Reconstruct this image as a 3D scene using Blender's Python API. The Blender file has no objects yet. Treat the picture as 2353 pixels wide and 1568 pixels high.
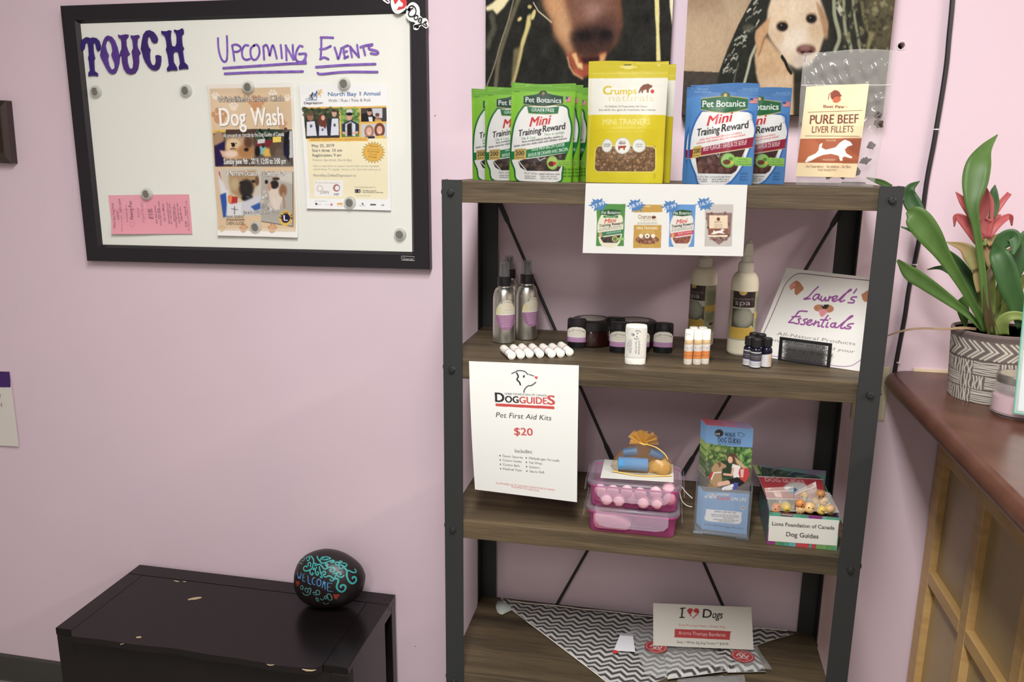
import bpy, bmesh, math, random
import numpy as np
from mathutils import Vector, Matrix
from mathutils.bvhtree import BVHTree

random.seed(7); RNG = np.random.default_rng(7)
COL = bpy.context.scene.collection
SC = bpy.context.scene

# ------------------------------------------------------------------ camera
F_PX = 1833.4835
CAM = np.array([0.4224, -1.8020, 1.5502])
YAW, PITCH, ROLL = -0.194244, -0.222211, 0.010240
def _axes(y, p, r):
    cy, sy, cp, sp, cr, sr = math.cos(y), math.sin(y), math.cos(p), math.sin(p), math.cos(r), math.sin(r)
    fw = np.array([sy*cp, cy*cp, sp]); rt = np.array([cy, -sy, 0.0]); up = np.cross(rt, fw)
    return cr*rt + sr*up, -sr*rt + cr*up, fw
RT, UP, FW = _axes(YAW, PITCH, ROLL)
cd = bpy.data.cameras.new('camera'); cam = bpy.data.objects.new('camera', cd); COL.objects.link(cam)
cd.sensor_fit = 'HORIZONTAL'; cd.sensor_width = 36.0; cd.lens = F_PX/2353.0*36.0; cd.clip_start = 0.02
cam.matrix_world = Matrix(((RT[0], UP[0], -FW[0], CAM[0]), (RT[1], UP[1], -FW[1], CAM[1]),
                           (RT[2], UP[2], -FW[2], CAM[2]), (0, 0, 0, 1)))
SC.camera = cam

# ------------------------------------------------------------------ world, exposure
w = bpy.data.worlds.new('room_world'); SC.world = w; w.use_nodes = True
w.node_tree.nodes['Background'].inputs[0].default_value = (1.0, 0.97, 0.95, 1)
w.node_tree.nodes['Background'].inputs[1].default_value = 0.25
SC.view_settings.view_transform = 'Standard'; SC.view_settings.look = 'None'
SC.view_settings.gamma = 1.0; SC.view_settings.use_curve_mapping = False
SC.view_settings.exposure = 0.0
SC.cycles.transparent_max_bounces = 32
# ceiling strips: (x, y, watts, colour)
LAMPS = [(3.0, -1.5, 88, (1.0, 0.90, 0.825)), (0.30, -1.62, 64, (1.0, 0.995, 0.985)), (0.30, -3.6, 30, (1.0, 0.98, 0.96))]

# ------------------------------------------------------------------ pixel -> place (a picture point on a known real plane)
def ray(px, py): return FW + RT*((px-1176.5)/F_PX) - UP*((py-784.0)/F_PX)
def atY(px, py, y): d = ray(px, py); return CAM + d*((y-CAM[1])/d[1])
def atZ(px, py, z): d = ray(px, py); return CAM + d*((z-CAM[2])/d[2])
def atX(px, py, x): d = ray(px, py); return CAM + d*((x-CAM[0])/d[0])
def px_of(P):
    d = np.asarray(P) - CAM; z = d@FW
    return 1176.5 + F_PX*(d@RT)/z, 784.0 - F_PX*(d@UP)/z

# ------------------------------------------------------------------ materials
def s2l(c):
    c = np.asarray(c, float)/255.0
    return np.where(c <= .04045, c/12.92, ((np.maximum(c, 0)+.055)/1.055)**2.4)
def rgba(c, g=1.0): v = s2l(c)*g; return (float(v[0]), float(v[1]), float(v[2]), 1.0)
MATS = {}
def mat(name, c=(128,128,128), rough=.5, metal=0.0, spec=.5, clear=None, var=None, bump=None, coat=0.0, trans=0.0, sss=0.0, ior=1.45):
    """principled surface; var=(scale, other colour, (sx,sy,sz)), bump=(scale, strength, (sx,sy,sz)), clear=share that lets light straight through"""
    if name in MATS: return MATS[name]
    m = bpy.data.materials.new(name); m.use_nodes = True; nt = m.node_tree; b = nt.nodes['Principled BSDF']
    b.inputs['Base Color'].default_value = rgba(c); b.inputs['Roughness'].default_value = rough
    b.inputs['Metallic'].default_value = metal; b.inputs['Specular IOR Level'].default_value = spec
    b.inputs['Coat Weight'].default_value = coat; b.inputs['Coat Roughness'].default_value = .15
    b.inputs['Transmission Weight'].default_value = trans; b.inputs['IOR'].default_value = ior
    if sss: b.inputs['Subsurface Weight'].default_value = sss; b.inputs['Subsurface Radius'].default_value = (.01, .008, .006)
    if var or bump:
        tc = nt.nodes.new('ShaderNodeTexCoord')
    if var:
        mp = nt.nodes.new('ShaderNodeMapping'); mp.inputs['Scale'].default_value = var[2] if len(var) > 2 else (1,1,1)
        nz = nt.nodes.new('ShaderNodeTexNoise'); nz.inputs['Scale'].default_value = var[0]; nz.inputs['Detail'].default_value = 5
        mx = nt.nodes.new('ShaderNodeMix'); mx.data_type = 'RGBA'
        nt.links.new(tc.outputs['Object'], mp.inputs[0]); nt.links.new(mp.outputs[0], nz.inputs['Vector'])
        rp = nt.nodes.new('ShaderNodeMapRange'); rp.inputs[1].default_value = .35; rp.inputs[2].default_value = .65
        nt.links.new(nz.outputs['Fac'], rp.inputs[0]); nt.links.new(rp.outputs[0], mx.inputs[0])
        mx.inputs[6].default_value = rgba(c); mx.inputs[7].default_value = rgba(var[1])
        nt.links.new(mx.outputs[2], b.inputs['Base Color'])
    if bump:
        mp2 = nt.nodes.new('ShaderNodeMapping'); mp2.inputs['Scale'].default_value = bump[2] if len(bump) > 2 else (1,1,1)
        n2 = nt.nodes.new('ShaderNodeTexNoise'); n2.inputs['Scale'].default_value = bump[0]; n2.inputs['Detail'].default_value = 4
        bp = nt.nodes.new('ShaderNodeBump'); bp.inputs['Strength'].default_value = bump[1]; bp.inputs['Distance'].default_value = .002
        nt.links.new(tc.outputs['Object'], mp2.inputs[0]); nt.links.new(mp2.outputs[0], n2.inputs['Vector'])
        nt.links.new(n2.outputs['Fac'], bp.inputs['Height']); nt.links.new(bp.outputs[0], b.inputs['Normal'])
    if clear is not None:
        out = nt.nodes['Material Output']; tr = nt.nodes.new('ShaderNodeBsdfTransparent'); ms = nt.nodes.new('ShaderNodeMixShader')
        ms.inputs[0].default_value = clear
        nt.links.new(b.outputs[0], ms.inputs[1]); nt.links.new(tr.outputs[0], ms.inputs[2]); nt.links.new(ms.outputs[0], out.inputs[0])
    MATS[name] = m; return m
def print_mat(name, rough, bump=None, clear=None, spec=.5):
    if name in MATS: return MATS[name]
    m = mat(name, (255,255,255), rough, bump=bump, clear=clear, spec=spec); nt = m.node_tree; b = nt.nodes['Principled BSDF']
    a = nt.nodes.new('ShaderNodeVertexColor'); a.layer_name = 'ink'
    nt.links.new(a.outputs['Color'], b.inputs['Base Color']); return m
PAPER = print_mat('printed_paper', .6, spec=.25); GLOSSP = print_mat('glossy_print', .3, spec=.35); FILM = print_mat('printed_film', .34, bump=(60, .25), spec=.3)
CANVAS = print_mat('printed_canvas', .75, bump=(900, .25), spec=.2)
def wood_mat(name, dark, mid, light, band=(1.1, 26, 26), rough=.55):
    m = bpy.data.materials.new(name); m.use_nodes = True; nt = m.node_tree; b = nt.nodes['Principled BSDF']
    tc = nt.nodes.new('ShaderNodeTexCoord'); mp = nt.nodes.new('ShaderNodeMapping'); mp.inputs['Scale'].default_value = band
    n1 = nt.nodes.new('ShaderNodeTexNoise'); n1.inputs['Scale'].default_value = 1.0; n1.inputs['Detail'].default_value = 6; n1.inputs['Distortion'].default_value = .7
    mp2 = nt.nodes.new('ShaderNodeMapping'); mp2.inputs['Scale'].default_value = (band[0]*14, band[1]*14, band[2]*14)
    n2 = nt.nodes.new('ShaderNodeTexNoise'); n2.inputs['Scale'].default_value = 1.0; n2.inputs['Detail'].default_value = 3; n2.inputs['Distortion'].default_value = .4
    ad = nt.nodes.new('ShaderNodeMath'); ad.operation = 'MULTIPLY_ADD'; ad.inputs[1].default_value = .45
    sb = nt.nodes.new('ShaderNodeMath'); sb.operation = 'SUBTRACT'; sb.inputs[1].default_value = .225
    cr = nt.nodes.new('ShaderNodeValToRGB'); e = cr.color_ramp.elements
    e[0].position = .30; e[0].color = rgba(dark); e[1].position = .72; e[1].color = rgba(light)
    x = cr.color_ramp.elements.new(.5); x.color = rgba(mid)
    nt.links.new(tc.outputs['Object'], mp.inputs[0]); nt.links.new(mp.outputs[0], n1.inputs['Vector'])
    nt.links.new(tc.outputs['Object'], mp2.inputs[0]); nt.links.new(mp2.outputs[0], n2.inputs['Vector'])
    nt.links.new(n2.outputs['Fac'], ad.inputs[0]); nt.links.new(n1.outputs['Fac'], ad.inputs[2]); nt.links.new(ad.outputs[0], sb.inputs[0])
    nt.links.new(sb.outputs[0], cr.inputs[0]); nt.links.new(cr.outputs[0], b.inputs['Base Color'])
    bp = nt.nodes.new('ShaderNodeBump'); bp.inputs['Strength'].default_value = .35; bp.inputs['Distance'].default_value = .0012
    nt.links.new(n2.outputs['Fac'], bp.inputs['Height']); nt.links.new(bp.outputs[0], b.inputs['Normal'])
    b.inputs['Roughness'].default_value = rough; b.inputs['Specular IOR Level'].default_value = .35
    MATS[name] = m; return m

# ------------------------------------------------------------------ objects
def wloc(o):
    v = np.zeros(3)
    while o is not None: v += np.array(o.location); o = o.parent
    return v
def tag(o, label=None, cat=None, group=None, kind=None):
    if label: o['label'] = label
    if cat: o['category'] = cat
    if group: o['group'] = group
    if kind: o['kind'] = kind
    return o
def thing(name, label, cat, loc=(0,0,0), group=None, rotz=0.0):
    o = bpy.data.objects.new(name, None); COL.objects.link(o); o.empty_display_size = .02
    o.location = [float(a) for a in loc]; o.rotation_euler = (0, 0, rotz); return tag(o, label, cat, group)
def copy_tree(o, parent=None):
    c = o.copy(); COL.objects.link(c); c.parent = parent
    for ch in list(o.children): copy_tree(ch, c)
    return c
def put(me, name, material, parent=None, origin=None):
    mats = material if isinstance(material, (list, tuple)) else [material]
    for m in mats: me.materials.append(m)
    me.name = name
    o = bpy.data.objects.new(name, me); COL.objects.link(o)
    if parent is not None: o.parent = parent
    if origin is not None: o.location = [float(a) for a in origin]
    return o
class MB:
    """collects polygons (world or local coordinates) for ONE mesh"""
    def __init__(s): s.v = []; s.f = []; s.mi = []; s.m = 0
    def add(s, verts, faces):
        k = len(s.v); s.v += [tuple(map(float, p)) for p in verts]
        for f in faces: s.f.append([i+k for i in f]); s.mi.append(s.m)
        return s
    def box(s, x0, x1, y0, y1, z0, z1):
        return s.add([(x0,y0,z0),(x1,y0,z0),(x1,y1,z0),(x0,y1,z0),(x0,y0,z1),(x1,y0,z1),(x1,y1,z1),(x0,y1,z1)],
                     [(0,3,2,1),(4,5,6,7),(0,1,5,4),(1,2,6,5),(2,3,7,6),(3,0,4,7)])
    def hexa(s, p):   # 8 points: bottom ring then top ring
        return s.add(p, [(0,3,2,1),(4,5,6,7),(0,1,5,4),(1,2,6,5),(2,3,7,6),(3,0,4,7)])
    def prism(s, poly, fr, d):   # poly of (a,b); fr(a,b,h)->xyz, h 0..d
        n = len(poly)
        s.add([fr(a,b,0) for a,b in poly]+[fr(a,b,d) for a,b in poly],
              [list(range(n))[::-1], [i+n for i in range(n)]]+[(i,(i+1)%n,(i+1)%n+n,i+n) for i in range(n)]); return s
    def lathe(s, prof, c=(0,0,0), n=32, sx=1.0, sy=1.0):  # prof: (r,z) bottom->top
        V = []; Fc = []
        for r, z in prof:
            for k in range(n):
                a = 2*math.pi*k/n; V.append((c[0]+sx*r*math.cos(a), c[1]+sy*r*math.sin(a), c[2]+z))
        for j in range(len(prof)-1):
            for k in range(n): Fc.append((j*n+k, j*n+(k+1)%n, (j+1)*n+(k+1)%n, (j+1)*n+k))
        if prof[0][0] > 1e-9: Fc.append(list(range(n))[::-1])
        if prof[-1][0] > 1e-9: Fc.append([(len(prof)-1)*n+k for k in range(n)])
        return s.add(V, Fc)
    def tube(s, pts, r, n=8, closed=False, caps=True):
        pts = [np.asarray(p, float) for p in pts]; m = len(pts); V = []; Fc = []; up = None
        for i in range(m):
            a = pts[(i-1) % m] if (closed or i > 0) else pts[i]; b = pts[(i+1) % m] if (closed or i < m-1) else pts[i]
            t = b-a; t /= max(1e-12, np.linalg.norm(t))
            if up is None: up = np.array([0,0,1.0]) if abs(t[2]) < .9 else np.array([1.0,0,0])
            x = np.cross(up, t); x /= max(1e-12, np.linalg.norm(x)); up = np.cross(t, x); rr = r[i] if hasattr(r, '__len__') else r
            for k in range(n):
                th = 2*math.pi*k/n; V.append(pts[i]+rr*(math.cos(th)*x+math.sin(th)*up))
        for i in range(m if closed else m-1):
            j = (i+1) % m
            for k in range(n): Fc.append((i*n+k, i*n+(k+1)%n, j*n+(k+1)%n, j*n+k))
        if caps and not closed: Fc.append(list(range(n))[::-1]); Fc.append([(m-1)*n+k for k in range(n)])
        return s.add(V, Fc)
    def cyl(s, p0, p1, r, n=16, r1=None): return s.tube([p0, p1], [r, r if r1 is None else r1], n)
    def grid(s, P):  # P array (a,b,3)
        P = np.asarray(P); a, b = P.shape[:2]
        return s.add(P.reshape(-1, 3), [(i*b+j, i*b+j+1, (i+1)*b+j+1, (i+1)*b+j) for i in range(a-1) for j in range(b-1)])
    def build(s, name, material, parent=None, origin=None, smooth=False, bev=0.0, seg=2, local=False, angle=35):
        """world coordinates unless local; origin only for top-level single meshes"""
        me = bpy.data.meshes.new(name); off = np.zeros(3)
        if not local:
            if parent is not None: off = wloc(parent)
            elif origin is not None: off = np.asarray(origin, float)
        me.from_pydata([tuple(np.asarray(p)-off) for p in s.v], [], s.f)
        for p, i in zip(me.polygons, s.mi): p.material_index = i
        bm = bmesh.new(); bm.from_mesh(me)
        bmesh.ops.recalc_face_normals(bm, faces=bm.faces)
        if bev > 0:
            es = [e for e in bm.edges if len(e.link_faces) == 2 and e.calc_face_angle(0) > math.radians(30)]
            bmesh.ops.bevel(bm, geom=es, offset=bev, segments=seg, profile=.5, affect='EDGES', clamp_overlap=True)
        bm.to_mesh(me); bm.free()
        if smooth:
            me.polygons.foreach_set('use_smooth', [True]*len(me.polygons))
            try: me.set_sharp_from_angle(angle=math.radians(angle))
            except Exception: pass
        return put(me, name, material, parent, origin)
def P3(*a): return np.array(a, float)
def spline(pts, n=8):
    """Catmull-Rom through points of any dimension"""
    p = [np.asarray(q, float) for q in pts]; p = [2*p[0]-p[1]]+p+[2*p[-1]-p[-2]]; out = []
    for i in range(1, len(p)-2):
        for k in range(n):
            t = k/n; a, b, c, d = p[i-1], p[i], p[i+1], p[i+2]
            out.append(.5*((2*b)+(-a+c)*t+(2*a-5*b+4*c-d)*t*t+(-a+3*b-3*c+d)*t**3))
    out.append(p[-2]); return out

# ------------------------------------------------------------------ lettering and printed art (colour stored on fine meshes)
_TX = {}
def glyphs(body, bold=0.0):
    k = (body, bold)
    if k in _TX: return _TX[k]
    cu = bpy.data.curves.new('lettering', 'FONT'); cu.body = body; cu.resolution_u = 3; cu.offset = bold; cu.fill_mode = 'FRONT'
    o = bpy.data.objects.new('lettering', cu); COL.objects.link(o)
    me = o.to_mesh(); me.calc_loop_triangles()
    v = np.array([x.co[:2] for x in me.vertices]).reshape(-1, 2); t = np.array([list(x.vertices) for x in me.loop_triangles], int).reshape(-1, 3)
    o.to_mesh_clear(); bpy.data.objects.remove(o); bpy.data.curves.remove(cu)
    _TX[k] = (v, t); return v, t
_v, _ = glyphs('H'); CAPH = float(_v[:,1].max())
def homog(src, dst):
    A = []; b = []
    for (x, y), (u, v) in zip(src, dst):
        A += [[x,y,1,0,0,0,-u*x,-u*y], [0,0,0,x,y,1,-v*x,-v*y]]; b += [u, v]
    return np.append(np.linalg.solve(np.array(A, float), np.array(b, float)), 1).reshape(3, 3)
class Art:
    """a flat print; drawn in the coordinates of its own four corners"""
    def __init__(s, quad, size, bg=(255,255,255), ss=2):
        s.q = np.array(quad, float); s.nx, s.ny = int(size[0]), int(size[1]); s.ss = ss; s.W = s.nx*ss; s.Hh = s.ny*ss
        s.M = homog(quad, [(0,0),(s.W,0),(s.W,s.Hh),(0,s.Hh)])
        s.im = np.empty((s.Hh, s.W, 3), np.float32); s.im[:] = bg
        wq = .5*(np.linalg.norm(s.q[1]-s.q[0])+np.linalg.norm(s.q[2]-s.q[3])); s.k = s.W/wq
        u = s.q[0]-s.q[3]; s.upv = u/np.linalg.norm(u)
    def m(s, pts):
        p = np.atleast_2d(np.asarray(pts, float)); h = np.c_[p, np.ones(len(p))]@s.M.T; return h[:,:2]/h[:,2:]
    def _bb(s, p, pad):
        x0 = max(0, int(p[:,0].min()-pad)); x1 = min(s.W, int(p[:,0].max()+pad)+2); y0 = max(0, int(p[:,1].min()-pad)); y1 = min(s.Hh, int(p[:,1].max()+pad)+2)
        return x0, x1, y0, y1
    def _blend(s, bb, mk, col, a):
        x0, x1, y0, y1 = bb; mk = (mk*a)[...,None].astype(np.float32)
        s.im[y0:y1, x0:x1] = s.im[y0:y1, x0:x1]*(1-mk)+np.asarray(col, np.float32)*mk
    @staticmethod
    def _blur(mk, r):
        r = int(max(1, r))
        for _ in range(2):
            for ax in (0, 1):
                pw = [(0,0),(0,0)]; pw[ax] = (r+1, r); c = np.cumsum(np.pad(mk, pw, mode='edge'), axis=ax)
                n = mk.shape[ax]; mk = (np.take(c, np.arange(2*r+1, n+2*r+1), axis=ax)-np.take(c, np.arange(0, n), axis=ax))/(2*r+1)
        return mk
    def poly(s, pts, col, a=1.0, soft=0.0):
        p = s.m(pts); pad = soft*s.k*2+2; bb = s._bb(p, pad); x0, x1, y0, y1 = bb
        if x1 <= x0 or y1 <= y0: return s
        yy = (np.arange(y0, y1)+.5)[:,None]; xx = (np.arange(x0, x1)+.5)[None,:]; ins = np.zeros((y1-y0, x1-x0), bool)
        for i in range(len(p)):
            (ax, ay), (bx, by) = p[i], p[(i+1) % len(p)]
            if ay == by: continue
            c = ((ay > yy) != (by > yy)); ins ^= c & (xx < (bx-ax)*(yy-ay)/(by-ay)+ax)
        mk = ins.astype(np.float32)
        if soft: mk = s._blur(mk, soft*s.k)
        s._blend(bb, mk, col, a); return s
    def rect(s, x0, y0, x1, y1, col, a=1.0, soft=0.0): return s.poly([(x0,y0),(x1,y0),(x1,y1),(x0,y1)], col, a, soft)
    def ell(s, cx, cy, rx, ry, col, a=1.0, soft=0.0, rot=0.0, n=36):
        t = np.linspace(0, 2*np.pi, n, endpoint=False); c, d = math.cos(rot), math.sin(rot)
        return s.poly(np.c_[cx+rx*np.cos(t)*c-ry*np.sin(t)*d, cy+rx*np.cos(t)*d+ry*np.sin(t)*c], col, a, soft)
    def line(s, pts, wd, col, a=1.0, soft=0.0, closed=False, sm=0):
        if sm: pts = spline(pts, sm)
        p = s.m(pts); r = wd*s.k*.5; bb = s._bb(p, r+soft*s.k+2); x0, x1, y0, y1 = bb
        if x1 <= x0 or y1 <= y0: return s
        dm = np.full((y1-y0, x1-x0), 1e9, np.float32)
        for i in range(len(p) if closed else len(p)-1):
            A = p[i]; B = p[(i+1) % len(p)]; L2 = ((B-A)**2).sum()+1e-9
            lx0 = max(x0, int(min(A[0],B[0])-r-3-soft*s.k)); lx1 = min(x1, int(max(A[0],B[0])+r+4+soft*s.k)); ly0 = max(y0, int(min(A[1],B[1])-r-3-soft*s.k)); ly1 = min(y1, int(max(A[1],B[1])+r+4+soft*s.k))
            if lx1 <= lx0 or ly1 <= ly0: continue
            yy = (np.arange(ly0, ly1)+.5)[:,None]; xx = (np.arange(lx0, lx1)+.5)[None,:]
            t = np.clip(((xx-A[0])*(B[0]-A[0])+(yy-A[1])*(B[1]-A[1]))/L2, 0, 1)
            d = np.hypot(xx-A[0]-t*(B[0]-A[0]), yy-A[1]-t*(B[1]-A[1])); v = dm[ly0-y0:ly1-y0, lx0-x0:lx1-x0]; np.minimum(v, d, out=v)
        sf = max(.5, soft*s.k); s._blend(bb, np.clip((r-dm)/sf*.5+.5, 0, 1), col, a); return s
    def text(s, body, p0, p1, h, col, bold=0.0, a=1.0, shear=0.0, up=None, shadow=None):
        ex = max(0.0, bold); v, t = glyphs(body, min(bold, 0.0))
        if len(v) == 0: return s
        p0 = np.array(p0, float); p1 = np.array(p1, float); u = (p1-p0); upv = s.upv if up is None else np.array(up, float)
        x = (v[:,0]-v[:,0].min())/max(1e-6, v[:,0].max()-v[:,0].min()); y = v[:,1]/CAPH
        q = p0+np.outer(x, u)+np.outer(y*h, upv)+np.outer(y*h*shear, u/np.linalg.norm(u))
        if shadow:
            for dx, dy, c in shadow: s._tris(q+np.array([dx, dy]), t, c, a)
        if ex:
            e = u/np.linalg.norm(u)*ex*h/CAPH
            f = upv*ex*.5*h/CAPH
            s._tris(q-e-f, t, col, a); s._tris(q+e-f, t, col, a); s._tris(q-e+f, t, col, a); s._tris(q+e+f, t, col, a)
        return s._tris(q, t, col, a)
    def _tris(s, q, t, col, a):
        p = s.m(q); bb = s._bb(p, 2); x0, x1, y0, y1 = bb
        if x1 <= x0 or y1 <= y0: return s
        mk = np.zeros((y1-y0, x1-x0), np.float32); T = p[t]
        for tr in T:
            ix0 = max(x0, int(tr[:,0].min())); ix1 = min(x1, int(tr[:,0].max())+2); iy0 = max(y0, int(tr[:,1].min())); iy1 = min(y1, int(tr[:,1].max())+2)
            if ix1 <= ix0 or iy1 <= iy0: continue
            yy = (np.arange(iy0, iy1)+.5)[:,None]; xx = (np.arange(ix0, ix1)+.5)[None,:]
            (ax, ay), (bx, by), (cx, cy) = tr
            e0 = (bx-ax)*(yy-ay)-(by-ay)*(xx-ax); e1 = (cx-bx)*(yy-by)-(cy-by)*(xx-bx); e2 = (ax-cx)*(yy-cy)-(ay-cy)*(xx-cx)
            ins = ((e0 >= 0)&(e1 >= 0)&(e2 >= 0))|((e0 <= 0)&(e1 <= 0)&(e2 <= 0))
            vv = mk[iy0-y0:iy1-y0, ix0-x0:ix1-x0]; vv[ins] = 1
        s._blend(bb, mk, col, a); return s
    def greek(s, x0, y0, x1, y1, h, col, a=.6, n=None):
        """a line of print too small to read: short word-long dashes with ragged letters"""
        L = math.hypot(x1-x0, y1-y0); x = 0.0; r = random.Random(int(x0*7+y0*13)); u = np.array([(x1-x0)/L, (y1-y0)/L])
        while x < L:
            wl = min(L-x, h*r.uniform(1.2, 4.2)); k = 0.0
            while k < wl:
                q = np.array([x0, y0])+u*(x+k); s.line([q, q+s.upv*h*r.choice((.6,.6,.6,1.0))], h*.22, col, a); k += h*.42
            s.line([np.array([x0,y0])+u*x+s.upv*h*.3, np.array([x0,y0])+u*(x+wl)+s.upv*h*.3], h*.3, col, a*.55)
            x += wl+h*.55
        return s
    def scatter(s, reg, n, cols, r, a=1.0, soft=0.0, asp=1.0, seed=1):
        """small marks of several colours inside a four-sided region"""
        g = random.Random(seed); q = np.array(reg, float)
        for _ in range(n):
            u, v = g.random(), g.random(); p = (q[0]*(1-u)+q[1]*u)*(1-v)+(q[3]*(1-u)+q[2]*u)*v; k = g.uniform(r[0], r[1])
            s.ell(p[0], p[1], k, k*asp*g.uniform(.6,1.3), g.choice(cols), a, soft, g.uniform(0, 3.1), n=9)
        return s
    def noise(s, amp, cell=6, seed=3):
        g = np.random.default_rng(seed); a, b = s.Hh//cell+3, s.W//cell+3; z = g.normal(0, amp, (a, b)).astype(np.float32)
        yy = np.arange(s.Hh)/cell; xx = np.arange(s.W)/cell; y0 = yy.astype(int); x0 = xx.astype(int); fy = (yy-y0)[:,None]; fx = (xx-x0)[None,:]
        zz = (z[y0][:,x0]*(1-fx)+z[y0][:,x0+1]*fx)*(1-fy)+(z[y0+1][:,x0]*(1-fx)+z[y0+1][:,x0+1]*fx)*fy
        s.im += zz[...,None]; return s
    def vgrad(s, c0, c1):
        t = np.linspace(0, 1, s.Hh, dtype=np.float32)[:,None,None]; s.im[:] = np.array(c0, np.float32)*(1-t)+np.array(c1, np.float32)*t; return s
    def colours(s):
        c = s.im.reshape(s.ny, s.ss, s.nx, s.ss, 3).mean(axis=(1, 3)); return np.clip(c, 0, 255)
INK = 0.73
def ink_albedo(c, sat=.86):
    c = s2l(c); g = (c@np.array([.30,.59,.11]))[:,None]; return np.maximum(g+(c-g)*sat, 0.002)*INK
def oval_warp(U, V):
    x, y = 2*U-1, 2*V-1; return .5+.5*x*np.sqrt(1-y*y/2), .5+.5*y*np.sqrt(1-x*x/2)
def quick_mesh(name, V, Q):
    me = bpy.data.meshes.new(name); n = len(Q); me.vertices.add(len(V)); me.vertices.foreach_set('co', np.asarray(V, np.float32).ravel())
    me.loops.add(4*n); me.loops.foreach_set('vertex_index', np.asarray(Q, np.int32).ravel()); me.polygons.add(n)
    me.polygons.foreach_set('loop_start', np.arange(0, 4*n, 4, dtype=np.int32)); me.update(calc_edges=True); me.validate(); return me
def art_mesh(name, art, surf, material, parent=None, origin=None, thick=0.0, nrm=None, back=(240,240,236), local=False, smooth=True, warp=None, gain=None, sat=.86):
    """surf(U,V)->(n,3): U right 0..1, V down 0..1; thick>0 adds a rim and a back along -nrm"""
    nx, ny = art.nx, art.ny; U, V = np.meshgrid(np.linspace(0, 1, nx), np.linspace(0, 1, ny)); U = U.ravel(); V = V.ravel(); AC = art.colours()
    if warp: U, V = warp(U, V); AC = AC[np.clip((V*(ny-1)).round().astype(int), 0, ny-1), np.clip((U*(nx-1)).round().astype(int), 0, nx-1)]
    P = np.asarray(surf(U, V), float)
    idx = np.arange(nx*ny).reshape(ny, nx); Q = np.stack([idx[:-1,:-1], idx[1:,:-1], idx[1:,1:], idx[:-1,1:]], -1).reshape(-1, 4)
    C = ink_albedo(AC.reshape(-1, 3), sat)*((gain or INK)/INK)
    if thick:
        lp = np.concatenate([idx[0,:-1], idx[:-1,-1], idx[-1,:0:-1], idx[:0:-1,0]]); n0 = len(P); nn = np.asarray(nrm, float)
        P = np.vstack([P, P[lp], P[lp]-nn*thick]); k = len(lp); a = n0+np.arange(k); b = n0+(np.arange(k)+1) % k
        Q = np.vstack([Q, np.stack([a, b, b+k, a+k], -1)]); C = np.vstack([C, np.tile(s2l(back), (2*k, 1))])
        g = 41; u2, v2 = np.meshgrid(np.linspace(0, 1, g), np.linspace(0, 1, g)); u2 = u2.ravel(); v2 = v2.ravel()
        if warp: u2, v2 = warp(u2, v2)
        n1 = len(P); P = np.vstack([P, np.asarray(surf(u2, v2))-nn*thick])
        i2 = n1+np.arange(g*g).reshape(g, g); Q = np.vstack([Q, np.stack([i2[:-1,:-1], i2[:-1,1:], i2[1:,1:], i2[1:,:-1]], -1).reshape(-1, 4)])
        C = np.vstack([C, np.tile(s2l(back), (g*g, 1))])
    off = np.zeros(3)
    if not local: off = wloc(parent) if parent is not None else (np.asarray(origin, float) if origin is not None else off)
    me = quick_mesh(name, P-off, Q)
    ca = me.color_attributes.new('ink', 'FLOAT_COLOR', 'POINT'); ca.data.foreach_set('color', np.c_[C, np.ones(len(C))].astype(np.float32).ravel())
    if smooth: me.polygons.foreach_set('use_smooth', [True]*len(me.polygons))
    return put(me, name, material, parent, origin)
def quad_surf(c, bend=None):
    c = [np.asarray(p, float) for p in c]
    def f(U, V):
        U = U[:,None]; V = V[:,None]; p = (c[0]*(1-U)+c[1]*U)*(1-V)+(c[3]*(1-U)+c[2]*U)*V
        return p if bend is None else p+bend(U, V)
    return f
def crop(x0, y0, sc): return lambda p: (x0+p[0]*sc, y0+p[1]*sc)
# ================================================================== the room
WALLC = (217, 196, 207)
m_wall = mat('lavender_wall_paint', WALLC, .62, spec=.3, bump=(260, .05), var=(2.2, (219,197,207)))
def struct(o): o['kind'] = 'structure'; return o
XL, XR, YB, ZC = -3.2, 4.4, -4.6, 2.75
hole = atY(2071.5, 105, 0)
def wall_with_hole():
    bm = bmesh.new(); n = 14
    o = [bm.verts.new(p) for p in ((XL,0,0),(XR,0,0),(XR,0,ZC),(XL,0,ZC))]
    ring = []; g = random.Random(4)
    for k in range(n):
        a = 2*math.pi*k/n; r = .0072*g.uniform(.85,1.15); ring.append(bm.verts.new((hole[0]+r*math.cos(a), 0, hole[2]+r*math.sin(a))))
    es = [bm.edges.new((o[i], o[(i+1)%4])) for i in range(4)]+[bm.edges.new((ring[i], ring[(i+1)%n])) for i in range(n)]
    bmesh.ops.triangle_fill(bm, edges=es, use_beauty=True)
    deep = [bm.verts.new((v.co.x, .03, v.co.z)) for v in ring]
    for i in range(n): bm.faces.new((ring[i], ring[(i+1)%n], deep[(i+1)%n], deep[i]))
    b = [bm.verts.new(p) for p in ((XL,.12,0),(XR,.12,0),(XR,.12,ZC),(XL,.12,ZC))]
    bm.faces.new(b)
    bmesh.ops.recalc_face_normals(bm, faces=bm.faces)
    me = bpy.data.meshes.new('wall_back'); bm.to_mesh(me); bm.free(); return struct(put(me, 'wall_back', m_wall))
wall_back = wall_with_hole()
hm = MB(); hm.lathe([(.0001,0),(.0075,0),(.0075,.001),(.0001,.001)], n=12)
hb = hm.build('hole_bottom', mat('dark_void', (14,12,12), .9), wall_back, local=True); hb.rotation_euler = (math.pi/2,0,0); hb.location = (float(hole[0]), .0285, float(hole[2]))
rim = MB()
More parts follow.
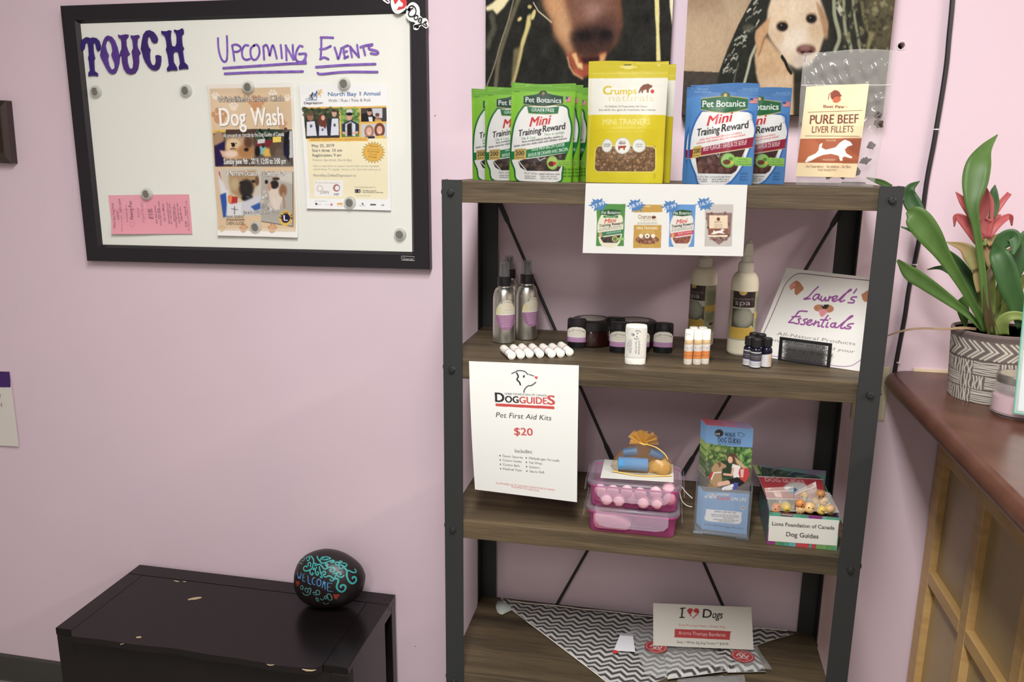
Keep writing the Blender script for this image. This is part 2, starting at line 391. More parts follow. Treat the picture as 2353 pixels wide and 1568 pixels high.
for k in range(10):
    a = 2*math.pi*k/10+.2; r = .0082*random.uniform(.95,1.12); rim.tube([(hole[0]+r*math.cos(a), -.0004, hole[2]+r*math.sin(a)), (hole[0]+r*math.cos(a+.5), -.0004, hole[2]+r*math.sin(a+.5))], .0011*random.uniform(.7,1.3), 6)
rim.build('chipped_plaster_rim', mat('plaster', (236,226,220), .8), wall_back, smooth=True)
for (px, py) in ((954, 1486), (1000, 266)):
    c = atY(px, py, -.0005); d = MB().lathe([(.0001,0),(.0012,.0),(.0008,.0006),(.0001,.0008)], n=8).build('pin_hole', mat('dark_void'), wall_back, local=True); d.location = [float(a) for a in c]; d.rotation_euler = (math.pi/2,0,0)
m_floor = mat('grey_vinyl_floor', (138,138,134), .45, var=(30, (120,120,117)))
struct(MB().box(XL-.1, XR+.1, YB-.1, .12, -.06, 0).build('floor', m_floor))
m_ceil = mat('ceiling_tile_white', (232,230,226), .9, var=(60, (222,220,216)))
struct(MB().box(XL-.1, XR+.1, YB-.1, .12, ZC, ZC+.05).build('ceiling', m_ceil))
m_wall2 = mat('offwhite_wall_paint', (218,212,208), .65, spec=.3)
struct(MB().box(XL-.1, XL, YB-.1, -.002, 0, ZC).build('wall_left', m_wall2))
struct(MB().box(XR, XR+.1, YB-.1, .12, 0, ZC).build('wall_right', m_wall2))
struct(MB().box(XL, XR, YB-.1, YB, 0, ZC).build('wall_front', m_wall2))
m_base = mat('charcoal_vinyl_baseboard', (66,63,60), .5)
zb = atY(0, 1506, -.01)[2]
bb = MB().prism([(0,0),(.012,0),(.010,.006),(.007,zb-.006),(.004,zb),(0,zb)], lambda a,b,h: (XL+h, -a, b), 1.0-XL)
struct(bb.build('baseboard_back', m_base))
# ceiling strips (outside the picture; they light the room)
m_diff = bpy.data.materials.new('lit_diffuser'); m_diff.use_nodes = True; _b = m_diff.node_tree.nodes['Principled BSDF']
_b.inputs['Base Color'].default_value = (.9,.9,.88,1); _b.inputs['Emission Color'].default_value = (1,.94,.86,1); _b.inputs['Emission Strength'].default_value = 3.0
m_wm = mat('white_enamel', (236,236,232), .4)
for i, (lx, ly, wt, lc) in enumerate(LAMPS):
    t = thing('ceiling_light', ['white strip light on the ceiling to the right above the counter', 'white strip light on the ceiling in front of the shelf', 'white strip light on the ceiling further back in the room'][i], 'light', (lx, ly, ZC), 'ceiling strip lights')
    MB().box(lx-.16, lx+.16, ly-.62, ly+.62, ZC-.05, ZC).build('housing', m_wm, t, bev=.004)
    MB().box(lx-.15, lx+.15, ly-.61, ly+.61, ZC-.058, ZC-.0501).build('diffuser', m_diff, t)
    ld = bpy.data.lights.new('strip_glow', 'AREA'); ld.shape = 'RECTANGLE'; ld.size = .30; ld.size_y = 1.2; ld.energy = wt; ld.color = lc
    lo = bpy.data.objects.new('strip_glow', ld); COL.objects.link(lo); lo.location = (0, 0, -.062); lo.parent = t

# ================================================================== shelf unit
SXL, SXR, SYF, SYR, SP = 0.0, 0.8003, -0.3481, -0.0249, 0.0388
ZT = 1.515; SH = [1.5124, 1.1727, 0.8343, 0.4808]; TH = .0388
m_steel = mat('black_powder_coated_steel', (44,46,46), .5, spec=.4, bump=(700, .08))
m_shelf = wood_mat('weathered_oak_laminate', (57,48,35), (81,69,51), (104,89,66))
m_bolt = mat('dark_bolt', (58,60,60), .35, metal=.6)
su = thing('shelf_unit', 'tall open shelf unit with brown wood boards and black steel posts', 'shelf', (.4, -.187, 0))
POSTS = {}
def post(xc, yc, sx, sy):   # corner of the angle at (xc,yc), legs go sx,sy
    t = .0026; m = MB()
    pr = [(0,0),(SP,0),(SP,t),(t,t),(t,SP),(0,SP)]
    m.prism(pr, lambda a,b,h: (xc+sx*a, yc+sy*b, h), ZT); return m.build('post', m_steel, su, bev=.0006, seg=1)
for x, sx in ((SXL,1),(SXR,-1)):
    for y, sy in ((SYF,1),(SYR,-1)): POSTS[(x, y)] = post(x, y, sx, sy)
for z in SH:
    MB().box(SXL+.003, SXR-.003, SYF+.004, SYR-.004, z-TH, z).build('shelf_board', m_shelf, su, bev=.0012, seg=2)
    for x, sx in ((SXL,1),(SXR,-1)):
        c = (x+sx*SP*.46, SYF, z-TH*.52)
        MB().tube([(c[0],c[1],c[2]),(c[0],c[1]-.0012,c[2]),(c[0],c[1]-.0013,c[2]),(c[0],c[1]-.0052,c[2]),(c[0],c[1]-.006,c[2])],[.0078,.0078,.0064,.0062,.0048],6).build('bolt', m_bolt, POSTS[(x, SYF)], bev=.0003, seg=1)
        for yy in (SYF+SP*.5, SYR-SP*.5):
            MB().tube([(x,yy,c[2]),(x-sx*.0012,yy,c[2]),(x-sx*.0045,yy,c[2]),(x-sx*.0055,yy,c[2])],[.0075,.0072,.006,.0045],8).build('bolt', m_bolt, POSTS[(x, SYF if yy < -.2 else SYR)])
# back bracing: four rods pulled to a ring
yb_ = SYR-.006; rc = atY(1488, 1128, yb_); RR = .058
ring = [(rc[0]+RR*math.cos(a), yb_, rc[2]+RR*math.sin(a)) for a in np.linspace(0, 2*math.pi, 32, endpoint=False)]
MB().tube(ring, .0045, 8, closed=True).build('brace_ring', m_steel, su, smooth=True)
for (a, b) in (((1146,462),(1411,1066)), ((1942,468),(1568,1092)), ((1205,1520),(1408,1164)), ((1712,1508),(1562,1168))):
    A = atY(*a, yb_); B = atY(*b, yb_); d = (B-A)/np.linalg.norm(B-A)
    MB().tube([A, A+d*.045, A+d*.055, B-d*.055, B-d*.045, B], [.0058,.0055,.0036,.0036,.0055,.0058], 8).build('brace_rod', m_steel, su, smooth=True)

# ================================================================== service counter on the right
m_ctop = mat('brown_mottled_laminate', (94,61,47), .32, var=(18, (82,51,39)), spec=.5, bump=(300,.04))
m_maple = mat('maple_frame', (196,160,104), .45, var=(9, (182,146,92), (1,1,6)))
m_pane = mat('frosted_amber_pane', (176,150,104), .35, var=(7, (158,138,100)), spec=.5)
m_taupe = mat('taupe_panel', (138,104,80), .5)
XC = .885; ZCT = 1.117; YCF = -1.35; XFACE = 1.017
ct = thing('service_counter', 'brown laminate counter with bullnose edge over lattice panels beside the shelf', 'counter', (1.35, -.7, 0))
def ctop():
    m = MB(); R = .019; h = .038; prof = []
    for k in range(11):
        a = math.pi/2+math.pi*k/10; prof.append((R*math.cos(a), -R+R*math.sin(a)))
    prof = [(x, z) for x, z in prof]
    # outline of the top: left edge with a rounded back corner
    path = [(XC+R+.045, -.004)]; cx, cy, cr = XC+R+.045, -.049, .045
    for k in range(1, 9):
        a = math.pi/2+math.pi/2*k/8; path.append((cx+cr*math.cos(a), cy+cr*math.sin(a)))
    path += [(XC+R, -.3), (XC+R, -.7), (XC+R, YCF)]
    path = [np.array(p) for p in path]; V = []
    for i, p in enumerate(path):
        a = path[max(0,i-1)]; b = path[min(len(path)-1,i+1)]; t = (b-a)/np.linalg.norm(b-a); nrm = np.array([t[1], -t[0]])  # outward is left of the way
        if i > 8: nrm = np.array([-1.0, 0])
        V.append([(p[0]-nrm[0]*(px), p[1]-nrm[1]*(px), ZCT+pz) for px, pz in prof])
    m.grid(V)
    top = [v[0] for v in V]; bot = [v[-1] for v in V]; n = len(top)
    m.add(top+[(2.0, YCF, ZCT),(2.0, -.004, ZCT)], [list(range(n+2))]); m.add(bot+[(2.0, YCF, ZCT-h),(2.0, -.004, ZCT-h)], [list(range(n+2))])
    m.add([top[-1], bot[-1], (2.0,YCF,ZCT-h), (2.0,YCF,ZCT)], [(0,1,2,3)]); m.add([(2.0,YCF,ZCT),(2.0,YCF,ZCT-h),(2.0,-.004,ZCT-h),(2.0,-.004,ZCT)], [(0,1,2,3)])
    return m.build('counter_top', m_ctop, ct, smooth=True, angle=50)
ctop()
MB().box(.95, 2.0, -.0035, -.0005, ZCT-.002, ZCT+.006).build('caulk_strip', mat('cream_caulk', (226,208,178), .6), ct)
MB().box(XFACE+.018, 1.95, -1.30, -.003, .0, ZCT-.0385).build('carcass', m_taupe, ct)

# lattice on the left face: stiles and rails proud of recessed panes
stiles = [(-.010, -.056), (-.252, -.287), (-.482, -.517), (-.712, -.747), (-.942, -.977), (-1.25, -1.30)]
rails = [(.934, ZCT-.0385), (.652, .682), (.370, .400), (.0, .10)]
for a, b in stiles: MB().box(XFACE-.001, XFACE+.018, b, a, 0, ZCT-.0385).build('stile', m_maple, ct, bev=.0015, seg=1)
for i in range(len(stiles)-1):
    for z0, z1 in rails: MB().box(XFACE-.001, XFACE+.018, stiles[i+1][0]+.0002, stiles[i][1]-.0002, z0, z1).build('rail', m_maple, ct, bev=.0015, seg=1)
    for j in range(len(rails)-1): MB().box(XFACE+.014, XFACE+.0175, stiles[i+1][0], stiles[i][1], rails[j+1][1], rails[j][0]).build('pane', m_pane, ct)

# ================================================================== dark low cabinet on the left
m_blk = mat('espresso_lacquer', (22,17,17), .24, var=(5, (19,15,15)), spec=.36)
m_blk2 = mat('worn_espresso_front', (17,11,10), .5, var=(12, (24,16,14)))
CZ = .4446; CX0, CX1, CY0, CY1 = -.978, -.232, -.330, -.014
cb = thing('low_cabinet', 'low dark espresso wood cabinet with chipped top edge against the wall', 'cabinet', ((CX0+CX1)/2, (CY0+CY1)/2, 0))
# top: four border boards and a centre panel, the front border with a worn wavy lip
g0 = atZ(352, 1328, CZ); g1 = atZ(846, 1383, CZ); gy = .5*(g0[1]+g1[1]); gx0, gx1 = CX0+.045, CX1-.060
TT = .018
MB().box(CX0, CX1, gy+.0012, CY1, CZ-TT, CZ).build('top_board', m_blk, cb, bev=.001, seg=1)
MB().box(CX0, gx0, CY0, gy, CZ-TT, CZ).build('top_board', m_blk, cb, bev=.001, seg=1)
MB().box(gx1+.0012, CX1, CY0, gy, CZ-TT, CZ).build('top_board', m_blk, cb, bev=.001, seg=1)
edge = []
for k in range(41):
    t = k/40; x = gx0+.0008+(gx1-gx0-.0008)*t; g = random.Random(k)
    edge.append((x, CY0-.017-.0022*math.sin(t*9+.5)-.0016*math.sin(t*23+1)-g.uniform(0,.0012)*(1.6 if t > .7 else .5)))
edge[0] = (edge[0][0], CY0-.002); edge[-1] = (edge[-1][0], CY0-.002)
MBp = MB().prism(edge+[(gx1, gy), (gx0+.0008, gy)], lambda a,b,h: (a,b,CZ-.0008-TT+.002+h), TT-.002)
MBp.mi = [0 if i < 2 else 1 for i in range(len(MBp.f))]; MBp.build('top_panel', [m_blk, m_blk2], cb)
m_chip = mat('bare_wood_chip', (176,156,124), .7)
for (px, py, wx, wy, rz) in ((446,1376,.019,.006,.5), (319,1465,.007,.0035,.2), (405,1336,.012,.0022,-.1), (424,1337,.005,.002,0)):
    c = atZ(px, py, CZ); g = random.Random(px); pts = [(c[0]+wx*g.uniform(.6,1.1)*math.cos(a)*math.cos(rz)-wy*math.sin(a)*math.sin(rz), c[1]+wx*math.cos(a)*math.sin(rz)+wy*g.uniform(.6,1.1)*math.sin(a)*math.cos(rz)) for a in np.linspace(0, 2*math.pi, 9, endpoint=False)]
    MB().prism(pts, lambda a,b,h: (a,b,CZ-.0009+h), .0013).build('veneer_chip', m_chip, cb)
for (px, py, wx, wz) in ((718,1527,.016,.0022), (629,1518,.010,.0014), (300,1461,.004,.001)):
    c = atZ(px, py, CZ); MB().tube([(c[0]-wx, CY0-.0215, CZ-.002), (c[0]-wx*.3, CY0-.0235, CZ-.0022), (c[0]+wx*.5, CY0-.0225, CZ-.0016), (c[0]+wx, CY0-.019, CZ-.0012)], [wz*.4, wz, wz*.8, wz*.3], 6).build('edge_chip', m_chip, cb)
ZU = CZ-TT-.0005
MB().box(CX0+.004, CX1-.004, CY0+.002, CY0+.018, .05, ZU).build('front_panel', m_blk2, cb, bev=.001, seg=1)
for x0, x1 in ((CX0+.0005, CX0+.040), (CX1-.040, CX1-.0005)):
    MB().box(x0, x1, CY0+.0005, CY0+.030, 0, ZU).build('leg', m_blk2, cb, bev=.0015, seg=1)
    MB().box(x0, x1, CY1-.030, CY1-.0005, 0, ZU).build('leg', m_blk, cb, bev=.0015, seg=1)
MB().box(CX1-.012, CX1-.004, CY0+.030, CY1-.072, .06, ZU-.018).build('side_panel', m_blk, cb)
MB().box(CX1-.014, CX1-.001, CY0+.030, CY1-.030, ZU-.018, ZU).build('side_rail', m_blk, cb)
MB().box(CX0+.004, CX0+.012, CY0+.030, CY1-.030, .06, ZU).build('side_panel', m_blk, cb)
MB().box(CX0+.02, CX1-.02, CY1-.012, CY1-.006, .06, ZU).build('back_panel', mat('dark_void'), cb)
sc_ = atZ(919, 1372, CZ); MB().cyl((CX1-.018, CY1-.03, CZ-.0002), (CX1-.018, CY1-.03, CZ+.0006), .0022, 10).build('screw_head', mat('dark_void'), cb)
w_ = atY(124, 1500, CY0+.02); MB().hexa([(CX0-.006,CY0+.012,.36),(CX0+.0,CY0+.012,.355),(CX0+.0,CY0+.016,.355),(CX0-.006,CY0+.016,.36),(CX0-.008,CY0+.012,.395),(CX0+.0,CY0+.012,.395),(CX0+.0,CY0+.016,.395),(CX0-.008,CY0+.016,.395)]).build('wood_splinter', mat('raw_wood', (120,96,70), .7), cb)

# ---- painted stone on the cabinet
def stone():
    k = .11478; cp = lambda p: (640+p[0]*k, 1240+p[1]*k)
    out = [(1720,800),(1708,930),(1655,1080),(1560,1190),(1440,1262),(1250,1300),(1000,1325),(760,1290),(560,1200),(420,1060),(352,900),(345,740),(365,560),(450,400),(600,300),(760,255),(900,243),(1060,265),(1260,335),(1480,470),(1640,620)]
    yc = -.098; c = atY(*cp((1000,800)), yc); pts = [atY(*cp(p), yc) for p in out]
    o2 = spline(pts+[pts[0]], 3)[:-1]; n = len(o2); m = MB(); rows = 13; V = []
    for j in range(1, rows):
        ph = math.pi*j/rows; s = math.sin(ph)**.8; d = -math.cos(ph)*.058
        for p in o2: V.append(c+(p-c)*s+np.array([0, d, 0]))
    V = [c+np.array([0,-.058,0])]+V+[c+np.array([0,.058,0])]; Fc = []
    for kx in range(n): Fc.append((0, 1+kx, 1+(kx+1)%n)); Fc.append((len(V)-1, 1+(rows-2)*n+(kx+1)%n, 1+(rows-2)*n+kx))
    for j in range(rows-2):
        for kx in range(n): Fc.append((1+j*n+kx, 1+(j+1)*n+kx, 1+(j+1)*n+(kx+1)%n, 1+j*n+(kx+1)%n))
    V = np.array(V); dz = CZ+.0003-V[:,2].min(); V[:,2] += dz
    base = (c[0], yc, CZ)
    t = thing('painted_stone', 'rounded black stone painted with turquoise swirls and the word WELCOME', 'stone', base)
    m.add(V, Fc); m.build('stone_body', mat('black_painted_stone', (30,24,24), .38, bump=(90,.2)), t, smooth=True, angle=180)
    tr = BVHTree.FromPolygons([Vector(v) for v in V], Fc)
    def hit(p):
        r = ray(*cp(p)); h = tr.ray_cast(Vector(CAM), Vector(r).normalized()); return (np.array(h[0]), np.array(h[1])) if h[0] is not None else None
    def strokes(name, material, lines, wd, lift=.0004, sm=5):
        b = MB()
        for L in lines:
            L, ww = (L, wd) if not isinstance(L, tuple) else L
            pts = spline(L, sm) if len(L) > 2 else [np.array(L[0], float), np.array(L[1], float)]; hs = [hit(p) for p in pts]; hs = [h for h in hs if h]
            if len(hs) < 2: continue
            rw = ww*k/F_PX*1.75*.5; Lp = []
            for i, (p, nn) in enumerate(hs):
                a = hs[max(0,i-1)][0]; bq = hs[min(len(hs)-1,i+1)][0]; tt = bq-a; tt /= np.linalg.norm(tt)+1e-12
                if nn@(CAM-p) < 0: nn = -nn
                x = np.cross(nn, tt); x /= np.linalg.norm(x)+1e-12; tp = .55 if i in (0, len(hs)-1) else 1
                Lp.append([p+nn*lift-x*rw*tp, p+nn*(lift+.0002), p+nn*lift+x*rw*tp])
            b.grid(Lp)
        tag(b.build(name, material, t), kind='stuff')
    strokes('letter_shading', mat('navy_paint', (16,30,80), .5), [[(385,700),(420,770),(445,690)],[(490,770),(545,840)],[(590,760),(640,890)],[(680,840),(740,900)],[(790,850),(850,930)],[(880,880),(960,960)],[(1000,900),(1080,1040)],[(870,830),(940,830)],[(1000,870),(1040,860)]], 60, .0002)
    strokes('turquoise_swirls', mat('turquoise_paint', (62,158,156), .4), [
        [(640,330),(680,370),(705,430),(690,520),(665,590),(640,600)], [(640,600),(590,628),(530,630),(500,590),(520,545),(560,540),(575,565)],
        [(600,540),(590,490),(620,462),(645,490),(640,560)], [(770,330),(790,390),(830,440),(850,460),(870,480),(960,460),(1040,430),(1120,440)],
        [(830,440),(860,370),(900,350)], [(880,420),(900,370),(950,350),(1040,380),(1000,400)], [(905,420),(945,405),(985,395),(960,420)], [(720,530),(770,515),(820,500),(870,540),(910,590),(950,590),(1010,560),(1080,560),(1125,600),(1110,640),(1060,650),(1025,630),(1040,600),(1070,600)],
        [(960,560),(985,520),(970,490),(940,500),(960,540)], [(770,550),(740,610),(745,680),(770,715),(800,700),(795,660),(770,655)], [(815,540),(830,620),(850,680),(870,740),(860,770),(830,740)],
        [(870,680),(905,640),(940,660),(930,700),(890,700)], [(890,720),(940,755),(990,735),(1040,740),(1090,780),(1110,800)], [(1030,790),(1045,825),(1080,830),(1110,800),(1150,700),(1130,680),(1080,690)],
        ([(1110,790),(1170,790),(1200,830),(1175,900),(1165,960),(1200,1020),(1260,1050),(1310,1030),(1345,970),(1320,920),(1270,915),(1240,945),(1265,965)], 42),
        ([(1290,560),(1340,590),(1370,650),(1365,720),(1385,790),(1420,850),(1480,885),(1540,850),(1555,790),(1520,750),(1480,765),(1490,795)], 40), [(1370,620),(1420,630),(1480,660),(1540,665),(1550,630),(1520,590)],
        [(1320,720),(1260,760),(1190,740),(1170,700),(1190,665),(1240,670),(1250,700),(1220,715)], [(1135,480),(1160,455),(1210,470),(1200,505),(1160,515),(1135,480)], [(1210,460),(1240,435),(1270,450),(1250,475),(1210,460)], [(1280,480),(1330,480),(1370,510),(1340,545),(1290,530)], [(1200,540),(1230,515),(1280,525),(1290,570),(1240,585),(1200,540)],
        [(1040,440),(1070,420),(1110,430),(1110,455),(1060,465),(1040,440)], [(560,400),(570,360),(610,350),(625,390),(600,430),(570,420)], [(640,600),(630,650),(650,700),(680,710),(690,680),(670,670)], [(700,440),(720,480),(770,490)], [(690,590),(715,575),(710,610),(690,590)]], 30)
    strokes('teal_leaf_curls', mat('dull_teal_paint', (78,128,124), .45), [
        [(440,960),(460,930),(490,940),(490,990),(455,1000),(440,960)], [(480,1060),(510,1100),(560,1120),(600,1110)], [(545,1050),(530,1000),(555,975),(590,1000),(590,1050),(560,1070)], [(600,1000),(630,975),(650,1010),(630,1080),(605,1110)],
        [(680,1075),(720,1060),(755,1080)], [(760,1085),(750,1040),(780,1020),(820,1040),(825,1085),(790,1110),(760,1100)], [(700,1100),(750,1110),(780,1095)], [(750,1160),(760,1220),(800,1240),(790,1190),(755,1170)], [(830,1180),(870,1215),(910,1190)], [(915,1190),(930,1140),(970,1140),(960,1180),(925,1195)],
        [(970,1100),(1020,1095),(1055,1130),(1070,1190),(1040,1220),(990,1190),(970,1100)], [(890,1260),(930,1295),(980,1290),(1005,1265)], [(470,380),(500,370),(525,395),(500,430),(470,430)], [(400,480),(440,470),(480,500)]], 24)
    strokes('welcome_lettering', mat('sky_blue_paint', (84,144,186), .45), [
        [(380,650),(385,720),(400,780),(415,740),(430,790),(450,730),(455,665)], [(495,700),(490,770),(490,840)], [(495,700),(535,695)], [(492,765),(530,760)], [(490,840),(540,845)], [(590,720),(595,800),(600,870),(655,905)],
        [(735,770),(700,770),(675,830),(690,890),(735,910)], [(800,790),(770,840),(780,910),(815,935),(850,890),(840,820),(800,790)], [(870,975),(890,900),(905,840),(920,900),(935,850),(930,930),(935,1010)], [(985,870),(980,950),(985,1035)], [(985,870),(1080,885)], [(985,950),(1040,955)], [(985,1030),(1085,1050)]], 20, .0006)
    strokes('red_hearts', mat('brick_red_paint', (150,48,38), .5), [([(350,860),(390,870),(425,880)], 75), ([(1100,1110),(1150,1130),(1215,1115)], 62), ([(1120,1150),(1150,1180),(1180,1160)], 48), ([(365,920),(400,925)], 45)], 50)
stone()
# ================================================================== whiteboard and what hangs on it
BY = -.022; BSY = -.012
def ribbon(mb, pts, wd, pl, sm=0, lift=0.0, round_end=True):
    """flat stroke; pts in picture points laid on the plane pl(px,py)->xyz whose normal faces -Y"""
    if sm: pts = spline(pts, sm)
    P = [pl(*p) for p in pts]; h = wd/2.0/F_PX; V = []
    for i, p in enumerate(P):
        a = P[max(0,i-1)]; b = P[min(len(P)-1,i+1)]; t = b-a; t /= np.linalg.norm(t)+1e-12
        x = np.array([t[2], 0, -t[0]]); r = h*np.linalg.norm(p-CAM); o = np.array([0,-lift,0])
        V.append([p-x*r+o, p+x*r+o])
        if round_end and i in (0, len(P)-1):
            tt = -t if i == 0 else t; xx = x if i == 0 else -x
            c = [p+o+r*(math.cos(q)*xx+math.sin(q)*tt) for q in np.linspace(0, math.pi, 7)]; mb.add(c, [list(range(7))])
    mb.grid(V)
board_pl = lambda x, y: atY(x, y, BSY-.0004)
OQ = [atY(137,13,BY), atY(977,-17,BY), atY(987,620,BY), atY(199,600,BY)]
IQ = [atY(178,53,BY), atY(937.5,29,BY), atY(944,580,BY), atY(230,563,BY)]
m_frame = mat('black_laminate_frame', (34,31,35), .42, spec=.4, bump=(240,.12,(1,1,.2)))
wb = thing('whiteboard', 'wall whiteboard in a wide black frame headed Upcoming Events', 'whiteboard', atY(590, 610, 0)*np.array([1,0,1]))
BK = lambda p, y: np.array([p[0], y, p[2]])
for i in range(4):
    j = (i+1) % 4; o0, o1, i0, i1 = OQ[i], OQ[j], IQ[i], IQ[j]
    lip = .16
    a0 = i0+(o0-i0)*lip; a1 = i1+(o1-i1)*lip
    m = MB(); ring = []
    for (oo, aa, ii) in ((o0, a0, i0), (o1, a1, i1)):
        ring.append([BK(oo,-.001), BK(oo,BY+.002), BK(oo+(ii-oo)*.04,BY), BK(aa,BY), BK(ii,BSY), BK(ii,-.001)])
    A, B = ring; n = len(A); m.add(A+B, [(k,(k+1)%n,n+(k+1)%n,n+k) for k in range(n)]+[list(range(n))[::-1], [n+k for k in range(n)]])
    FR_ = m.build('frame_rail', m_frame, wb)
    if i == 2: FRB = FR_
m_white = mat('dry_erase_white', (228,229,221), .28, spec=.45)
c = [p+(sum(IQ)/4-p)*-.01 for p in IQ]
MB().hexa([BK(c[3],BSY),BK(c[2],BSY),BK(c[2],-.002),BK(c[3],-.002),BK(c[0],BSY),BK(c[1],BSY),BK(c[1],-.002),BK(c[0],-.002)]).build('writing_surface', m_white, wb); WSF = bpy.data.objects['writing_surface']
k2 = crop(460, 0, .238)
UPC = [[(172,370),(175,450),(190,530),(215,585),(240,597),(258,570),(262,480),(258,350)], [(308,440),(322,520),(330,585)], [(308,440),(345,430),(385,450),(390,480),(360,500),(335,500)],
 [(465,440),(430,440),(405,490),(410,550),(440,578),(480,570)], [(520,440),(490,470),(488,530),(510,575),(545,570),(572,520),(568,460),(545,432),(520,440)], [(610,455),(615,520),(618,575)], [(610,450),(640,435),(660,480),(672,540),(690,460),(705,440),(725,500),(740,565)],
 [(778,435),(785,500),(790,560)], [(830,440),(832,510),(835,580)], [(825,440),(860,500),(900,575)], [(895,435),(897,500),(905,575)], [(990,450),(960,445),(930,500),(922,560),(945,595),(990,595),(1015,560),(1018,530)], [(955,522),(1022,520),(1018,560),(1020,605)],
 [(1285,365),(1230,362),(1165,362)], [(1172,365),(1170,470),(1165,570)], [(1160,475),(1210,470),(1262,445)], [(1160,570),(1200,555),(1240,572)], [(1300,460),(1320,520),(1335,570),(1355,510),(1365,465)], [(1385,460),(1392,520),(1400,560)], [(1380,460),(1410,445),(1430,440)], [(1385,505),(1420,495)], [(1395,562),(1430,545)],
 [(1450,455),(1460,510),(1468,550)], [(1450,450),(1490,500),(1535,550)], [(1518,435),(1525,490),(1535,550)], [(1575,450),(1585,490),(1595,530)], [(1550,455),(1600,440),(1665,428)], [(1665,432),(1630,450),(1640,475),(1700,490),(1722,510),(1700,522),(1650,515)],
 [(228,658),(500,640),(720,625),(870,615),(1025,610)], [(242,712),(500,700),(720,695),(995,690)], [(1122,648),(1400,628),(1695,618)], [(1138,705),(1180,715),(1400,695),(1715,695)]]
m = MB()
for i, s in enumerate(UPC): ribbon(m, [k2(p) for p in s], 4.6, board_pl, sm=5 if len(s) > 2 else 0, lift=.00007*i)
m.build('marker_writing', mat('purple_marker_ink', (112,78,168), .5, var=(60, (136,104,186))), WSF)
tagq = [(921,587),(954,589),(954,601),(921,599)]
mk = MB(); P = [atY(*p, BY-.0002) for p in tagq]; mk.hexa([P[3],P[2],P[2]+P3(0,.001,0),P[3]+P3(0,.001,0),P[0],P[1],P[1]+P3(0,.001,0),P[0]+P3(0,.001,0)]).build('maker_plate', mat('dark_plate', (22,20,22), .3), FRB); MPL = bpy.data.objects['maker_plate']
m = MB(); v, t = glyphs('Quartet', 0.0); x = (v[:,0]-v[:,0].min())/(v[:,0].max()-v[:,0].min())
m.add([atY(925+25*a, 597.5+1.2*a-6.0*b/CAPH, BY-.0005) for a, b in zip(x, v[:,1])], [list(q) for q in t]); m.build('maker_lettering', mat('silver_print', (190,188,190), .4), wb)
m = MB(); ribbon(m, [(922.5,588.5),(952.5,590.5),(952.5,599.5),(922.5,598),(922.5,588.5)], 1.0, lambda a,b: atY(a,b,BY-.0004)); m.build('maker_border', mat('silver_print'), wb)

# cut-out letters
k1 = crop(100, 0, .19769)
TL_ = [('T', 'dark indigo cut-out letter T at the left of the whiteboard', (50,34,112), [(425,560),(430,500),(455,455),(495,430),(530,438),(545,450),(565,433),(605,440),(640,475),(655,530),(650,575),(632,598),(612,570),(608,540),(598,505),(580,490),(568,510),(572,600),(590,680),(578,700),(582,790),(585,825),(620,850),(625,885),(600,880),(572,878),(545,880),(518,885),(520,845),(538,820),(530,760),(525,710),(515,675),(525,640),(520,560),(510,500),(490,492),(475,510),(468,560),(452,588),(432,582)]),
 ('O', 'violet cut-out letter O between the T and U letters', (88,56,142), None),
 ('U', 'purple cut-out letter U in the middle of the letter row', (78,46,122), [(862,400),(890,410),(920,405),(950,398),(980,402),(975,430),(952,460),(955,530),(975,590),(995,630),(978,645),(965,660),(968,720),(985,780),(1010,805),(1035,790),(1042,720),(1030,640),(1022,600),(1040,560),(1035,500),(1030,460),(1010,430),(1015,408),(1040,415),(1065,410),(1100,405),(1108,430),(1085,455),(1080,520),(1090,560),(1118,615),(1100,650),(1102,720),(1090,800),(1060,850),(1010,865),(965,850),(930,800),(912,730),(905,660),(885,615),(905,570),(905,500),(898,455),(872,435)]),
 ('C', 'deep purple cut-out letter C beside the H letter', (56,36,108), [(1128,570),(1140,480),(1158,400),(1190,358),(1230,350),(1270,368),(1305,410),(1322,455),(1312,495),(1280,502),(1255,480),(1240,440),(1225,418),(1205,430),(1200,490),(1212,540),(1235,575),(1228,620),(1230,690),(1245,740),(1270,765),(1295,750),(1305,710),(1298,645),(1330,638),(1358,650),(1360,700),(1352,760),(1335,800),(1300,820),(1260,812),(1220,780),(1180,720),(1155,660),(1145,610)]),
 ('H', 'dark indigo cut-out letter H at the end of the letter row', (48,30,106), [(1365,358),(1400,362),(1430,362),(1455,350),(1478,355),(1472,385),(1470,440),(1478,500),(1485,535),(1530,540),(1545,500),(1545,430),(1535,385),(1512,360),(1520,342),(1552,352),(1580,345),(1608,328),(1620,350),(1622,390),(1600,420),(1602,480),(1608,530),(1625,560),(1612,595),(1620,660),(1630,720),(1668,760),(1675,800),(1640,797),(1610,800),(1575,808),(1570,780),(1585,735),(1578,680),(1562,610),(1545,598),(1510,600),(1500,640),(1505,720),(1540,780),(1548,818),(1510,815),(1480,815),(1440,828),(1430,800),(1455,760),(1450,700),(1438,630),(1420,575),(1430,545),(1425,480),(1408,420),(1370,390)])]
Oo = [(655,640),(668,560),(690,480),(715,430),(745,412),(785,425),(820,470),(850,550),(865,620),(890,635),(878,660),(870,740),(850,810),(830,850),(795,862),(760,845),(725,790),(690,720),(665,670)]
Oi = [(748,640),(740,690),(755,760),(775,800),(800,810),(825,790),(825,740),(800,680),(785,635),(798,600),(795,560),(785,510),(765,475),(745,462),(725,480),(712,530),(725,590)]
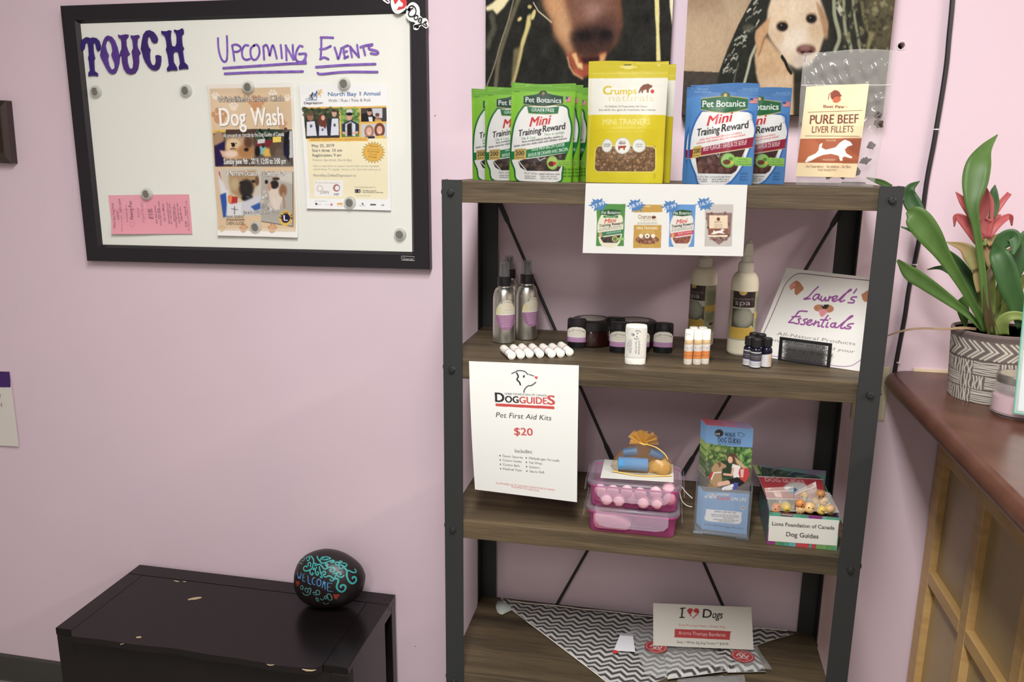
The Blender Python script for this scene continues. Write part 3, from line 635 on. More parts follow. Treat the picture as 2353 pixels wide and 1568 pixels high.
for ch, lab, colr, pl in TL_:
    if pl is None: pl = Oo+[Oo[0]]+[Oi[0]]+Oi[1:]+[Oi[0]]; bot = (795,862)
    bm = bmesh.new(); pts = [atY(*k1(p), BSY-.0045) for p in (Oo if ch == 'O' else pl)]
    def loop(pp): vs = [bm.verts.new(p) for p in pp]; return [bm.edges.new((vs[i], vs[(i+1)%len(vs)])) for i in range(len(vs))]
    es = loop(pts)
    if ch == 'O': es += loop([atY(*k1(p), BSY-.0045) for p in Oi])
    r = bmesh.ops.triangle_fill(bm, edges=es, use_beauty=True)
    ex = bmesh.ops.extrude_face_region(bm, geom=[f for f in bm.faces])
    for vv in [g for g in ex['geom'] if isinstance(g, bmesh.types.BMVert)]: vv.co.y = BSY-.0002
    bmesh.ops.recalc_face_normals(bm, faces=bm.faces)
    org = np.mean([np.array(v.co) for v in bm.verts], axis=0)
    for vv in bm.verts: vv.co -= Vector(org)
    me = bpy.data.meshes.new('cut_out_letter'); bm.to_mesh(me); bm.free()
    o = put(me, 'cut_out_letter', mat('letter_paint_'+ch, tuple(int(q*.86) for q in colr), .5, var=(40, tuple(int(q*1.02) for q in colr))), None, org); tag(o, lab, 'letter', 'purple cut-out letters')
# magnets
m_acr = mat('clear_acrylic', (214,216,208), .08, clear=.55, spec=.8); m_core = mat('brushed_magnet_core', (150,150,142), .35, metal=.7)
MG = [((222,211),'round clear magnet under the T letter'), ((429,209),'round clear magnet under the H letter'), ((572,201),'round clear magnet on top of the dog wash poster'), ((792,193),'round clear magnet on top of the charity walk poster'),
      ((339,446),'round clear magnet holding the pink slip'), ((589,522),'round clear magnet at the bottom of the dog wash poster'), ((805,466),'round clear magnet at the bottom of the charity walk poster'), ((920,539),'lone round clear magnet near the lower right board corner')]
for (p, lab) in MG:
    yb = BSY-.0035 if 'poster' in lab or 'slip' in lab else BSY-.0003
    c = atY(p[0], p[1], yb); t = thing('round_magnet', lab, 'magnet', c, 'round board magnets')
    a = MB().lathe([(.0092,.0),(.0148,.0),(.0150,.0015),(.0140,.0055),(.0132,.0078),(.0120,.0086),(.0092,.0086),(.0092,.0)], n=28); a.build('acrylic_rim', m_acr, t, local=True, smooth=True).rotation_euler = (math.pi/2, 0, 0)
    a = MB().lathe([(.0001,0),(.0088,0),(.0088,.0072),(.0080,.0080),(.0001,.0080)], n=24); a.build('metal_core', m_core, t, local=True, smooth=True).rotation_euler = (math.pi/2, 0, 0)

# ---- printed sheets on the board
PAPW = (238,238,234)
def sheet(name, label, cat, art, cr, quad, y, mtl=PAPER, bend=None, group=None, thick=.0004, gain=.92):
    Cn = [atY(*cr(p), y) for p in quad]; o = (Cn[2]+Cn[3])/2
    ob = art_mesh(name, art, quad_surf(Cn, bend), mtl, None, o, thick, (0,-1,0), gain=gain); return tag(ob, label, cat, group)
# dog wash poster
kA = crop(460, 180, .24242); qA = [(78,60),(882,42),(938,1508),(182,1488)]
A = Art(qA, (196, 350), (240,238,232)); tan = (222,192,152)
A.poly([(97,102),(858,88),(915,1455),(165,1440)], tan)
A.poly([(97,102),(400,95),(300,480),(120,480)], (232,206,172), .6, 60); A.poly([(560,280),(860,180),(880,480),(540,480)], (206,178,140), .6, 50)
def paw(a, x, y, r, c, al=1.0):
    a.ell(x, y+r*.35, r*.55, r*.5, c, al)
    for dx, dy in ((-.6,-.1),(-.25,-.5),(.25,-.5),(.6,-.1)): a.ell(x+dx*r, y+dy*r, r*.2, r*.3, c, al)
for x, y, r, c in ((150,170,45,(240,226,206)),(320,270,55,(238,222,200)),(690,150,52,(236,222,200)),(830,190,40,(236,222,200)),(535,240,95,(206,148,100)),(190,360,95,(206,150,102)),(780,440,60,(206,156,110)),(420,1420,50,(204,146,98)),(690,1420,55,(206,148,98)),(220,1420,40,(210,176,130))): paw(A, x, y, r, c)
# upper photograph
A.poly([(128,500),(520,488),(875,495),(886,842),(150,846)], (92,78,66))
A.poly([(128,500),(250,496),(245,520),(130,530)], (232,190,60)); A.poly([(250,495),(530,488),(520,640),(250,640)], (78,60,50)); A.poly([(250,570),(500,560),(510,770),(240,780)], (196,160,120), 1, 8)
A.ell(180,590,50,80,(176,140,104),1,6); A.poly([(145,650),(240,600),(225,840),(152,842)], (38,26,78),1,6); A.poly([(190,690),(260,700),(290,760),(220,760)], (226,178,150),1,6)
A.ell(320,650,70,70,(226,196,150),1,8); A.ell(318,640,18,22,(40,32,30)); A.ell(318,682,30,14,(60,36,34)); A.ell(300,625,6,6,(30,24,22)); A.ell(345,625,6,6,(30,24,22)); A.ell(350,720,90,50,(206,156,96),1,14)
A.ell(440,700,80,70,(178,124,70),1,14); A.ell(460,610,44,60,(96,64,44),1,10); A.ell(440,685,22,18,(40,28,24),1,4); A.ell(300,725,60,35,(236,206,186),1,8)
A.poly([(530,495),(790,495),(780,600),(530,610)], (44,66,50)); A.scatter([(530,495),(690,495),(690,600),(530,600)], 40, [(34,52,42),(60,92,62),(24,34,34)], (8,18)); A.poly([(530,600),(690,590),(690,660),(530,660)], (120,40,44)); A.poly([(545,590),(615,580),(615,620),(545,630)], (206,206,206))
A.poly([(690,565),(770,560),(770,612),(692,618)], (236,208,60)); A.poly([(800,510),(870,505),(880,760),(810,770)], (196,196,196)); A.poly([(800,520),(850,505),(840,640),(790,650)], (26,26,34)); A.ell(812,500,18,26,(90,70,58)); A.poly([(790,640),(840,640),(850,830),(800,830)], (24,28,52)); A.poly([(835,590),(850,590),(850,740),(835,740)],(40,44,52))
A.ell(595,690,38,45,(120,182,186),1,5); A.ell(640,720,40,50,(226,178,52),1,6); A.ell(690,690,30,60,(92,70,56),1,6); A.ell(750,720,40,50,(110,92,76),1,8); A.ell(600,650,16,18,(60,50,46)); A.poly([(520,760),(800,740),(880,842),(520,842)], (108,100,92),1,8); A.ell(545,700,26,50,(30,28,30),1,5)
# lower photographs
A.poly([(165,872),(580,850),(582,1300),(222,1330)], (206,196,176)); A.poly([(190,890),(215,1000),(265,1060),(240,1070),(200,960),(180,900)], (206,36,58)); A.poly([(178,920),(270,1070),(290,1200),(220,1240)], (222,220,220),1,8); A.poly([(195,1110),(250,1090),(265,1310),(225,1325)], (44,84,168),1,4)
A.poly([(280,900),(530,880),(555,1010),(510,1060),(480,1170),(400,1160),(300,1090),(275,990)], (176,142,96),1,10); A.ell(540,980,20,45,(110,82,58),1,5); A.ell(440,1050,68,85,(46,40,40),1,10); A.ell(450,1140,55,34,(30,28,30),1,6); A.ell(455,1130,24,12,(74,72,76),1,4); A.ell(395,1000,22,16,(40,34,32),1,4); A.ell(505,985,20,14,(40,34,32),1,4); A.ell(330,1010,40,60,(200,178,140),.7,14)
A.poly([(270,1120),(360,1130),(355,1200),(330,1220),(270,1180)], (186,40,34)); A.poly([(275,1115),(310,1110),(300,1190),(270,1180)], (236,134,40)); A.poly([(260,1200),(400,1180),(400,1300),(250,1310)], (222,222,226),1,6); A.poly([(400,1180),(580,1100),(580,1290),(400,1300)], (206,206,214),1,8); A.poly([(480,1220),(570,1180),(575,1240),(520,1260)], (52,92,172),1,4); A.line([(330,1220),(330,1290)], 8, (90,80,90)); A.line([(300,1240),(360,1250)], 6, (90,80,90))
A.poly([(578,892),(890,892),(886,1412),(578,1362)], (178,172,162)); A.poly([(700,895),(890,895),(890,1010),(690,960)], (206,200,190),1,10); A.scatter([(585,1080),(700,1080),(700,1250),(585,1250)], 20, [(222,216,210),(160,152,144),(200,190,180)], (12,26)); A.poly([(640,1000),(760,1010),(800,1130),(740,1250),(680,1230),(650,1120)], (222,206,188),1,8); A.ell(785,1070,38,60,(146,102,70),1,8); A.ell(705,1015,42,40,(44,38,38),1,5); A.ell(630,990,16,20,(44,38,38),1,3); A.ell(655,1035,22,40,(196,150,126),1,5); A.line([(700,1150),(720,1260)], 26, (226,214,200)); A.line([(790,1100),(800,1230)], 22, (176,140,112)); A.line([(740,1140),(745,1240)], 22, (224,212,198)); A.ell(720,960,36,16,(70,50,44),1,5); A.line([(880,900),(884,1405),(582,1358)], 6, (86,74,62))
wsh = [(6,6,(60,44,34)),(4,0,(90,72,58)),(-3,-2,(120,98,78)),(0,5,(70,54,42))]
A.text('Widdifield Lions Club', (175,232),(795,218), 52, (240,230,222), .0, shadow=[(5,5,(70,56,46)),(-3,-3,(90,74,62)),(3,-3,(90,74,62)),(-3,4,(80,64,52))])
A.text('Dog', (196,462),(440,458), 175, (250,246,240), .012, shadow=wsh); A.text('Wash', (492,458),(795,452), 172, (250,246,240), .012, shadow=wsh)
A.text('All proceeds go directly to the Dog Guides of Canada', (226,570),(798,556), 40, (230,228,222), .01, shadow=[(3,3,(60,56,52)),(-2,-2,(70,64,58))])
A.text('Sunday June 9th , 2019, 12:00 to 3:00 pm', (232,822),(816,818), 52, (250,250,246), .012, shadow=[(4,4,(40,36,34)),(-3,-2,(60,54,50))])
A.text('at Northern Occasions  - 1 Lakeshore Dr', (255,930),(805,932), 46, (248,246,242), .012, shadow=[(4,4,(50,44,40)),(-3,-2,(70,60,52))])
A.text('Jeanie (705) 493-2282', (412,1290),(745,1286), 34, (236,236,232), 0, shadow=[(3,3,(70,64,62)),(-2,-2,(90,84,80))])
A.text('DOG GUIDES', (258,1332),(418,1330), 26, (50,40,40), .0); A.line([(255,1344),(424,1344)], 7, (60,30,34)); A.text('CHIENS-GUIDES', (256,1390),(424,1390), 32, (58,48,44), .0)
A.ell(812,1328,62,72,(226,182,62)); A.ell(812,1328,42,44,(34,30,70)); A.text('L', (796,1350),(832,1350), 50, (240,240,238), .02); A.text('LIONS', (786,1286),(838,1286), 16, (60,40,40), .0); A.scatter([(755,1300),(775,1300),(775,1370),(755,1370)], 8, [(70,54,40),(226,182,62)], (5,9)); A.scatter([(850,1300),(870,1300),(870,1370),(850,1370)], 8, [(70,54,40),(226,182,62)], (5,9))
A.rect(170,1424,930,1500,(236,234,230),.35,4)
def curlA(U, V):
    d = -.001-.006*np.clip((V-.86)/.14, 0, 1)**1.6-.002*np.clip((.06-V)/.06, 0, 1)-.0015*np.abs(U-.5)*2
    return np.concatenate([0*d, d, 0*d], 1)
sheet('event_poster', 'tan Dog Wash poster with dog photos on the whiteboard', 'poster', A, kA, qA, BSY-.001, GLOSSP, curlA, 'board posters')
# charity walk poster
kB = crop(680, 170, .21053); qB = [(38,118),(1012,104),(1045,1490),(132,1468)]
A = Art(qB, (205, 286), (238,239,238)); gold = (234,182,58)
A.poly([(120,700),(1000,690),(1006,1370),(160,1360)], (240,230,190)); A.poly([(85,372),(990,358),(994,716),(115,722)], gold)
A.poly([(90,390),(470,384),(480,704),(116,718)], (58,66,48)); A.scatter([(90,390),(470,384),(470,470),(95,480)], 60, [(40,50,34),(84,96,62),(60,74,48),(110,110,78)], (14,30), .8, 4)
for (hx, hy, hc, bx, col) in ((165,470,(150,104,84),165,(38,38,52)), (300,490,(196,140,116),300,(120,60,50)), (420,440,(206,160,136),420,(46,48,60))):
    pass
A.poly([(108,520),(230,510),(250,690),(118,705)], (44,42,58)); A.poly([(125,535),(210,525),(235,690),(125,700)], (216,220,230)); A.ell(165,480,34,44,(158,108,86)); A.ell(165,448,36,20,(104,76,62)); A.ell(172,580,14,18,(90,100,120))
A.poly([(232,580),(350,570),(360,695),(240,700)], (40,38,54)); A.poly([(260,560),(335,555),(350,690),(255,692)], (210,214,228)); A.ell(290,520,42,70,(112,54,42),1,4); A.ell(300,490,20,28,(222,170,144)); A.ell(320,570,14,40,(110,50,40),1,4); A.ell(295,620,12,14,(90,100,120))
A.poly([(350,500),(475,490),(480,690),(356,690)], (42,44,60)); A.poly([(395,500),(465,495),(472,685),(380,690)], (214,220,232)); A.ell(420,440,27,38,(206,160,136)); A.ell(420,412,26,14,(70,52,42)); A.ell(425,570,14,18,(90,100,120)); A.poly([(120,690),(480,680),(480,708),(120,718)], (60,52,52))
A.poly([(490,386),(690,384),(692,698),(500,702)], (96,132,62)); A.scatter([(490,386),(690,384),(690,560),(490,560)], 70, [(70,110,44),(140,176,84),(100,140,60),(170,196,110)], (12,26), .8, 4)
A.poly([(505,560),(600,510),(690,560),(690,660),(510,660)], (46,54,82)); A.poly([(540,560),(600,530),(650,560),(650,690),(540,690)], (210,216,226)); A.ell(585,480,28,40,(216,160,140)); A.ell(585,418,34,26,(206,206,202)); A.ell(585,448,36,18,(28,26,30)); A.poly([(560,560),(610,540),(615,690),(560,690)], (40,34,36),1,5); A.poly([(510,640),(560,650),(560,672),(510,665)], (222,170,150)); A.poly([(615,650),(680,635),(680,660),(615,672)], (222,170,150))
A.poly([(710,382),(990,378),(992,530),(712,534)], (70,66,66)); A.poly([(830,384),(945,382),(945,490),(850,500)], (200,202,208)); A.poly([(715,450),(780,430),(870,480),(870,530),(715,532)], (34,30,34)); A.ell(803,425,26,40,(198,146,124)); A.ell(803,396,28,16,(60,48,42)); A.rect(782,408,828,420,(30,26,28)); A.poly([(790,480),(835,478),(840,530),(800,532)], (220,222,226)); A.ell(890,475,20,28,(186,130,108)); A.ell(890,455,24,18,(110,70,54)); A.poly([(862,505),(930,505),(938,530),(862,532)], (210,160,70))
A.poly([(712,560),(992,554),(994,714),(716,718)], (196,200,208)); A.ell(800,640,52,72,(170,122,88)); A.ell(800,640,30,44,(222,172,150)); A.ell(915,625,58,80,(120,62,48)); A.ell(915,625,32,46,(222,168,144)); A.poly([(745,700),(860,690),(862,716),(745,717)], (40,40,60)); A.poly([(870,690),(960,680),(985,714),(868,716)], (226,192,70)); A.ell(800,660,14,5,(240,230,226)); A.ell(915,648,14,5,(240,230,226))
A.poly([(143,715),(788,702),(790,746),(145,750)], gold); A.text('JOIN US, TOGETHER WE CAN #DEFEATDEPRESSION!', (172,742),(770,736), 22, (176,126,36), .0)
# runners
for (x, y, c, s) in ((180,240,(48,44,62),1.0),(225,225,(62,104,168),1.05),(266,212,(232,184,90),1.05)):
    A.ell(x+8*s, y-24*s, 9*s, 10*s, c); A.line([(x+2,y-10),(x-6,y+18)], 15*s, c); A.line([(x,y-8),(x+20,y+2),(x+28,y-6)], 7, c); A.line([(x,y-8),(x-20,y),(x-26,y+14)], 7, c); A.line([(x-6,y+16),(x+10,y+30),(x+2,y+48)], 8, c); A.line([(x-6,y+16),(x-18,y+32),(x-32,y+30)], 8, c)
A.line([(250,180),(262,200)], 8, (232,184,90)); A.line([(288,176),(274,200)], 8, (232,184,90))
A.text('Defeat', (118,302),(238,300), 28, (66,98,150), .01); A.text('Depression', (98,340),(298,336), 28, (44,44,62), .016)
A.text('North Bay 1', (356,250),(706,246), 44, (52,98,160), .014); A.text('st', (695,222),(718,221), 20, (52,98,160), .01); A.text('Annual', (738,244),(922,240), 44, (52,98,160), .014)
A.text('Walk / Run / Ride & Roll', (358,316),(812,308), 34, (96,92,98), -.002)
A.text('May 25, 2019', (182,812),(420,808), 31, (74,76,92), .008); A.text('Start time: 10 am', (184,862),(506,860), 31, (74,76,92), .008); A.text('Registration: 9 am', (187,914),(498,912), 31, (74,76,92), .008)
A.text('Kiwanis Bandshell, North Bay', (190,962),(612,964), 26, (150,148,136), 0); A.text('Help us raise funds to support mental health and de-stigmatize', (194,1024),(908,1026), 22, (158,154,140), 0); A.text('mental illness. To register, donate, or for more information go to:', (196,1060),(930,1062), 22, (158,154,140), 0)
A.text('NorthBay.DefeatDepression.ca', (200,1128),(658,1130), 28, (124,124,124), .0)
st = []
for k in range(44):
    a = 2*math.pi*k/44; r = 128 if k % 2 == 0 else 96; st.append((846+r*math.cos(a), 868+r*.92*math.sin(a)))
A.poly(st, (232,178,44)); A.line(st, 4, (150,128,60), closed=True)
for tx, y, a, b, h in (('REGISTER',806,808,900,18),('online before midnight',832,780,915,9),('APRIL 28 FOR $400',862,780,912,17),('Prize worth',888,800,890,14),('$15,000',922,795,882,22)): A.text(tx, (a,y),(b,y+12), h, (150,108,30), .006)
A.rect(208,1168,518,1340,(240,238,234)); A.text('Proceeds of the event support:', (220,1200),(480,1202), 14, (150,148,148)); A.ell(265,1255,34,36,(214,190,184)); A.ell(265,1255,24,26,(240,238,234)); A.text('LERN', (270,1312),(360,1312), 32, (110,108,116), -.004, shear=.3); A.ell(445,1250,38,40,(196,110,100)); A.ell(449,1250,28,31,(240,238,234)); A.ell(452,1248,30,32,(110,90,120)); A.ell(452,1250,24,26,(240,238,234)); A.text('PEP', (420,1330),(474,1330), 22, (80,84,124), .012)
A.text('www.defeatdepression.ca', (642,1248),(872,1250), 16, (140,138,122)); A.rect(645,1264,698,1302,(30,30,32)); A.text('11', (655,1298),(688,1298), 28, (236,236,236), .01); A.line([(708,1268),(708,1298)], 6, (60,60,60)); A.greek(732,1284,880,1286,12,(70,68,66),.7); A.greek(732,1302,955,1304,12,(70,68,66),.7); A.greek(655,1336,815,1337,10,(150,148,130))
A.greek(214,1392,344,1392,9,(140,138,138)); A.poly([(216,1408),(246,1408),(240,1430),(230,1430)], (52,52,66)); A.greek(250,1428,284,1428,12,(150,150,150)); A.greek(328,1430,370,1430,10,(180,178,178)); A.poly([(380,1412),(395,1420),(410,1408),(404,1424),(412,1440),(396,1432),(382,1444),(388,1426)], (206,60,60)); A.rect(456,1408,515,1428,(232,170,70)); A.greek(460,1444,520,1444,12,(226,160,60)); A.ell(732,1418,10,10,(90,90,96)); A.greek(700,1440,762,1440,10,(120,120,124)); A.rect(815,1420,878,1434,(60,60,62)); A.text('wsi', (934,1440),(966,1440), 22, (90,90,96), .01)
def curlB(U, V):
    d = -.001-.0045*np.clip((V-.85)/.15, 0, 1)**1.5*(1-U*.4)-.002*np.clip((.08-V)/.08, 0, 1)*(1-U)-.0015*np.abs(U-.5)*2
    return np.concatenate([0*d, d, 0*d], 1)
sheet('event_poster', 'white and yellow charity walk poster with group photos on the whiteboard', 'poster', A, kB, qB, BSY-.001, PAPER, curlB, 'board posters')
# pink slip
kC = crop(180, 420, .16149); qC = [(430,178),(1580,165),(1632,728),(498,728)]
A = Art(qC, (188, 94), (240,156,172)); A.poly([(430,178),(960,170),(960,380),(445,380)], (246,168,184), .7, 6); A.line([(447,380),(1000,372)], 4, (214,130,148), .8)
ink = (96,60,86)
def vt(tx, x, y0, y1, h, bold=0.0, al=.9): A.text(tx, (x, y0), (x-(y0-y1)*.11, y1), h, ink, bold, al, up=(-1, -.0))
vt('North Bay Dog Walk', 545,645,290,28); vt('EVENT', 592,525,400,28); vt('Expected rain date', 650,690,470,16,0,.7); vt('03/31/2019', 626,425,235,30)
vt('For Membership to:', 716,560,320,20,0,.8); vt('Pawing Plan', 790,520,265,46,.004,.95); vt('Paw', 806,610,560,26,0,.6); vt('Donated',872,490,360,20,0,.8); vt('by:',900,450,430,18,0,.7); vt('Angela Murphy', 952,570,280,40,-.004,.5); vt('$12.00', 1038,510,380,34,.01,.9); vt('$12.00', 1070,520,370,26,.01,.6)
for tx, x, a, b in (('Join Dog Group',1128,580,330),('On site',1158,520,370),('Fees be paid weekly online',1190,605,265),('GST',1222,405,360),('Gift Certificate',1242,550,305),('Not Redeemable in cash',1304,580,285),('for merchandise',1336,590,300),('Don\'t throw me',1378,550,340),('1234 Maple Street in',1412,640,300),('Call 705 555 0101 here',1448,580,290),('[705] 487 2233',1482,545,350),('Paid by PJ',1540,470,340)): vt(tx, x, a, b, 22, .004, .85)
vt('CSI', 1556,625,550,32,.006,.95); vt('The Canada of the Ontario North Bay', 1588,680,255,18,0,.8); A.ell(776,586,34,40,(96,60,86),.25); A.ell(776,586,28,33,(240,156,172))
def curlC(U, V):
    d = -.001-.007*np.clip((V-.6)/.4, 0, 1)**1.5*(1-U*.8)-.0015*np.sin(U*7)*V*.5
    return np.concatenate([0*d, d, 0*d], 1)
sheet('paper_slip', 'pink paper slip printed sideways in the lower left of the whiteboard', 'paper', A, kC, qC, BSY-.001, PAPER, curlC)

# I love Dogs sticker over the frame corner
kS = crop(860, 0, .11050); SY_ = BY-.0006
st_t = thing('vinyl_sticker', 'white sticker with a red heart across the upper right frame corner', 'sticker', atY(*kS((900,300)), SY_))
spl = lambda x, y: atY(x, y, SY_)
m = MB()
WST = [([(730,170),(800,110),(880,180),(880,330),(800,390),(720,330),(730,230)],115), ([(800,260),(900,340),(870,420)],110), ([(870,380),(960,400),(930,500),(850,560),(880,570)],100), ([(960,470),(1060,420),(1090,530)],80), ([(1000,500),(1080,560)],60), ([(500,-40),(560,40),(600,120),(520,190),(460,190),(420,60),(440,-60)],150), ([(540,60),(520,160)],160), ([(160,-60),(230,0),(290,40)],70)]
for i, (s, wd) in enumerate(WST): ribbon(m, [kS(p) for p in s], wd*.1105, spl, sm=4, lift=.00012*i)
m.build('sticker_base', mat('white_vinyl', (240,240,238), .35), st_t)
m = MB(); spl2 = lambda x, y: atY(x, y, SY_-.0013)
for s, wd in (([(720,150),(780,118),(840,150),(868,220),(850,300),(790,345),(725,330),(715,270),(760,200),(790,172)],22), ([(905,330),(870,320),(830,360),(845,405),(890,400),(908,350),(890,318)],20), ([(990,385),(945,375),(915,430),(940,465),(975,430),(990,385),(970,480),(900,540),(840,565),(835,535),(900,520),(1000,500)],19), ([(1000,500),(1090,450),(1060,490),(1095,530),(1080,550),(1020,520)],19), ([(180,-60),(240,0),(290,38)],20)):
    ribbon(m, [kS(p) for p in s], wd*.1105, spl2, sm=5, lift=.0001*len(m.f)*.01)
m.build('black_lettering', mat('black_print', (28,26,28), .5), st_t)
m = MB(); hp = [(395,-60),(405,20),(425,80),(450,75),(500,0),(520,-60)]
m.add([spl2(*kS(p)) for p in hp], [list(range(len(hp)))])
hp = [(530,-60),(540,20),(590,60),(600,120),(560,140),(510,135),(470,210),(540,200),(620,170),(670,110),(680,40),(650,-20),(620,-60)]
m.add([spl2(*kS(p)) for p in hp], [list(range(len(hp)))]); m.build('red_heart', mat('red_print', (214,58,66), .45), st_t)

# ================================================================== left edge of the wall
pq = [(-72,228),(13,231),(27,376),(-57,372)]; P = [atY(*p, -.020) for p in pq]; o = atY(0, 376, -.001)
t = thing('wall_plaque', 'small dark brown wooden plaque at the left edge of the wall', 'plaque', o)
m_plq = mat('dark_walnut_plaque', (46,30,26), .3, coat=.4); m = MB(); cN = sum(P)/4
bk = [BK(p,-.001) for p in P]; inn = [BK(p+(cN-p)*.22, -.026) for p in P]
m.add(bk+P+inn, [(0,1,5,4),(1,2,6,5),(2,3,7,6),(3,0,4,7),(4,5,9,8),(5,6,10,9),(6,7,11,10),(7,4,8,11),(8,9,10,11),(3,2,1,0)]); m.build('plaque_board', m_plq, t)
q2 = [p+(cN-p)*.34 for p in P]; q2 = [BK(p,-.0262) for p in q2]; MB().hexa([q2[3],q2[2],q2[2]-P3(0,.001,0),q2[3]-P3(0,.001,0),q2[0],q2[1],q2[1]-P3(0,.001,0),q2[0]-P3(0,.001,0)]).build('plaque_plate', mat('bronze_plate', (62,44,34), .3, metal=.5), t)
kL = crop(0, 200, .5479)
qL = [(-180,1190),(42,1194),(84,1506),(-150,1500)]
A = Art(qL, (120, 160), (224,218,208)); A.poly([(-200,1180),(45,1190),(46,1256),(-200,1262)], (74,40,112)); A.greek(-150,1300,0,1298,20,(120,112,140),.8); A.text('y', (-2,1296),(6,1296), 20, (96,90,128)); A.greek(-150,1336,8,1334,20,(120,112,140),.8); A.greek(-140,1376,-30,1376,16,(150,144,156),.6)
sheet('notice_sheet', 'white notice sheet with a purple band at the left edge of the wall', 'paper', A, kL, qL, -.004, PAPER, lambda U,V: np.concatenate([0*U, -.004*(np.abs(U-.6))-.003*V*U, 0*U], 1))
# black cable with white clips
kb = crop(1980, 0, .28066); pts = [kb(p) for p in ((748,-60),(735,100),(715,300),(695,520),(660,760),(620,1000),(590,1180),(530,1500))]
k9 = crop(2000, 280, .44627); pts += [k9(p) for p in ((258,560),(235,690),(200,850),(178,1000),(150,1150),(128,1270),(119,1340),(135,1390),(180,1430),(235,1470),(300,1530))]
c3 = [atY(*p, -.0065) for p in spline(pts, 4)]
cbt = thing('wall_cable', 'black cable clipped down the wall behind the counter', 'cable', (c3[-1][0], -.0065, c3[-1][2]))
MB().tube(c3, .0046, 10).build('cable_sheath', mat('black_cable', (30,26,28), .45), cbt, smooth=True)
for p in (kb((610,1060)), k9((228,735)), k9((140,1238)), k9((122,1365))):
    c = atY(*p, -.0065); MB().tube([c+P3(0,0,-.0012), c+P3(0,0,.0012)], .0056, 12).build('cable_clip', mat('clear_clip', (222,220,214), .4), cbt, smooth=True)
# socket plate behind the shelf post
A_ = atY(2032, 846, -.001); B_ = atY(2004, 962, -.001); x1 = atY(2046, 850, -.006)[0]
ot = thing('wall_socket', 'cream wall socket plate half hidden behind the right shelf post', 'socket', (x1-.035, -.001, B_[2]))
MB().box(x1-.07, x1, -.0065, -.001, B_[2]-.002, A_[2]+.004).build('cover_plate', mat('cream_plastic', (206,196,166), .4), ot, bev=.002)
for z in (.3, .7): MB().box(x1-.047, x1-.023, -.0075, -.0063, B_[2]+(A_[2]-B_[2])*z-.012, B_[2]+(A_[2]-B_[2])*z+.012).build('socket_face', mat('cream_plastic'), ot, bev=.002)
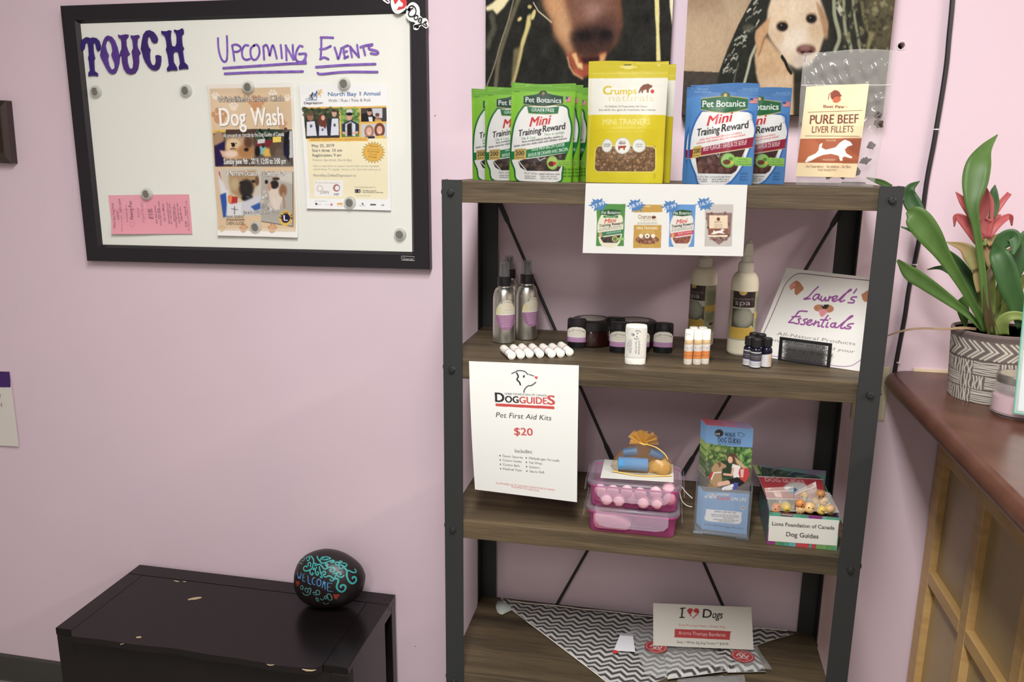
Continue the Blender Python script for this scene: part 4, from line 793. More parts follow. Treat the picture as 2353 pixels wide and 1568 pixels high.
# ================================================================== two canvas prints above the shelf
inv = lambda x0, y0, sc: (lambda p: ((p[0]-x0)/sc, (p[1]-y0)/sc))
def canvas(x0, x1, zb, zt, yf, org, sc, size, paint, label, tilt=0.0):
    Cn = [P3(x0, yf, zt), P3(x1, yf, zt), P3(x1, yf, zb+tilt), P3(x0, yf, zb)]; iv = inv(org[0], org[1], sc)
    A = Art([iv(px_of(p)) for p in Cn], size); paint(A); A.noise(3.5, 3, 21); A.noise(3, 8, 22)
    t = thing('canvas_print', label, 'canvas', ((x0+x1)/2, 0, zb), 'dog canvases')
    art_mesh('canvas_face', A, quad_surf(Cn), CANVAS, t, None, .001, (0,-1,0), (40,38,34))
    MB().box(x0+.0005, x1-.0005, yf+.0012, -.001, zb+.0005, zt-.0005).build('wrapped_edge', mat('dark_canvas_edge', (46,42,36), .8), t)
def paint_left(A):
    A.im[:] = (36,36,31); A.noise(5, 24, 5); ye = (226,206,124); ol = (120,114,84)
    A.poly([(470,-1000),(560,-300),(580,-60),(600,40),(660,150),(690,290),(760,380),(800,470),(815,540),(850,600),(920,640),(1000,600),(1090,500),(1120,430),(1200,360),(1250,210),(1245,80),(1230,-60),(1330,-300),(1440,-1000)], (118,72,48), 1, 12)
    A.poly([(580,-200),(600,40),(670,160),(700,290),(770,380),(820,470),(850,440),(840,300),(800,150),(760,-200)], (206,150,98), .9, 26)
    A.ell(780,200,60,120,(226,176,124),.55,30); A.ell(700,60,60,80,(216,160,104),.6,24)
    A.ell(1000,60,180,160,(136,92,76),.9,50); A.ell(1010,90,80,60,(178,134,122),.7,30); A.ell(1120,240,110,130,(92,58,48),.9,30)
    A.ell(1000,310,180,100,(44,28,26),1,24); A.ell(1010,400,150,60,(70,42,34),1,20); A.ell(940,290,60,34,(24,16,16),1,10); A.ell(1110,280,50,34,(24,16,16),1,10)
    A.poly([(800,440),(850,420),(900,470),(980,480),(1080,430),(1120,420),(1090,500),(1000,600),(920,635),(850,590)], (168,76,44), 1, 8)
    A.poly([(900,470),(1080,450),(1060,520),(930,520)], (60,26,24), 1, 8); A.poly([(830,440),(870,430),(890,500),(870,520)], (240,190,120), 1, 6); A.poly([(860,500),(920,520),(925,570),(880,550)], (246,206,140), 1, 5); A.poly([(1060,450),(1118,430),(1100,500),(1060,520)], (224,160,96), 1, 8); A.poly([(845,560),(920,590),(925,625),(860,600)], (190,80,54), 1, 6)
    A.line([(800,470),(815,540),(850,600),(920,640)], 14, (222,166,110), .8, 6)
    A.line([(520,20),(560,90),(620,140),(668,182)], 7, (226,206,170)); A.line([(405,-20),(340,150),(290,300),(240,470),(222,600),(212,700)], 34, (112,104,78), .9, 8, sm=4); A.line([(358,0),(310,180),(250,360),(200,540),(140,700)], 9, (150,140,110), 1, 2, sm=4)
    A.poly([(470,130),(500,110),(500,200),(470,290),(440,380),(420,480),(390,600),(360,700),(335,700),(370,580),(400,440),(420,330),(450,240)], ye, .95, 5); A.poly([(360,400),(420,380),(390,560),(350,700),(335,700)], (150,134,88), .7, 8); A.ell(520,120,16,45,ye,1,4,.3); A.ell(490,55,18,16,(200,186,110),1,4); A.ell(408,155,22,14,ye,1,4,-.8)
    A.poly([(128,60),(190,20),(240,-30),(340,-30),(280,60),(220,120),(190,80),(140,90)], (244,232,178), 1, 6); A.line([(180,130),(200,230),(160,330),(150,370)], 46, (92,90,72), .8, 12); A.poly([(128,0),(150,-40),(128,-40)], ye)
    A.poly([(1508,-60),(1545,-60),(1550,100),(1548,250),(1560,500),(1524,500),(1522,250),(1512,100)], (238,222,140), 1, 3); A.poly([(1630,-60),(1668,-60),(1668,200),(1662,350),(1652,200),(1634,60)], (244,234,190), 1, 3)
    A.line([(600,-400),(520,-200),(500,-60)], 30, (200,180,110), .8, 8); A.line([(1380,-900),(1460,-500),(1520,-60)], 26, (200,184,110), .8, 8); A.ell(850,-420,60,50,(24,16,14),1,12); A.ell(1130,-430,60,50,(24,16,14),1,12)
def paint_right(A):
    A.im[:] = (44,44,37); A.noise(6, 20, 9)
    A.poly([(100,-900),(700,-900),(665,0),(560,200),(470,400),(400,590),(100,590)], (186,158,124)); A.poly([(130,200),(500,220),(380,590),(100,590)], (204,176,138), .7, 60); A.poly([(140,-100),(660,-100),(640,60),(140,80)], (150,122,92), .6, 40); A.poly([(400,-100),(668,-100),(560,200),(470,200)], (196,172,138), .6, 30)
    A.poly([(100,578),(405,590),(360,690),(340,800),(320,980),(90,980)], (72,64,56)); A.poly([(405,590),(560,200),(670,0),(830,0),(690,430),(720,720),(720,980),(330,980)], (38,40,34))
    g = random.Random(11)
    for _ in range(46):
        t = g.random(); x = 665-t*270+g.uniform(0,130)*(1-t*.3); y = t*640+g.uniform(-20,20); a = g.uniform(.3,1.2); L = g.uniform(14,48); c = g.choice([(206,206,190),(170,170,150),(226,226,214),(120,120,104)])
        A.line([(x,y),(x+L*math.cos(a)*.6,y-L*.5),(x+L*math.cos(a),y-L*math.sin(a))], g.uniform(4,11), c, .9, 2)
    A.line([(700,380),(660,470),(640,560),(605,690)], 22, (196,196,168), .9, 5); A.line([(560,520),(535,600),(520,690)], 12, (110,110,96), .8, 4); A.ell(640,230,50,34,(90,88,74),.8,8)
    for pts, w_, c in (([(1340,-60),(1345,120),(1385,300),(1350,410)],30,(168,176,140)), ([(1420,-40),(1425,160),(1440,280),(1470,350),(1480,410)],26,(160,166,130)), ([(1495,0),(1510,150),(1540,320),(1555,410)],20,(150,158,118)), ([(1560,-20),(1600,200),(1640,280),(1620,400)],26,(122,116,74)), ([(1370,40),(1400,100)],34,(206,206,180))): A.line(pts, w_, c, .9, 6, sm=4)
    A.poly([(1560,-200),(1860,-200),(1830,200),(1790,420),(1660,420),(1620,200)], (96,88,60), .9, 20); A.scatter([(1340,-20),(1830,-20),(1800,420),(1400,420)], 90, [(70,66,46),(130,122,84),(50,50,38),(150,146,104)], (6,20), .7, 4, 1.4, 5)
    A.poly([(1630,250),(1680,260),(1650,330),(1620,400),(1600,390)], (146,136,88), .8, 8); A.poly([(1760,420),(1800,420),(1770,700),(1745,940),(1715,940)], (66,58,46)); A.poly([(1600,420),(1760,420),(1730,980),(700,980),(720,720),(1000,700)], (52,46,38))
    # dog
    A.poly([(690,440),(740,350),(790,300),(900,430),(960,520),(1010,600),(1010,980),(740,980),(735,720),(705,600)], (206,168,122), 1, 8); A.scatter([(700,440),(900,440),(990,700),(740,720)], 60, [(222,188,146),(196,156,110),(214,176,130)], (10,26), .6, 8); A.poly([(740,640),(1000,600),(1000,720),(740,730)], (222,192,156), .7, 14)
    A.poly([(840,-60),(800,80),(790,180),(800,280),(860,380),(900,430),(910,470),(960,520),(1040,560),(1150,520),(1220,430),(1250,330),(1290,220),(1260,80),(1210,-60),(1130,-160),(920,-160)], (224,200,168), 1, 8)
    A.poly([(820,60),(900,20),(960,120),(920,180),(840,200)], (232,206,170), .8, 20); A.poly([(960,250),(1100,220),(1130,330),(1050,420),(930,440),(900,340)], (236,220,200), .9, 24); A.ell(1010,60,60,100,(238,218,188),.7,30); A.ell(870,300,60,60,(214,180,140),.6,20); A.ell(1200,250,60,90,(206,174,134),.7,20); A.ell(1080,500,90,50,(206,190,176),.9,20)
    A.poly([(825,130),(760,190),(700,250),(692,310),(708,400),(712,458),(738,440),(760,360),(780,300),(800,260)], (206,158,110), 1, 6); A.line([(770,310),(745,400),(725,450)], 12, (150,106,70), .8, 5); A.poly([(1190,0),(1250,70),(1295,180),(1290,310),(1265,320),(1240,200),(1210,90)], (176,136,96), 1, 8)
    A.ell(918,215,48,40,(62,48,38),1,6); A.ell(922,217,36,32,(24,20,18),1,3); A.ell(910,205,8,7,(120,116,110)); A.ell(1156,150,46,40,(70,54,42),1,6); A.ell(1154,152,35,31,(26,21,19),1,3); A.ell(1146,142,7,6,(120,116,110))
    A.line([(880,190),(905,172),(950,178)], 9, (176,140,104), .7, 3); A.line([(1115,120),(1150,104),(1190,112)], 9, (176,140,104), .7, 3); A.ell(1112,405,80,40,(112,66,58),1,8); A.ell(1105,392,44,18,(160,112,104),.8,6); A.ell(1085,425,16,9,(40,22,20)); A.ell(1150,420,16,9,(40,22,20)); A.line([(915,462),(940,500),(965,560),(990,595)], 20, (30,26,24), 1, 3); A.line([(1110,445),(1100,500)], 8, (90,64,58))
yC = -.042
xa, xb = atY(1116,0,yC)[0], atY(1547,0,yC)[0]; xc_, xd = atY(1580.5,0,yC)[0], atY(2057,0,yC)[0]; zbq = atY(2028,264,yC)[2]
canvas(xa, xb, zbq, zbq+.56, yC, (1080,0), .28058, (330, 330), paint_left, 'canvas photo of a brown dog muzzle close up, above the green bags')
canvas(xc_, xd, zbq, zbq+.56, yC, (1540,0), .28061, (370, 330), paint_right, 'canvas photo of a pale yellow dog, above the blue bags')

# ================================================================== treat pouches on the top shelf
Z1 = SH[0]
def pouch_shape(w, h, th, wob=0.0, taper=0.0, seed=0):
    g = random.Random(seed); p1, p2 = g.uniform(0,6), g.uniform(0,6)
    def prof(v): return np.interp(v, [0, .08, .22, .55, .8, 1.0], [0.02, .04, .22, .8, 1.0, .82])
    def f(U, V, side=-1):
        x = (U-.5)*w*(1-taper*np.sin(np.pi*np.clip(V,0,1))*.5-.02*np.clip(V-.9,0,1)*6)
        b = prof(V)*np.clip(1-(2*U-1)**2, 0, 1)**.7*th*.5
        y = side*(b+.0002)+wob*(np.sin(U*9+p1)*np.sin(V*7+p2)+.6*np.sin(U*17+V*11+p2))*np.clip(b/th*3, .15, 1)
        z = (1-V)*h-wob*1.2*np.sin(U*5+p1)*(1-V)*(V < .02)
        z = z+.004*(1-(2*U-1)**2)*(V > .999)*0
        return np.stack([x, y, z], -1)
    return f
def add_pouch(name, label, cat, art, w, h, th, loc, rz, group, film=FILM, backc=(150,150,150), wob=.0012, seed=0, roll=0.0, lean=0.0):
    t = thing(name, label, cat, loc, group); t.rotation_euler = (lean, roll, rz)
    f = pouch_shape(w, h, th, wob, .02, seed)
    art_mesh('front_film', art, lambda U, V: f(U, V, -1), film, t, local=True, gain=.51 if 'green' in group else .56, sat=1.0)
    u, v = np.meshgrid(np.linspace(0,1,19), np.linspace(0,1,19)); G = f(u.ravel(), v.ravel(), 1).reshape(19,19,3)
    MB().grid(G).build('back_film', mat('pouch_back_'+name, backc, .35), t, local=True, smooth=True)
    b0 = f(np.linspace(0,1,19), np.ones(19), -1); b1 = f(np.linspace(0,1,19), np.ones(19), 1)
    MB().grid(np.stack([b0, .5*(b0+b1)+np.array([0,0,.006]), b1])).build('bottom_gusset', mat('pouch_back_'+name), t, local=True, smooth=True)
    return t
def flag(A, x0, y0, x1, y1):
    for k in range(7): A.rect(x0, y0+(y1-y0)*k/7, x1, y0+(y1-y0)*(k+1)/7, (196,70,70) if k % 2 == 0 else (226,206,200))
    A.rect(x0, y0, x0+(x1-x0)*.45, y0+(y1-y0)*.5, (70,80,130))
# --- green
kG = crop(1080, 0, .28058); qG = [(330,688),(845,738),(800,1492),(326,1488)]
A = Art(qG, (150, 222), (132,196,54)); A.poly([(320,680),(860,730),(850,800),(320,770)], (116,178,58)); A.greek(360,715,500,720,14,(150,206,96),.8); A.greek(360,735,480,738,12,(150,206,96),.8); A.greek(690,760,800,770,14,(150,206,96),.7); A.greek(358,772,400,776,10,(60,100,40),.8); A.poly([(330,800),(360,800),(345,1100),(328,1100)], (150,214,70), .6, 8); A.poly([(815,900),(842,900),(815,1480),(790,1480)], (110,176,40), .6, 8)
ov = [(440,892),(392,960),(355,1060),(338,1200),(340,1320),(372,1400),(412,1492),(700,1492),(735,1420),(748,1330),(790,1210),(808,1090),(790,990),(745,905)]
A.poly(spline(ov+[ov[0]], 4), (240,240,236)); A.line(spline(ov+[ov[0]], 4), 13, (22,104,58))
A.poly([(435,812),(520,806),(560,796),(625,800),(680,818),(746,832),(745,893),(600,908),(520,898),(434,880)], (20,66,46)); A.line([(434,880),(520,898),(600,908),(745,893)], 5, (196,176,110)); A.ell(590,800,32,24,(24,50,36)); A.ell(592,800,12,14,(150,134,70)); A.text('Pet Botanics', (450,863),(732,886), 42, (244,246,240), .012)
A.poly([(464,902),(520,910),(640,918),(716,912),(706,968),(600,970),(474,955)], (30,112,62)); A.line([(474,957),(600,972),(706,970)], 4, (200,180,120)); A.text('GRAIN-FREE', (500,943),(678,955), 27, (226,238,226), .012)
A.text('Mini', (486,1066),(640,1050), 72, (206,44,50), .022, shear=.22); A.text('Training', (395,1142),(577,1120), 50, (34,30,34), .02, shear=.06); A.text('Reward', (590,1112),(757,1092), 50, (34,30,34), .02, shear=.06)
A.text('Skin & Coat', (422,1170),(534,1160), 21, (70,130,80)); A.text('Peau et pelage', (605,1142),(752,1124), 20, (70,130,80)); A.greek(430,1192,742,1152,15,(70,70,70),.8); A.greek(364,1226,775,1168,15,(70,70,70),.8)
A.poly([(338,1262),(500,1242),(792,1186),(780,1268),(500,1308),(338,1326)], (30,122,66)); A.text('DUCK WITH BACON FLAVOR', (505,1258),(754,1222), 25, (236,244,236), .012); A.text('SAVEUR DE CANARD AVEC BACON', (478,1303),(776,1256), 25, (236,244,236), .012)
A.poly([(368,1242),(462,1236),(462,1322),(368,1326)], (206,178,108)); A.text('200', (376,1292),(448,1290), 33, (40,36,30), .014); A.greek(378,1312,450,1310,10,(90,74,50),.8); A.greek(376,1254,452,1250,8,(90,74,50),.7)
A.poly([(400,1338),(445,1322),(600,1300),(765,1272),(745,1340),(705,1412),(470,1412),(420,1385)], (58,48,44)); A.scatter([(425,1335),(735,1295),(700,1400),(470,1400)], 46, [(84,68,60),(72,58,52),(98,82,72),(46,38,36)], (13,22), 1, 2, .8, 3); A.line([(550,1310),(570,1330),(610,1310)], 6, (220,220,214), .9); A.line([(400,1330),(470,1412),(705,1412)], 7, (236,236,232))
A.ell(663,1346,42,52,(150,196,92)); A.ell(663,1346,34,42,(176,206,120)); A.ell(655,1355,22,20,(120,52,44)); A.ell(680,1350,12,12,(206,70,40)); A.poly([(705,1326),(792,1326),(790,1372),(705,1372)], (150,196,80)); A.greek(710,1345,785,1345,9,(70,110,40)); A.greek(710,1362,785,1362,9,(70,110,40))
A.text('Choice of Top Trainers', (448,1432),(553,1436), 16, (90,90,90)); A.greek(565,1436,712,1436,13,(90,90,90),.8)
for y in (1452,1468): A.greek(455,y,540,y,11,(110,110,110),.8); A.greek(575,y,700,y,11,(110,110,110),.8)
for y in (1400,1425,1450): A.greek(742,y,765,y,16,(54,96,30),.9); A.greek(775,y,800,y,16,(54,96,30),.9)
flag(A, 765, 836, 803, 880)
yG = -.300; hG = atY(*kG((340,690)), yG)[2]-Z1; wG = np.linalg.norm(atY(*kG((328,1100)), yG)-atY(*kG((825,1100)), yG))*1.03
GP = 'green treat pouches'
gb = [('green treat pouch at the front of the green row, facing forward', 1241, -.306, .12, .02), ('green treat pouch second from the left in the green row', 1182, -.243, .10, .0), ('leftmost green treat pouch, at the back of the green row', 1152, -.206, .10, -.01),
      ('green treat pouch directly behind the front green one', 1259, -.274, .12, .02), ('green treat pouch second from the right in the green row', 1281, -.213, .12, .01), ('rightmost green treat pouch, partly behind the front yellow pouch', 1299, -.176, .12, .0)]
g0 = None
for lab, px, y, rz, ro in gb:
    x = atY(px, 418, y)[0]
    if g0 is None: g0 = add_pouch('treat_pouch', lab, 'treat bag', A, wG, hG, .028, (x, y, Z1+.0005), rz, GP, backc=(110,170,50), seed=2, roll=ro)
    else: c = copy_tree(g0); c.location = (x, y, Z1+.0005); c.rotation_euler = (0, ro, rz); c['label'] = lab
# --- yellow
qY = [(933,516),(1602,498),(1556,1504),(953,1498)]
A = Art(qY, (188, 280), (222,204,42)); A.poly([(930,510),(1610,490),(1605,655),(935,665)], (212,196,46)); A.poly([(955,1300),(1570,1300),(1560,1510),(950,1510)], (238,224,58), .7, 30)
A.poly([(934,662),(1600,650),(1588,962),(948,966)], (240,238,226)); A.rect(1195,552,1335,566,(236,226,120)); A.ell(1262,560,45,20,(236,226,130)); A.line([(1230,543),(1285,541)], 7, (60,56,40)); A.ell(1515,540,9,9,(236,230,150)); A.line([(1505,545),(1525,545)],4,(236,230,150)); A.line([(960,620),(1590,608)], 4, (236,224,110), .7)
A.text('C', (1066,797),(1130,795), 70, (214,192,58), .03); A.text('rumps', (1128,797),(1338,792), 56, (216,196,66), .024); A.text('naturals', (1115,853),(1478,850), 54, (222,212,170), -.004)
A.poly([(1352,782),(1365,740),(1390,712),(1430,702),(1465,722),(1450,740),(1440,748),(1436,780),(1422,780),(1418,752),(1395,758),(1388,783),(1376,783),(1380,760),(1360,784)], (128,72,44)); A.ell(1467,768,15,17,(206,44,48)); A.ell(1452,725,14,12,(128,72,44))
A.text('No Additives. No Preservatives. No Colours.', (1085,905),(1432,903), 17, (96,92,86)); A.text('Sans additifs. Sans agents de conservation. Sans colorants.', (1035,934),(1498,930), 17, (96,92,86))
A.text('MINI TRAINERS', (1075,1047),(1456,1042), 46, (240,232,150), .006); A.greek(1150,1080,1370,1078,16,(236,224,110),.6); A.greek(1110,1108,1400,1104,14,(236,224,110),.6)
rr = []
for (cx, cy, a0) in ((1060,1250,180),(1465,1250,270),(1465,1380,0),(1060,1380,90)):
    for k in range(7): a = math.radians(a0+k*15); rr.append((cx+36*math.cos(a), cy+36*math.sin(a)))
A.poly(rr, (120,92,66)); g = random.Random(3)
for _ in range(210):
    x, y, r, a = g.uniform(1036,1488), g.uniform(1222,1406), g.uniform(14,19), g.uniform(0,1.5); c = g.choice([(166,132,98),(150,116,84),(180,146,110),(136,104,76),(158,124,92)])
    A.poly([(x+r*math.cos(a+k*math.pi/2), y+r*math.sin(a+k*math.pi/2)) for k in range(4)], tuple(int(q*.62) for q in c)); A.poly([(x-2+.84*r*math.cos(a+k*math.pi/2), y-2+.84*r*math.sin(a+k*math.pi/2)) for k in range(4)], c)
A.line(rr, 9, (240,228,110), closed=True)
for (x, y, rx, ry) in ((1118,1213,44,54),(1241,1213,63,66),(1370,1213,54,54)): A.ell(x,y,rx,ry,(196,194,170)); A.ell(x,y,rx-6,ry-6,(240,240,232))
A.text('Made with', (1216,1184),(1266,1184), 12, (120,80,70)); A.text('BEEF', (1212,1204),(1264,1204), 18, (60,50,48), .014); A.poly([(1206,1216),(1262,1212),(1274,1220),(1262,1228),(1258,1248),(1250,1248),(1248,1232),(1222,1234),(1218,1250),(1210,1250),(1208,1230)], (170,60,44))
for x in (1118,1370): A.text('GRAIN FREE' if x < 1200 else 'LOW FAT', (x-28,1208),(x+28,1208), 11, (110,110,100), .006); A.text('INGREDIENTS' if x < 1200 else 'TREAT', (x-28,1224),(x+28,1224), 11, (110,110,100), .006)
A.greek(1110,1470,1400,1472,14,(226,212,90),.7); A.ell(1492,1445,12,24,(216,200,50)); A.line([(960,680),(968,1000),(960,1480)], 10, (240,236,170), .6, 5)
yY = -.296; hY = atY(*kG((1260,505)), yY)[2]-Z1; wY = np.linalg.norm(atY(*kG((955,1000)), yY)-atY(*kG((1590,1000)), yY))*1.02
x = atY(1433, 420, yY)[0]; yb0 = add_pouch('treat_pouch', 'front yellow and white pouch of small square biscuits', 'treat bag', A, wY, hY, .036, (x, yY, Z1+.0005), -.03, 'yellow treat pouches', backc=(200,184,50), seed=5)
c = copy_tree(yb0); x = atY(1452, 420, -.252)[0]; c.location = (x, -.252, Z1+.0005); c.rotation_euler = (0, .0, .0); c['label'] = 'yellow pouch half hidden behind the front yellow pouch'
# --- blue
kU = crop(1540, 0, .28061); qU = [(133,698),(704,684),(652,1512),(130,1504)]
A = Art(qU, (160, 232), (84,140,202)); A.poly([(130,690),(710,680),(700,800),(130,800)], (76,126,186)); A.greek(190,745,280,745,15,(150,186,220),.7); A.greek(165,768,300,768,15,(150,186,220),.7); A.greek(560,740,690,735,14,(150,186,220),.6); A.greek(525,755,690,752,12,(150,186,220),.6)
ov = [(232,925),(185,1010),(155,1110),(146,1230),(160,1330),(205,1430),(245,1512),(440,1512),(530,1430),(590,1330),(640,1200),(672,1090),(655,1000),(608,925)]
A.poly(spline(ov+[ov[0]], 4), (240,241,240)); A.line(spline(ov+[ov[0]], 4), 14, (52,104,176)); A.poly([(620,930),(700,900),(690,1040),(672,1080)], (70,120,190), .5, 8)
A.poly([(222,822),(330,806),(380,800),(460,798),(520,806),(607,816),(606,905),(520,926),(420,942),(320,932),(225,914)], (24,98,54)); A.line([(225,914),(320,932),(420,942),(520,926),(606,905)], 7, (196,176,110)); A.line([(222,822),(380,800),(460,798),(607,816)], 6, (196,176,110)); A.poly([(382,800),(382,772),(420,764),(458,772),(458,800)], (22,74,44)); A.ell(420,790,14,16,(206,176,80)); A.text('Pet Botanics', (236,893),(586,884), 54, (246,248,246), .013)
A.text('Mini', (278,1048),(470,1010), 78, (212,48,54), .022, shear=.22); A.text('Training', (200,1134),(380,1104), 60, (36,32,36), .02, shear=.06); A.text('Reward', (398,1096),(612,1062), 60, (36,32,36), .02, shear=.06); A.text('TM', (622,1000),(648,998), 8, (90,90,90))
A.greek(228,1168,560,1108,17,(224,120,116),.9); A.greek(204,1196,592,1124,17,(224,120,116),.9)
A.poly([(148,1240),(260,1218),(662,1134),(650,1218),(250,1284),(150,1308)], (150,34,62)); A.line([(150,1308),(250,1284),(650,1218)], 5, (214,180,120)); A.text('BEEF FLAVOR / SAVEUR DE BOEUF', (258,1250),(604,1196), 38, (244,232,232), .008)
A.poly([(180,1218),(242,1204),(240,1296),(172,1308)], (206,178,92)); A.text('200', (182,1268),(234,1262), 34, (44,38,30), .014); A.greek(180,1290,232,1284,10,(96,80,50))
A.poly([(200,1304),(250,1290),(596,1232),(570,1320),(520,1405),(488,1428),(226,1424)], (70,48,46)); A.scatter([(225,1320),(570,1258),(520,1400),(240,1412)], 70, [(112,78,70),(98,66,60),(126,90,80),(84,56,52)], (18,26), 1, 2, .85, 6); A.line([(360,1270),(380,1296),(390,1260)], 5, (226,226,226), .8); A.line([(226,1426),(488,1430),(524,1408),(596,1232)], 7, (238,240,240))
A.ell(458,1322,58,58,(126,186,84)); A.ell(458,1322,50,50,(160,204,120)); A.ell(445,1335,30,20,(110,62,44)); A.ell(478,1310,18,14,(90,150,60)); A.ell(488,1340,12,12,(226,196,70)); A.poly([(512,1294),(648,1300),(645,1366),(512,1362)], (150,206,100)); A.text('Flavored by', (540,1318),(612,1320), 12, (60,110,50)); A.text('Natural Ingredients', (526,1336),(628,1338), 12, (60,110,50)); A.greek(520,1354,640,1356,10,(60,110,50),.8)
A.text('Choice of Top Trainers', (216,1456),(306,1454), 16, (90,90,96)); A.text('Le choix des principaux dresseurs', (318,1456),(482,1454), 16, (90,90,96))
for y in (1472,1488): A.greek(222,y,300,y,12,(110,110,116),.8); A.greek(335,y,470,y,12,(110,110,116),.8)
for y in (1430,1455,1478): A.greek(555,y,615,y,18,(54,92,146),.8)
flag(A, 622, 812, 686, 858)
yU = -.300; hU = atY(*kU((400,690)), yU)[2]-Z1; wU = np.linalg.norm(atY(*kU((135,1000)), yU)-atY(*kU((690,1000)), yU))*1.0
x = atY(1651, 423, yU)[0]; u0 = add_pouch('treat_pouch', 'front blue treat pouch with beef flavour band, facing forward', 'treat bag', A, wU, hU, .036, (x, yU, Z1+.0005), -.05, 'blue treat pouches', backc=(70,120,180), seed=8)
for lab, px, y, rz in (('blue treat pouch peeking out at the left behind the front blue one', 1640, -.255, .0), ('blue treat pouch standing behind and right of the front blue one', 1728, -.212, .0)):
    c = copy_tree(u0); c.location = (atY(px, 423, y)[0], y, Z1+.0005); c.rotation_euler = (0, 0, rz); c['label'] = lab
# --- clear pouch with cream label
yP = -.285; zt_ = atY(*kU((1400,420)), yP)[2]; hP = zt_-Z1; wP = np.linalg.norm(atY(*kU((1010,900)), yP)-atY(*kU((1735,900)), yP)); xP = atY(*kU((1345,1525)), yP)[0]
m_clear = mat('clear_pouch_film', (196,194,190), .07, clear=.79, spec=1.0); tp = thing('clear_treat_pouch', 'clear zip pouch of dried liver with a cream label', 'treat bag', (xP, yP, Z1+.0005)); tp.rotation_euler = (0,.01,-.06)
f = pouch_shape(wP, hP, .050, .0022, .0, 4); n = 84; u, v = np.meshgrid(np.linspace(0,1,n), np.linspace(0,1,n))
sh = 1-.10*np.clip((v-.3)/.7, 0, 1)
crk = (np.sin(u*23+6*np.sin(v*9))*np.sin(v*31+4*np.sin(u*7))+.7*np.sin(u*41-v*37)+.6*np.sin(u*13+v*53))*.0011*np.clip(np.minimum(v*9, np.minimum(u,1-u)*9), 0, 1)*np.where(v < .42, 1.0, .55)
for nm, sd in (('front_film',-1),('back_film',1)):
    G = f(u.ravel(), v.ravel(), sd).reshape(n,n,3); G[...,0] *= sh; G[...,1] += crk*(1 if sd < 0 else .6); oF = MB().grid(G).build(nm, m_clear, tp, local=True, smooth=True); FFM = oF if sd < 0 else FFM
MB().grid([[((u_-.5)*wP*.99, s_*.0012, hP*(1-.255)+k*.0012) for u_ in np.linspace(0,1,12)] for k, s_ in ((0,-1.6),(1,-2.6),(2,-1.6))]).build('zip_seal', mat('zip_plastic', (226,224,218), .25, clear=.4), tp, local=True, smooth=True)
qP = [(1106,716),(1613,682),(1532,1447),(1082,1449)]
A = Art(qP, (142, 205), (246,222,172)); A.poly([(1100,700),(1620,670),(1580,900),(1100,900)], (250,230,186), .6, 40)
A.ell(1340,795,40,46,(168,76,48)); A.poly([(1300,800),(1325,756),(1345,748),(1392,798),(1360,818),(1330,850)], (150,64,40)); A.ell(1352,832,34,26,(214,100,60),1,0,-.5); A.line([(1285,830),(1290,785),(1330,750)], 6, (150,66,44)); A.text('Best Paw', (1250,903),(1415,903), 24, (130,60,40), .03)
A.text('TM', (1424,896),(1436,896), 8, (130,60,40)); A.line([(1135,942),(1556,920)], 4, (120,80,60)); A.text('PURE BEEF', (1154,1040),(1526,1026), 74, (120,62,46), .016); A.text('LIVER FILLETS', (1174,1110),(1490,1100), 52, (120,62,46), .008); A.line([(1128,1136),(1545,1132)], 4, (120,80,60))
A.poly([(1090,1160),(1575,1146),(1552,1340),(1086,1345)], (178,92,50)); A.poly([(1090,1170),(1200,1165),(1260,1230),(1150,1345),(1086,1345)], (196,106,58), .8, 4); A.poly([(1400,1150),(1575,1146),(1560,1300),(1480,1250)], (150,74,42), .7, 10)
A.text('GRAIN FREE', (1285,1176),(1362,1174), 12, (240,214,180), .008); A.text('1 INGREDIENT', (1262,1326),(1366,1324), 13, (240,214,180), .006)
A.poly([(1140,1338),(1160,1300),(1215,1272),(1232,1250),(1240,1200),(1262,1188),(1256,1226),(1290,1242),(1360,1222),(1395,1182),(1428,1160),(1470,1175),(1492,1200),(1452,1214),(1432,1238),(1446,1266),(1496,1292),(1490,1304),(1430,1290),(1416,1302),(1422,1322),(1400,1324),(1388,1286),(1330,1272),(1270,1282),(1230,1300),(1190,1326),(1152,1342)], (246,244,238))
A.text('- No Preservatives  - No Additives  - No Fillers', (1142,1382),(1490,1376), 20, (120,70,54), .002); A.text('ONE INGREDIENT', (1240,1404),(1384,1402), 16, (130,80,60))
Lc = [atY(*kU(p), yP) for p in qP]
def lab_surf(U, V):
    u0_ = (Lc[0][0]-xP)/wP+.5; u1_ = (Lc[1][0]-xP)/wP+.5; v0 = 1-(Lc[0][2]-Z1)/hP; v1 = 1-(Lc[3][2]-Z1)/hP
    uu = u0_+(u1_-u0_)*U-(.02+.02*U)*V*1.2; vv = v0+(v1-v0)*V-.02*U*(1-V); p = f(uu, vv, -1); p[:,1] -= .0022; return p
art_mesh('paper_label', A, lab_surf, PAPER, FFM, local=True)
m_liv = mat('dried_liver', (40,27,23), .6, var=(120,(62,42,34)), bump=(200,.8))
